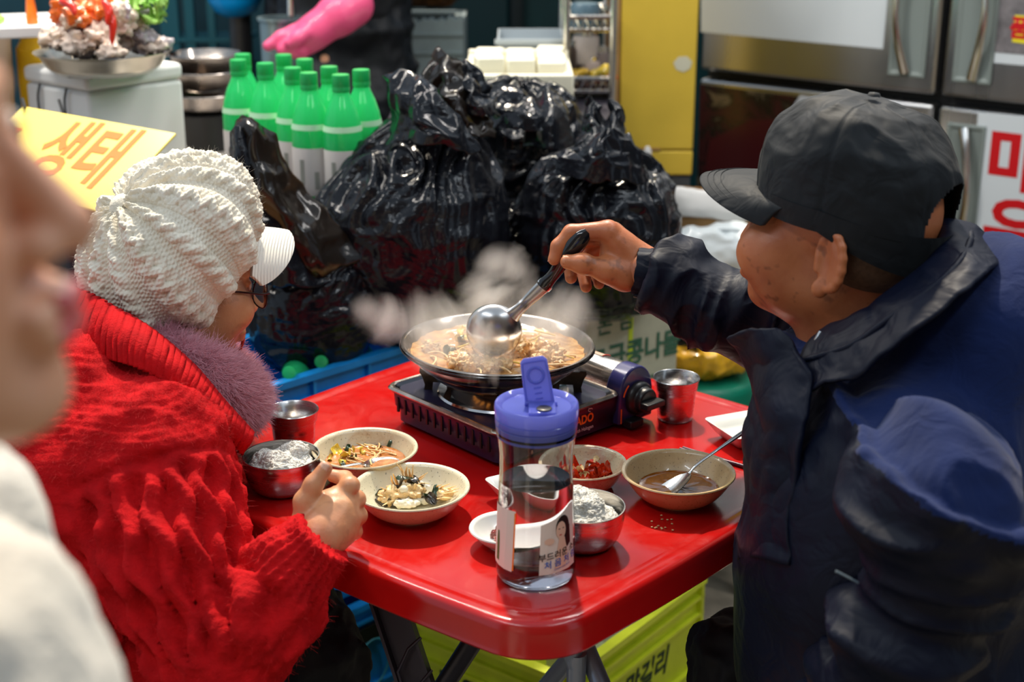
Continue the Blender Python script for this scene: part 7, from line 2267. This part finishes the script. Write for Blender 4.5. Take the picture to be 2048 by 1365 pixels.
def cloth_mat(name, c, rough=0.55, sheen=0.0, weave=900, wb=0.15, var=0.15):
    N = Nodes(name)
    f = N.noise(14, 5, 0.6)
    lo = tuple(q * (1 - var) for q in c[:3]) + (1,); hi = tuple(q * (1 + var) for q in c[:3]) + (1,)
    N.l(N.ramp(f, [(0.3, lo), (0.7, hi)]), N.b.inputs['Base Color'])
    N.b.inputs['Roughness'].default_value = rough
    N.b.inputs['Sheen Weight'].default_value = sheen
    N.b.inputs['Specular IOR Level'].default_value = 0.2
    n1 = N.bump(N.noise(weave, 2, 0.5), wb, 0.0006)
    N.l(N.bump(N.noise(20, 2, 0.5, dist=1.6), 0.35, 0.010, n1), N.b.inputs['Normal'])
    return N.m
NAVY = cloth_mat('navy_nylon', srgb(4, 10, 30), 0.52)
FLEECE = cloth_mat('blue_fleece', srgb(12, 30, 74), 0.9, 0.10, 420, 0.5)
# jacket body
jk = Body()
jk.ell(pel_m + Vector((-0.01, 0, 0.05)), (0.185, 0.19, 0.15), k=0.05)
jk.ell(chest_m + tf * 0.02, (0.165, 0.215, 0.19), R=np.array([tf, tl, (0, 0, 1)]).T, k=0.07)
jk.ell(chest_m + tf * 0.06 + Vector((0, 0, -0.16)), (0.15, 0.18, 0.16), R=np.array([tf, tl, (0, 0, 1)]).T, k=0.07)
jk.cap(chest_m + Vector((0.01, 0, 0.09)), neck_m + Vector((0.0, -0.005, -0.01)), 0.13, 0.085, 0.06)
jk.ell(at_y(1975, 650, 1.56), (0.105, 0.115, 0.095), k=0.07)
jk.cap(neck_m + Vector((0, 0, -0.045)), shl_m + Vector((0.01, 0, -0.025)), 0.072, 0.078, 0.05)
jk.cap(neck_m + Vector((0, 0, -0.045)), shr_m + Vector((0, 0, -0.025)), 0.072, 0.078, 0.05)
me = jk.mesh('jacket', 0.005)
cloth_noise(me, 4.5, 0.016, 41, (1, 1, 0.8), 1); cloth_noise(me, 16, 0.003, 43, (1, 1, .5), 1)
me.materials.append(NAVY); me.materials.append(FLEECE)
zA, zB = at_y(1690, 815, 1.44), at_y(2030, 985, 1.36)
def yoke(me):
    """fleece above the yoke seam, and a puffed nylon edge just under it"""
    lim_ = lambda P: zA.z + (P[:, 0] - zA.x) / (zB.x - zA.x) * (zB.z - zA.z) + 0.006 * fbm(P, 22, 2, 6)
    V = verts_np(me)
    g = lim_(V) - V[:, 2]
    displace(me, 0.015 * np.where(g > 0, np.exp(-(g / 0.022) ** 2), np.exp(-(g / 0.004) ** 2)) * (V[:, 0] > zA.x - 0.10) * (1 + 0.5 * fbm(V, 30, 2, 9)))
    P = np.empty(len(me.polygons) * 3); me.polygons.foreach_get('center', P); P = P.reshape(-1, 3)
    me.polygons.foreach_set('material_index', ((P[:, 2] > lim_(P)) & (P[:, 0] > zA.x - 0.10)).astype(np.int32))
yoke(me)
jacket = link('jacket', me, None, man)
# right sleeve stretched over the table
def sleeve(name, pts, rads, m, seed, amp=0.012, cut=None, h=0.0035, sc=9):
    b = Body(); P = smooth_path(pts, 14); Rr = [float(np.interp(k / 14 * (len(rads) - 1), range(len(rads)), rads)) for k in range(15)]
    b.chain([tuple(p) for p in P], Rr, 0.02)
    if cut: b.cut(*cut)
    me = b.mesh(name, h)
    fr = axis_frame(pts[0], pts[-1])
    cloth_noise(me, sc, amp, seed, (1.7, 0.6, 0.6), 1, fr)
    cloth_noise(me, sc * 2.1, amp * 0.5, seed + 4, (1.6, .6, .6), 1, fr)
    return link(name, me, m, jacket)
ax = (wrR - elbR).normalized()
s1 = sleeve('sleeve', [shr_m, at_y(1610, 668, 1.80), at_y(1500, 632, 1.83), at_y(1415, 592, 1.845), at_y(1338, 558, 1.852), at_y(1290, 546, 1.856)], [0.085, 0.072, 0.063, 0.054, 0.043, 0.038], NAVY, 51, 0.016, (at_y(1293, 546, 1.856), ax))
# cuff band with its strap and a puckered edge
cf = MB(); c0, c1 = at_y(1306, 548, 1.855), at_y(1270, 542, 1.857)
cf.tube([c0, c0.lerp(c1, 0.5), c1, c1 + (c1 - c0) * 0.02, c1 - (c1 - c0) * 0.3], [0.0335, 0.0328, 0.0318, 0.029, 0.0275], 40, cap=False)
cuff = cf.build('cuff', NAVY, s1)
cloth_noise(cuff.data, 60, 0.0025, 3)
cs = MB(); sdir = (c1 - c0).normalized(); u1 = Vector((0, 0, 1)); u1 = (u1 - sdir * u1.dot(sdir)).normalized(); u2 = sdir.cross(u1)
rows = []
for i in range(14):
    a = -0.9 - 1.5 * i / 13
    rows.append([c0.lerp(c1, t) + (u1 * math.sin(a) * 1 + u2 * math.cos(a) * (1 if u2.y < 0 else -1)) * (0.0355 if 0 < i < 13 else 0.034) for t in (0.25, 0.5, 0.85)])
cs.rings(rows, False, False, False); cso = cs.build('cuff_strap', NAVY, s1)
md = cso.modifiers.new('thickness', 'SOLIDIFY'); md.thickness = 0.003
# seam around the sleeve
sm = MB(); pA = at_y(1508, 634, 1.83); d0 = (at_y(1415, 592, 1.845) - at_y(1610, 668, 1.80)).normalized(); v1 = (Vector((0, 0, 1)) - d0 * d0.z).normalized(); v2 = d0.cross(v1)
# left sleeve, puffed and bent
s2 = sleeve('sleeve', [shl_m, at_y(1850, 1010, 1.31), elbL, at_y(1770, 1290, 1.33), wrL + (elbL - wrL).normalized() * 0.01], [0.072, 0.076, 0.072, 0.064, 0.046], NAVY, 61, 0.022, (wrL + (elbL - wrL).normalized() * 0.005, (wrL - elbL).normalized()), 0.004, 7)
s2.data.materials.append(FLEECE); yoke(s2.data)
tb = MB(); a, b_ = at_y(1672, 1143, 1.242), at_y(1716, 1166, 1.242); tb.tube([a, b_], 0.0022, 8, flat=0.5); tb.build('sleeve_tag', mat('grey_tag', srgb(80, 92, 100), 0.5), s2)
# standing collar, wide round the neck: top edge, middle, foot
up_ = [at_y(1632, 676, 1.545), at_y(1700, 642, 1.512), at_y(1765, 598, 1.505), at_y(1832, 550, 1.51), at_y(1878, 503, 1.535), at_y(1893, 458, 1.575), at_y(1880, 446, 1.64), at_y(1810, 470, 1.695), at_y(1700, 560, 1.715), at_y(1600, 655, 1.68)]
mi_ = [at_y(1600, 722, 1.515), at_y(1700, 690, 1.475), at_y(1780, 634, 1.462), at_y(1860, 578, 1.465), at_y(1918, 522, 1.495), at_y(1940, 472, 1.57), at_y(1920, 452, 1.66), at_y(1830, 476, 1.73), at_y(1690, 580, 1.75), at_y(1570, 680, 1.70)]
lw_ = [at_y(1585, 800, 1.49), at_y(1700, 752, 1.44), at_y(1800, 690, 1.42), at_y(1890, 625, 1.425), at_y(1965, 560, 1.46), at_y(1995, 510, 1.56), at_y(1960, 490, 1.68), at_y(1850, 510, 1.76), at_y(1690, 620, 1.78), at_y(1560, 730, 1.72)]
dn_ = [p + Vector((0, 0.02, -0.012)) for p in up_]
co_ = sheet('collar', None, [dn_, up_, mi_, lw_], NAVY, 91, 0.006, 14, n=110, mm=30, thick=0.004)
co_.parent = jacket
pp = MB(); pp.tube(smooth_path([q + Vector((0, -0.003, 0)) for q in mi_], 60), 0.0042, 8); pp.build('collar_piping', NAVY, jacket)
# loose front corner of the collar and the placket
pl_ = sheet('placket', None, [[at_y(1456, 668, 1.60), at_y(1500, 660, 1.56), at_y(1560, 672, 1.53)], [at_y(1500, 735, 1.60), at_y(1540, 730, 1.53), at_y(1610, 740, 1.49)], [at_y(1505, 850, 1.58), at_y(1540, 850, 1.49), at_y(1610, 850, 1.45)], [at_y(1495, 980, 1.55), at_y(1530, 980, 1.47), at_y(1590, 980, 1.43)], [at_y(1478, 1120, 1.52), at_y(1520, 1120, 1.44), at_y(1580, 1120, 1.41)]], NAVY, 77, 0.009, 12, n=30, mm=60, thick=0.006)
pl_.parent = jacket
zp = MB(); zp.tube([at_y(1622, 702, 1.52), at_y(1632, 680, 1.525), at_y(1640, 664, 1.53)], 0.0022, 6); zp.build('zip', M['steel_in'], jacket)

# black cap
CAPM = cloth_mat('black_cap_cotton', srgb(20, 24, 28), 0.6, 0.05, 900, 0.2, 0.1)
def cap():
    NT, NV = 240, 70
    th = np.linspace(0, 2 * PI, NT, endpoint=False); t = np.linspace(0.0, 1, NV)
    TH_, TT = np.meshgrid(th, t)
    psi = TT * (PI / 2 * 1.02)
    R = np.sin(psi) ** 0.80
    Z = 0.096 * np.maximum(np.cos(psi), 0) ** 0.72 - 0.020 * TT ** 3
    d = 0.0
    ring6 = np.abs(np.sin(3 * (TH_ + 0.52)))
    d = -0.0014 * np.exp(-(ring6 / 0.07) ** 2) * np.clip(TT * 6, 0, 1)
    X, Yy = R * np.cos(TH_), R * np.sin(TH_)
    P0 = np.stack([X * 0.112, Yy * 0.094, Z], -1).reshape(-1, 3)
    d = d.reshape(-1) + 0.0055 * fbm(P0, 17, 3, 4) * np.clip(TT.reshape(-1) * 2, 0, 1) * np.clip((1.05 - TT.reshape(-1)) * 3, 0, 1) + 0.004 * (ridged(P0, 14, 2, 8) - 0.4) * np.clip((0.9 - TT.reshape(-1)) * 3, 0, 1)
    N0 = P0 / np.array([0.112, 0.094, 0.096]); N0 /= np.linalg.norm(N0, axis=1)[:, None] + 1e-9
    P0 = P0 + N0 * d[:, None]
    # opening over the strap at the back
    keep = np.ones((NV - 1, NT), bool)
    for i in range(NV - 1):
        for j in range(NT):
            a = abs((th[j] - PI + PI) % (2 * PI) - PI)
            if t[i] > 0.70 and (a / 0.52) ** 2 + ((t[i] - 1.0) / 0.27) ** 2 < 1: keep[i, j] = False
    P = [FM(-0.012 + p[0], p[1], 0.070 + p[2] * 0.98 + (-0.018 if p[0] < 0 else 0) * abs(p[0]) / 0.11 * 1.0) for p in P0]
    Fs = [(i * NT + j, (i + 1) * NT + j, (i + 1) * NT + (j + 1) % NT, i * NT + (j + 1) % NT) for i in range(NV - 1) for j in range(NT) if keep[i, j]]
    me = mesh_np('cap', np.array([tuple(p) for p in P]), Fs)
    bm = bmesh.new(); bm.from_mesh(me); bmesh.ops.remove_doubles(bm, verts=bm.verts, dist=0.0002); bmesh.ops.recalc_face_normals(bm, faces=bm.faces); bm.to_mesh(me); bm.free()
    o = link('cap', me, CAPM, man)
    md = o.modifiers.new('thickness', 'SOLIDIFY'); md.thickness = 0.0025; md.offset = -1
    mb = MB(); mb.lathe([(0.0001, 0.004), (0.006, 0.003), (0.0075, 0)], 16, c=FM(-0.012, 0, 0.070 + 0.0965), rot=FM.R); mb.build('button', CAPM, o)
    # side band dipping to the nape, and the strap
    mb = MB(); rows = []
    for i in range(60):
        a = PI * 0.28 + (2 * PI - PI * 0.56) * i / 59
        back = max(0, -math.cos(a))
        r = []
        for (dz, dr) in ((0.004, 0.001), (-0.012 - 0.022 * back, 0.0005), (-0.020 - 0.026 * back, -0.001), (-0.020 - 0.026 * back, -0.004), (0.0, -0.004)):
            r.append(FM(-0.012 + (0.112 + dr - 0.010 * back * (dz < -0.01)) * math.cos(a), (0.094 + dr) * math.sin(a), 0.054 - 0.018 * back + dz))
        rows.append(r)
    mb.rings(rows, True); mb.build('strap', CAPM, o)
    # peak
    mb = MB(); rows = []
    for i in range(37):
        a = -1.15 + 2.3 * i / 36
        px_, py_ = -0.012 + 0.110 * math.cos(a), 0.093 * math.sin(a)
        ln = 0.078 * max(0, math.cos(a * 1.30)) ** 0.5
        rows.append([FM(px_ + ln * u, py_ * (1 - 0.02 * u), 0.050 - 0.022 * math.sin(a) ** 2 * (0.35 + u * 0.65) - 0.014 * u * u + 0.004) for u in np.linspace(-0.10, 1, 12)])
    P = np.array([[tuple(q) for q in r] for r in rows]).reshape(-1, 3); w = 12
    me = mesh_np('peak', P, [(i * w + j, (i + 1) * w + j, (i + 1) * w + j + 1, i * w + j + 1) for i in range(36) for j in range(w - 1)])
    pk = link('peak', me, CAPM, o)
    md = pk.modifiers.new('subdiv', 'SUBSURF'); md.levels = 1; md.render_levels = 2
    md = pk.modifiers.new('thickness', 'SOLIDIFY'); md.thickness = 0.004; md.offset = 0
    for inset in (0.12, 0.22, 0.34):
        mb = MB(); pts = []
        for i in range(3, 34):
            a = -1.15 + 2.3 * i / 36
            px_, py_ = -0.012 + 0.110 * math.cos(a), 0.093 * math.sin(a); ln = 0.078 * max(0, math.cos(a * 1.30)) ** 0.5; u = 1 - inset
            pts.append(FM(px_ + ln * u, py_ * (1 - 0.02 * u), 0.050 - 0.022 * math.sin(a) ** 2 * (0.35 + u * 0.65) - 0.014 * u * u + 0.0064))
        mb.tube(pts, 0.0006, 5); mb.build('stitching', CAPM, pk)
cap()
eyes_for(FM, man)
eyes_for(FW, woman)
# ------------------------------------------------------------------ passer-by close to the lens at left, in profile
nt = at_y(196, 442, 0.57)
SKP = skin_mat('pale_warm_skin', srgb(226, 172, 138), srgb(212, 146, 112))
FP = Frame(nt - Vector((0.129, 0.006, -0.004)), math.radians(4), math.radians(8), 0, 1.0)
pb = head_body(FP, nose=0.6, neck=0.0, cheek=0.0)
pb.cap(FP(-0.022, 0, -0.045), FP(-0.045, 0, -0.17), 0.052, 0.056, 0.03)
parts = [pb.arrays(0.0028)]
bc = Body(); c0 = Vector((FP.o.x - 0.05, FP.o.y + 0.02, 0))
bc.cap(c0 + Vector((0, 0, 0.95)), c0 + Vector((0, 0, 1.13)), 0.13, 0.10, 0.05).cap(c0 + Vector((0, 0, 1.13)), FP(-0.045, 0, -0.15), 0.06, 0.055, 0.04)
for s in (-1, 1):
    bc.chain([c0 + Vector((0, 0.17 * s, 1.10)), c0 + Vector((0.0, 0.22 * s, 0.86)), c0 + Vector((0.10, 0.20 * s, 0.66))], [0.045, 0.038, 0.028])
    bc.chain([c0 + Vector((0, 0.08 * s, 0.82)), c0 + Vector((0.01, 0.085 * s, 0.45)), c0 + Vector((0, 0.085 * s, 0.07))], [0.085, 0.055, 0.04], 0.03)
    bc.cap(c0 + Vector((0, 0.085 * s, 0.035)), c0 + Vector((0.16, 0.09 * s, 0.03)), 0.034, 0.026, 0.02)
    for i in range(4): bc.cap(c0 + Vector((0.10, 0.20 * s, 0.66)), c0 + Vector((0.12 + 0.012 * i, 0.20 * s, 0.575 + 0.012 * abs(i - 1.5))), 0.022, 0.008, 0.008)
    bc.cap(c0 + Vector((0.11, 0.195 * s, 0.65)), c0 + Vector((0.155, 0.19 * s, 0.61)), 0.014, 0.009, 0.008)
parts.append(bc.arrays(0.009))
me = mesh_np('person', *join_arrays(parts))
pas = link('person', me, SKP); tag(pas, 'blurred person in profile at the left edge, in a cream coat with dark hair', 'person')
eyes_for(FP, pas)
mb = Body()
mb.ell(FP(-0.030, 0, 0.058), [0.094, 0.088, 0.086], R=FP.M, k=0.02).ell(FP(-0.075, 0, -0.03), [0.055, 0.075, 0.10], R=FP.M, k=0.04).ell(FP(-0.095, 0, -0.16), [0.045, 0.07, 0.12], R=FP.M, k=0.05).ell(FP(0.050, 0, 0.085), [0.052, 0.064, 0.042], R=FP.M, k=0.02)
mb.ell(FP(-0.075, -0.05, -0.26), [0.035, 0.03, 0.12], R=FP.M, k=0.05)
me = mb.mesh('hair', 0.005); V = verts_np(me); displace(me, 0.004 * (ridged(V * np.array([1, 1, .25]), 70, 2, 3) - .4))
link('hair', me, mat('dark_brown_hair', srgb(70, 46, 40), 0.4, var=0.3, vscale=60), pas)
mb = MB()
for s in (1, -1):
    mb.tube(smooth_path([FP(0.095, s * 0.016, 0.032), FP(0.094, s * 0.032, 0.037), FP(0.082, s * 0.052, 0.031)], 8), [0.002, .003, .003, .003, .003, .0025, .002, .0015, .001], 8)
mb.build('eyebrows', mat('brow_hair', srgb(60, 38, 32), 0.6), pas)
mb = Body().cap(FP(0.1065, -0.010, -0.0525), FP(0.1065, 0.010, -0.0525), 0.0055, 0.0055, 0.004).cap(FP(0.1025, -0.013, -0.064), FP(0.1025, 0.013, -0.064), 0.0066, 0.0066, 0.004)
link('lips', mb.mesh('lips', 0.0015), mat('lip_skin', srgb(196, 84, 84), 0.3), pas)
CO = mat('cream_bouclé'.replace('é', 'e'), srgb(214, 208, 196), 0.9, bump=0.6, bscale=120, bdist=0.004, sheen=0.4)
ct_ = Body()
q = at_y(150, 1180, 0.60)
ct_.ell(q + Vector((-0.056, 0.0, -0.094)), (0.066, 0.11, 0.105), k=0.03)
ct_.cap(c0 + Vector((0, 0, 0.70)), c0 + Vector((0.0, 0, 1.10)), 0.165, 0.130, 0.06)
for s in (-1, 1):
    ct_.chain([c0 + Vector((0, 0.16 * s, 1.11)), c0 + Vector((0.0, 0.22 * s, 0.86)), c0 + Vector((0.10, 0.20 * s, 0.68))], [0.075, 0.065, 0.05])
ct_.cap(c0 + Vector((0.0, 0, 0.50)), c0 + Vector((0, 0, 0.75)), 0.19, 0.165, 0.05)
me = ct_.mesh('coat', 0.008); displace(me, 0.008 * fbm(verts_np(me), 18, 3, 2))
link('coat', me, CO, pas)

# ------------------------------------------------------------------ stall vendor with a pink rubber glove
vb = Vector((at_y(695, 60, 3.78).x, 3.78, 0))
body = Body()
body.cap(vb + Vector((0, 0, 0.88)), vb + Vector((-0.02, -0.02, 1.32)), 0.145, 0.13, 0.06)
body.cap(vb + Vector((-0.02, -0.02, 1.30)), vb + Vector((-0.03, -0.03, 1.46)), 0.10, 0.055, 0.05)
FV = Frame(vb + Vector((-0.05, -0.05, 1.60)), math.radians(215), math.radians(-15), 0, 1.0)
sR = vb + Vector((0.10, -0.08, 1.34)); eR = at_y(762, -30, 3.50); wR = at_y(676, 28, 3.32)
sL = vb + Vector((-0.17, 0.02, 1.34)); eL = vb + Vector((-0.16, 0.12, 1.10)); wL = vb + Vector((-0.06, 0.14, 0.94))
body.chain([sR, eR, wR], [0.048, 0.040, 0.026]).chain([sL, eL, wL], [0.048, 0.040, 0.028])
for s in (-1, 1):
    body.chain([vb + Vector((0.075 * s, 0, 0.86)), vb + Vector((0.08 * s, 0, 0.47)), vb + Vector((0.08 * s, 0, 0.08))], [0.09, 0.06, 0.045], 0.03)
    body.cap(vb + Vector((0.08 * s, 0, 0.04)), vb + Vector((0.08 * s, -0.16, 0.035)), 0.038, 0.03, 0.02)
lhv = Body().cap(wL, wL + Vector((0.0, -0.06, 0)), 0.026, 0.03, 0.02)
for i in range(4): lhv.chain([wL + Vector((-0.027 + 0.018 * i, -0.08, 0)), wL + Vector((-0.027 + 0.018 * i, -0.125, -0.01)), wL + Vector((-0.027 + 0.018 * i, -0.145, -0.035))], [0.011, 0.010, 0.008], 0.008)
lhv.chain([wL + Vector((0.02, -0.03, 0)), wL + Vector((0.045, -0.06, -0.01)), wL + Vector((0.045, -0.09, -0.02))], [0.015, 0.012, 0.009], 0.008)
me = mesh_np('person', *join_arrays([body.arrays(0.009), head_body(FV).arrays(0.004), lhv.arrays(0.004)]))
ven = link('person', me, SKP); tag(ven, 'standing stall vendor in a dark apron with a pink rubber glove', 'person')
eyes_for(FV, ven)
hh = Body().ell(FV(-0.025, 0, 0.055), [0.098, 0.082, 0.088], R=FV.M, k=0.02).ell(FV(-0.06, 0, -0.01), [0.06, 0.076, 0.07], R=FV.M, k=0.03)
link('hair', hh.mesh('hair', 0.006), HAIRM, ven)
cl = Body()
cl.cap(vb + Vector((0, 0, 0.55)), vb + Vector((0, -0.02, 1.30)), 0.185, 0.15, 0.06)
cl.cap(sL, sR, 0.075, 0.075, 0.04)
cl.chain([sR, eR + Vector((0, 0, 0))], [0.07, 0.058], 0.03).chain([eR, eR.lerp(wR, 0.35)], [0.058, 0.052], 0.02).chain([sL, eL, eL.lerp(wL, 0.8)], [0.07, 0.06, 0.045], 0.03)
me = cl.mesh('dark_coat', 0.010); cloth_noise(me, 8, 0.02, 3)
link('dark_coat', me, mat('dark_navy_apron', srgb(12, 18, 26), 0.6, var=0.3, vscale=8), ven)
leg_ = Body()
for s in (-1, 1): leg_.chain([vb + Vector((0.075 * s, 0, 0.86)), vb + Vector((0.08 * s, 0, 0.47)), vb + Vector((0.08 * s, 0, 0.10))], [0.10, 0.075, 0.06], 0.03)
link('trousers', leg_.mesh('trousers', 0.010), bpy.data.materials['black_trousers'], ven)
# the glove: cuff, palm, thumb and four fingers, index pointing
gv = Body()
g = lambda px, py, dy=0: at_y(px, py, 3.30 + dy)
gv.chain([at_y(706, 12, 3.34), g(676, 30, 0.02), g(632, 62)], [0.047, 0.044, 0.036], 0.02)
gv.cap(g(632, 60), g(598, 82), 0.036, 0.034, 0.02)
gv.ell(g(604, 80), (0.038, 0.022, 0.030), k=0.02)
for pts, r in (([g(586, 66, -0.01), g(562, 76, -0.02), g(536, 92, -0.03)], [.018, .0155, .012]), ([g(588, 78, -0.02), g(572, 96, -0.03), g(566, 100, -0.035)], [.018, .0155, .014]), ([g(598, 88, -0.02), g(590, 100, -0.03), g(588, 104, -0.03)], [.018, .016, .014]), ([g(612, 92, -0.01), g(604, 103, -0.02), g(602, 106, -0.02)], [.017, .015, .013]), ([g(612, 66, -0.03), g(594, 78, -0.045), g(580, 86, -0.05)], [.018, .015, .012])):
    gv.chain(pts, r, 0.008)
gl_ = link('rubber_glove', gv.mesh('rubber_glove', 0.0035), mat('pink_rubber', srgb(232, 84, 132), 0.4, coat=0.2), ven)
# ================================================================== steam over the pot
def steam():
    b = Body()
    PUFFS = [(900, 670, 1.92, .085), (990, 660, 1.93, .10), (1080, 665, 1.95, .09), (1000, 600, 1.96, .085), (1030, 545, 1.98, .060), (965, 585, 1.98, .055), (1130, 630, 2.0, .075), (840, 650, 1.97, .065), (770, 640, 2.02, .060), (735, 620, 2.04, .045), (1060, 600, 1.99, .055), (880, 700, 1.83, .07), (960, 700, 1.80, .075), (1110, 700, 1.86, .05), (990, 530, 1.98, .05)]
    for (px, py, y, r) in PUFFS: b.ell(tuple(at_y(px, py, y)), (r, r, r), k=0.02)
    me = b.mesh('steam', 0.008)
    m = bpy.data.materials.new('steam_volume'); m.use_nodes = True
    t = m.node_tree; t.nodes.clear()
    out = t.nodes.new('ShaderNodeOutputMaterial'); pv = t.nodes.new('ShaderNodeVolumePrincipled')
    pv.inputs['Color'].default_value = (0.96, 0.93, 0.90, 1); pv.inputs['Anisotropy'].default_value = 0.2
    tc = t.nodes.new('ShaderNodeTexCoord'); n1 = t.nodes.new('ShaderNodeTexNoise')
    n1.inputs['Scale'].default_value = 11; n1.inputs['Detail'].default_value = 4; n1.inputs['Distortion'].default_value = 1.8; n1.inputs['Roughness'].default_value = 0.5
    mp = t.nodes.new('ShaderNodeMapping'); mp.inputs['Scale'].default_value = (1.0, 1.0, 0.75)
    t.links.new(tc.outputs['Object'], mp.inputs['Vector']); t.links.new(mp.outputs['Vector'], n1.inputs['Vector'])
    def mth(op, a, b_, clamp=False):
        nd = t.nodes.new('ShaderNodeMath'); nd.operation = op; nd.use_clamp = clamp
        for k, v in enumerate((a, b_)):
            if isinstance(v, (int, float)): nd.inputs[k].default_value = v
            else: t.links.new(v, nd.inputs[k])
        return nd.outputs[0]
    tot = None                                     # soft puffs fading outwards
    for (px, py, y, r) in PUFFS:
        vd = t.nodes.new('ShaderNodeVectorMath'); vd.operation = 'DISTANCE'
        t.links.new(tc.outputs['Object'], vd.inputs[0]); vd.inputs[1].default_value = at_y(px, py, y)
        f = mth('SUBTRACT', 1.0, mth('DIVIDE', vd.outputs['Value'], r), True)
        tot = f if tot is None else mth('MAXIMUM', tot, f)
    dn = mth('MULTIPLY', mth('SUBTRACT', mth('ADD', mth('MULTIPLY', n1.outputs['Fac'], 1.5), mth('MULTIPLY', tot, 0.95)), 1.12, True), 24.0)
    t.links.new(dn, pv.inputs['Density']); t.links.new(pv.outputs['Volume'], out.inputs['Volume'])
    o = link('steam', me, m)
    tag(o, 'white steam curling up from the hot pot', 'steam', kind='stuff')
steam()
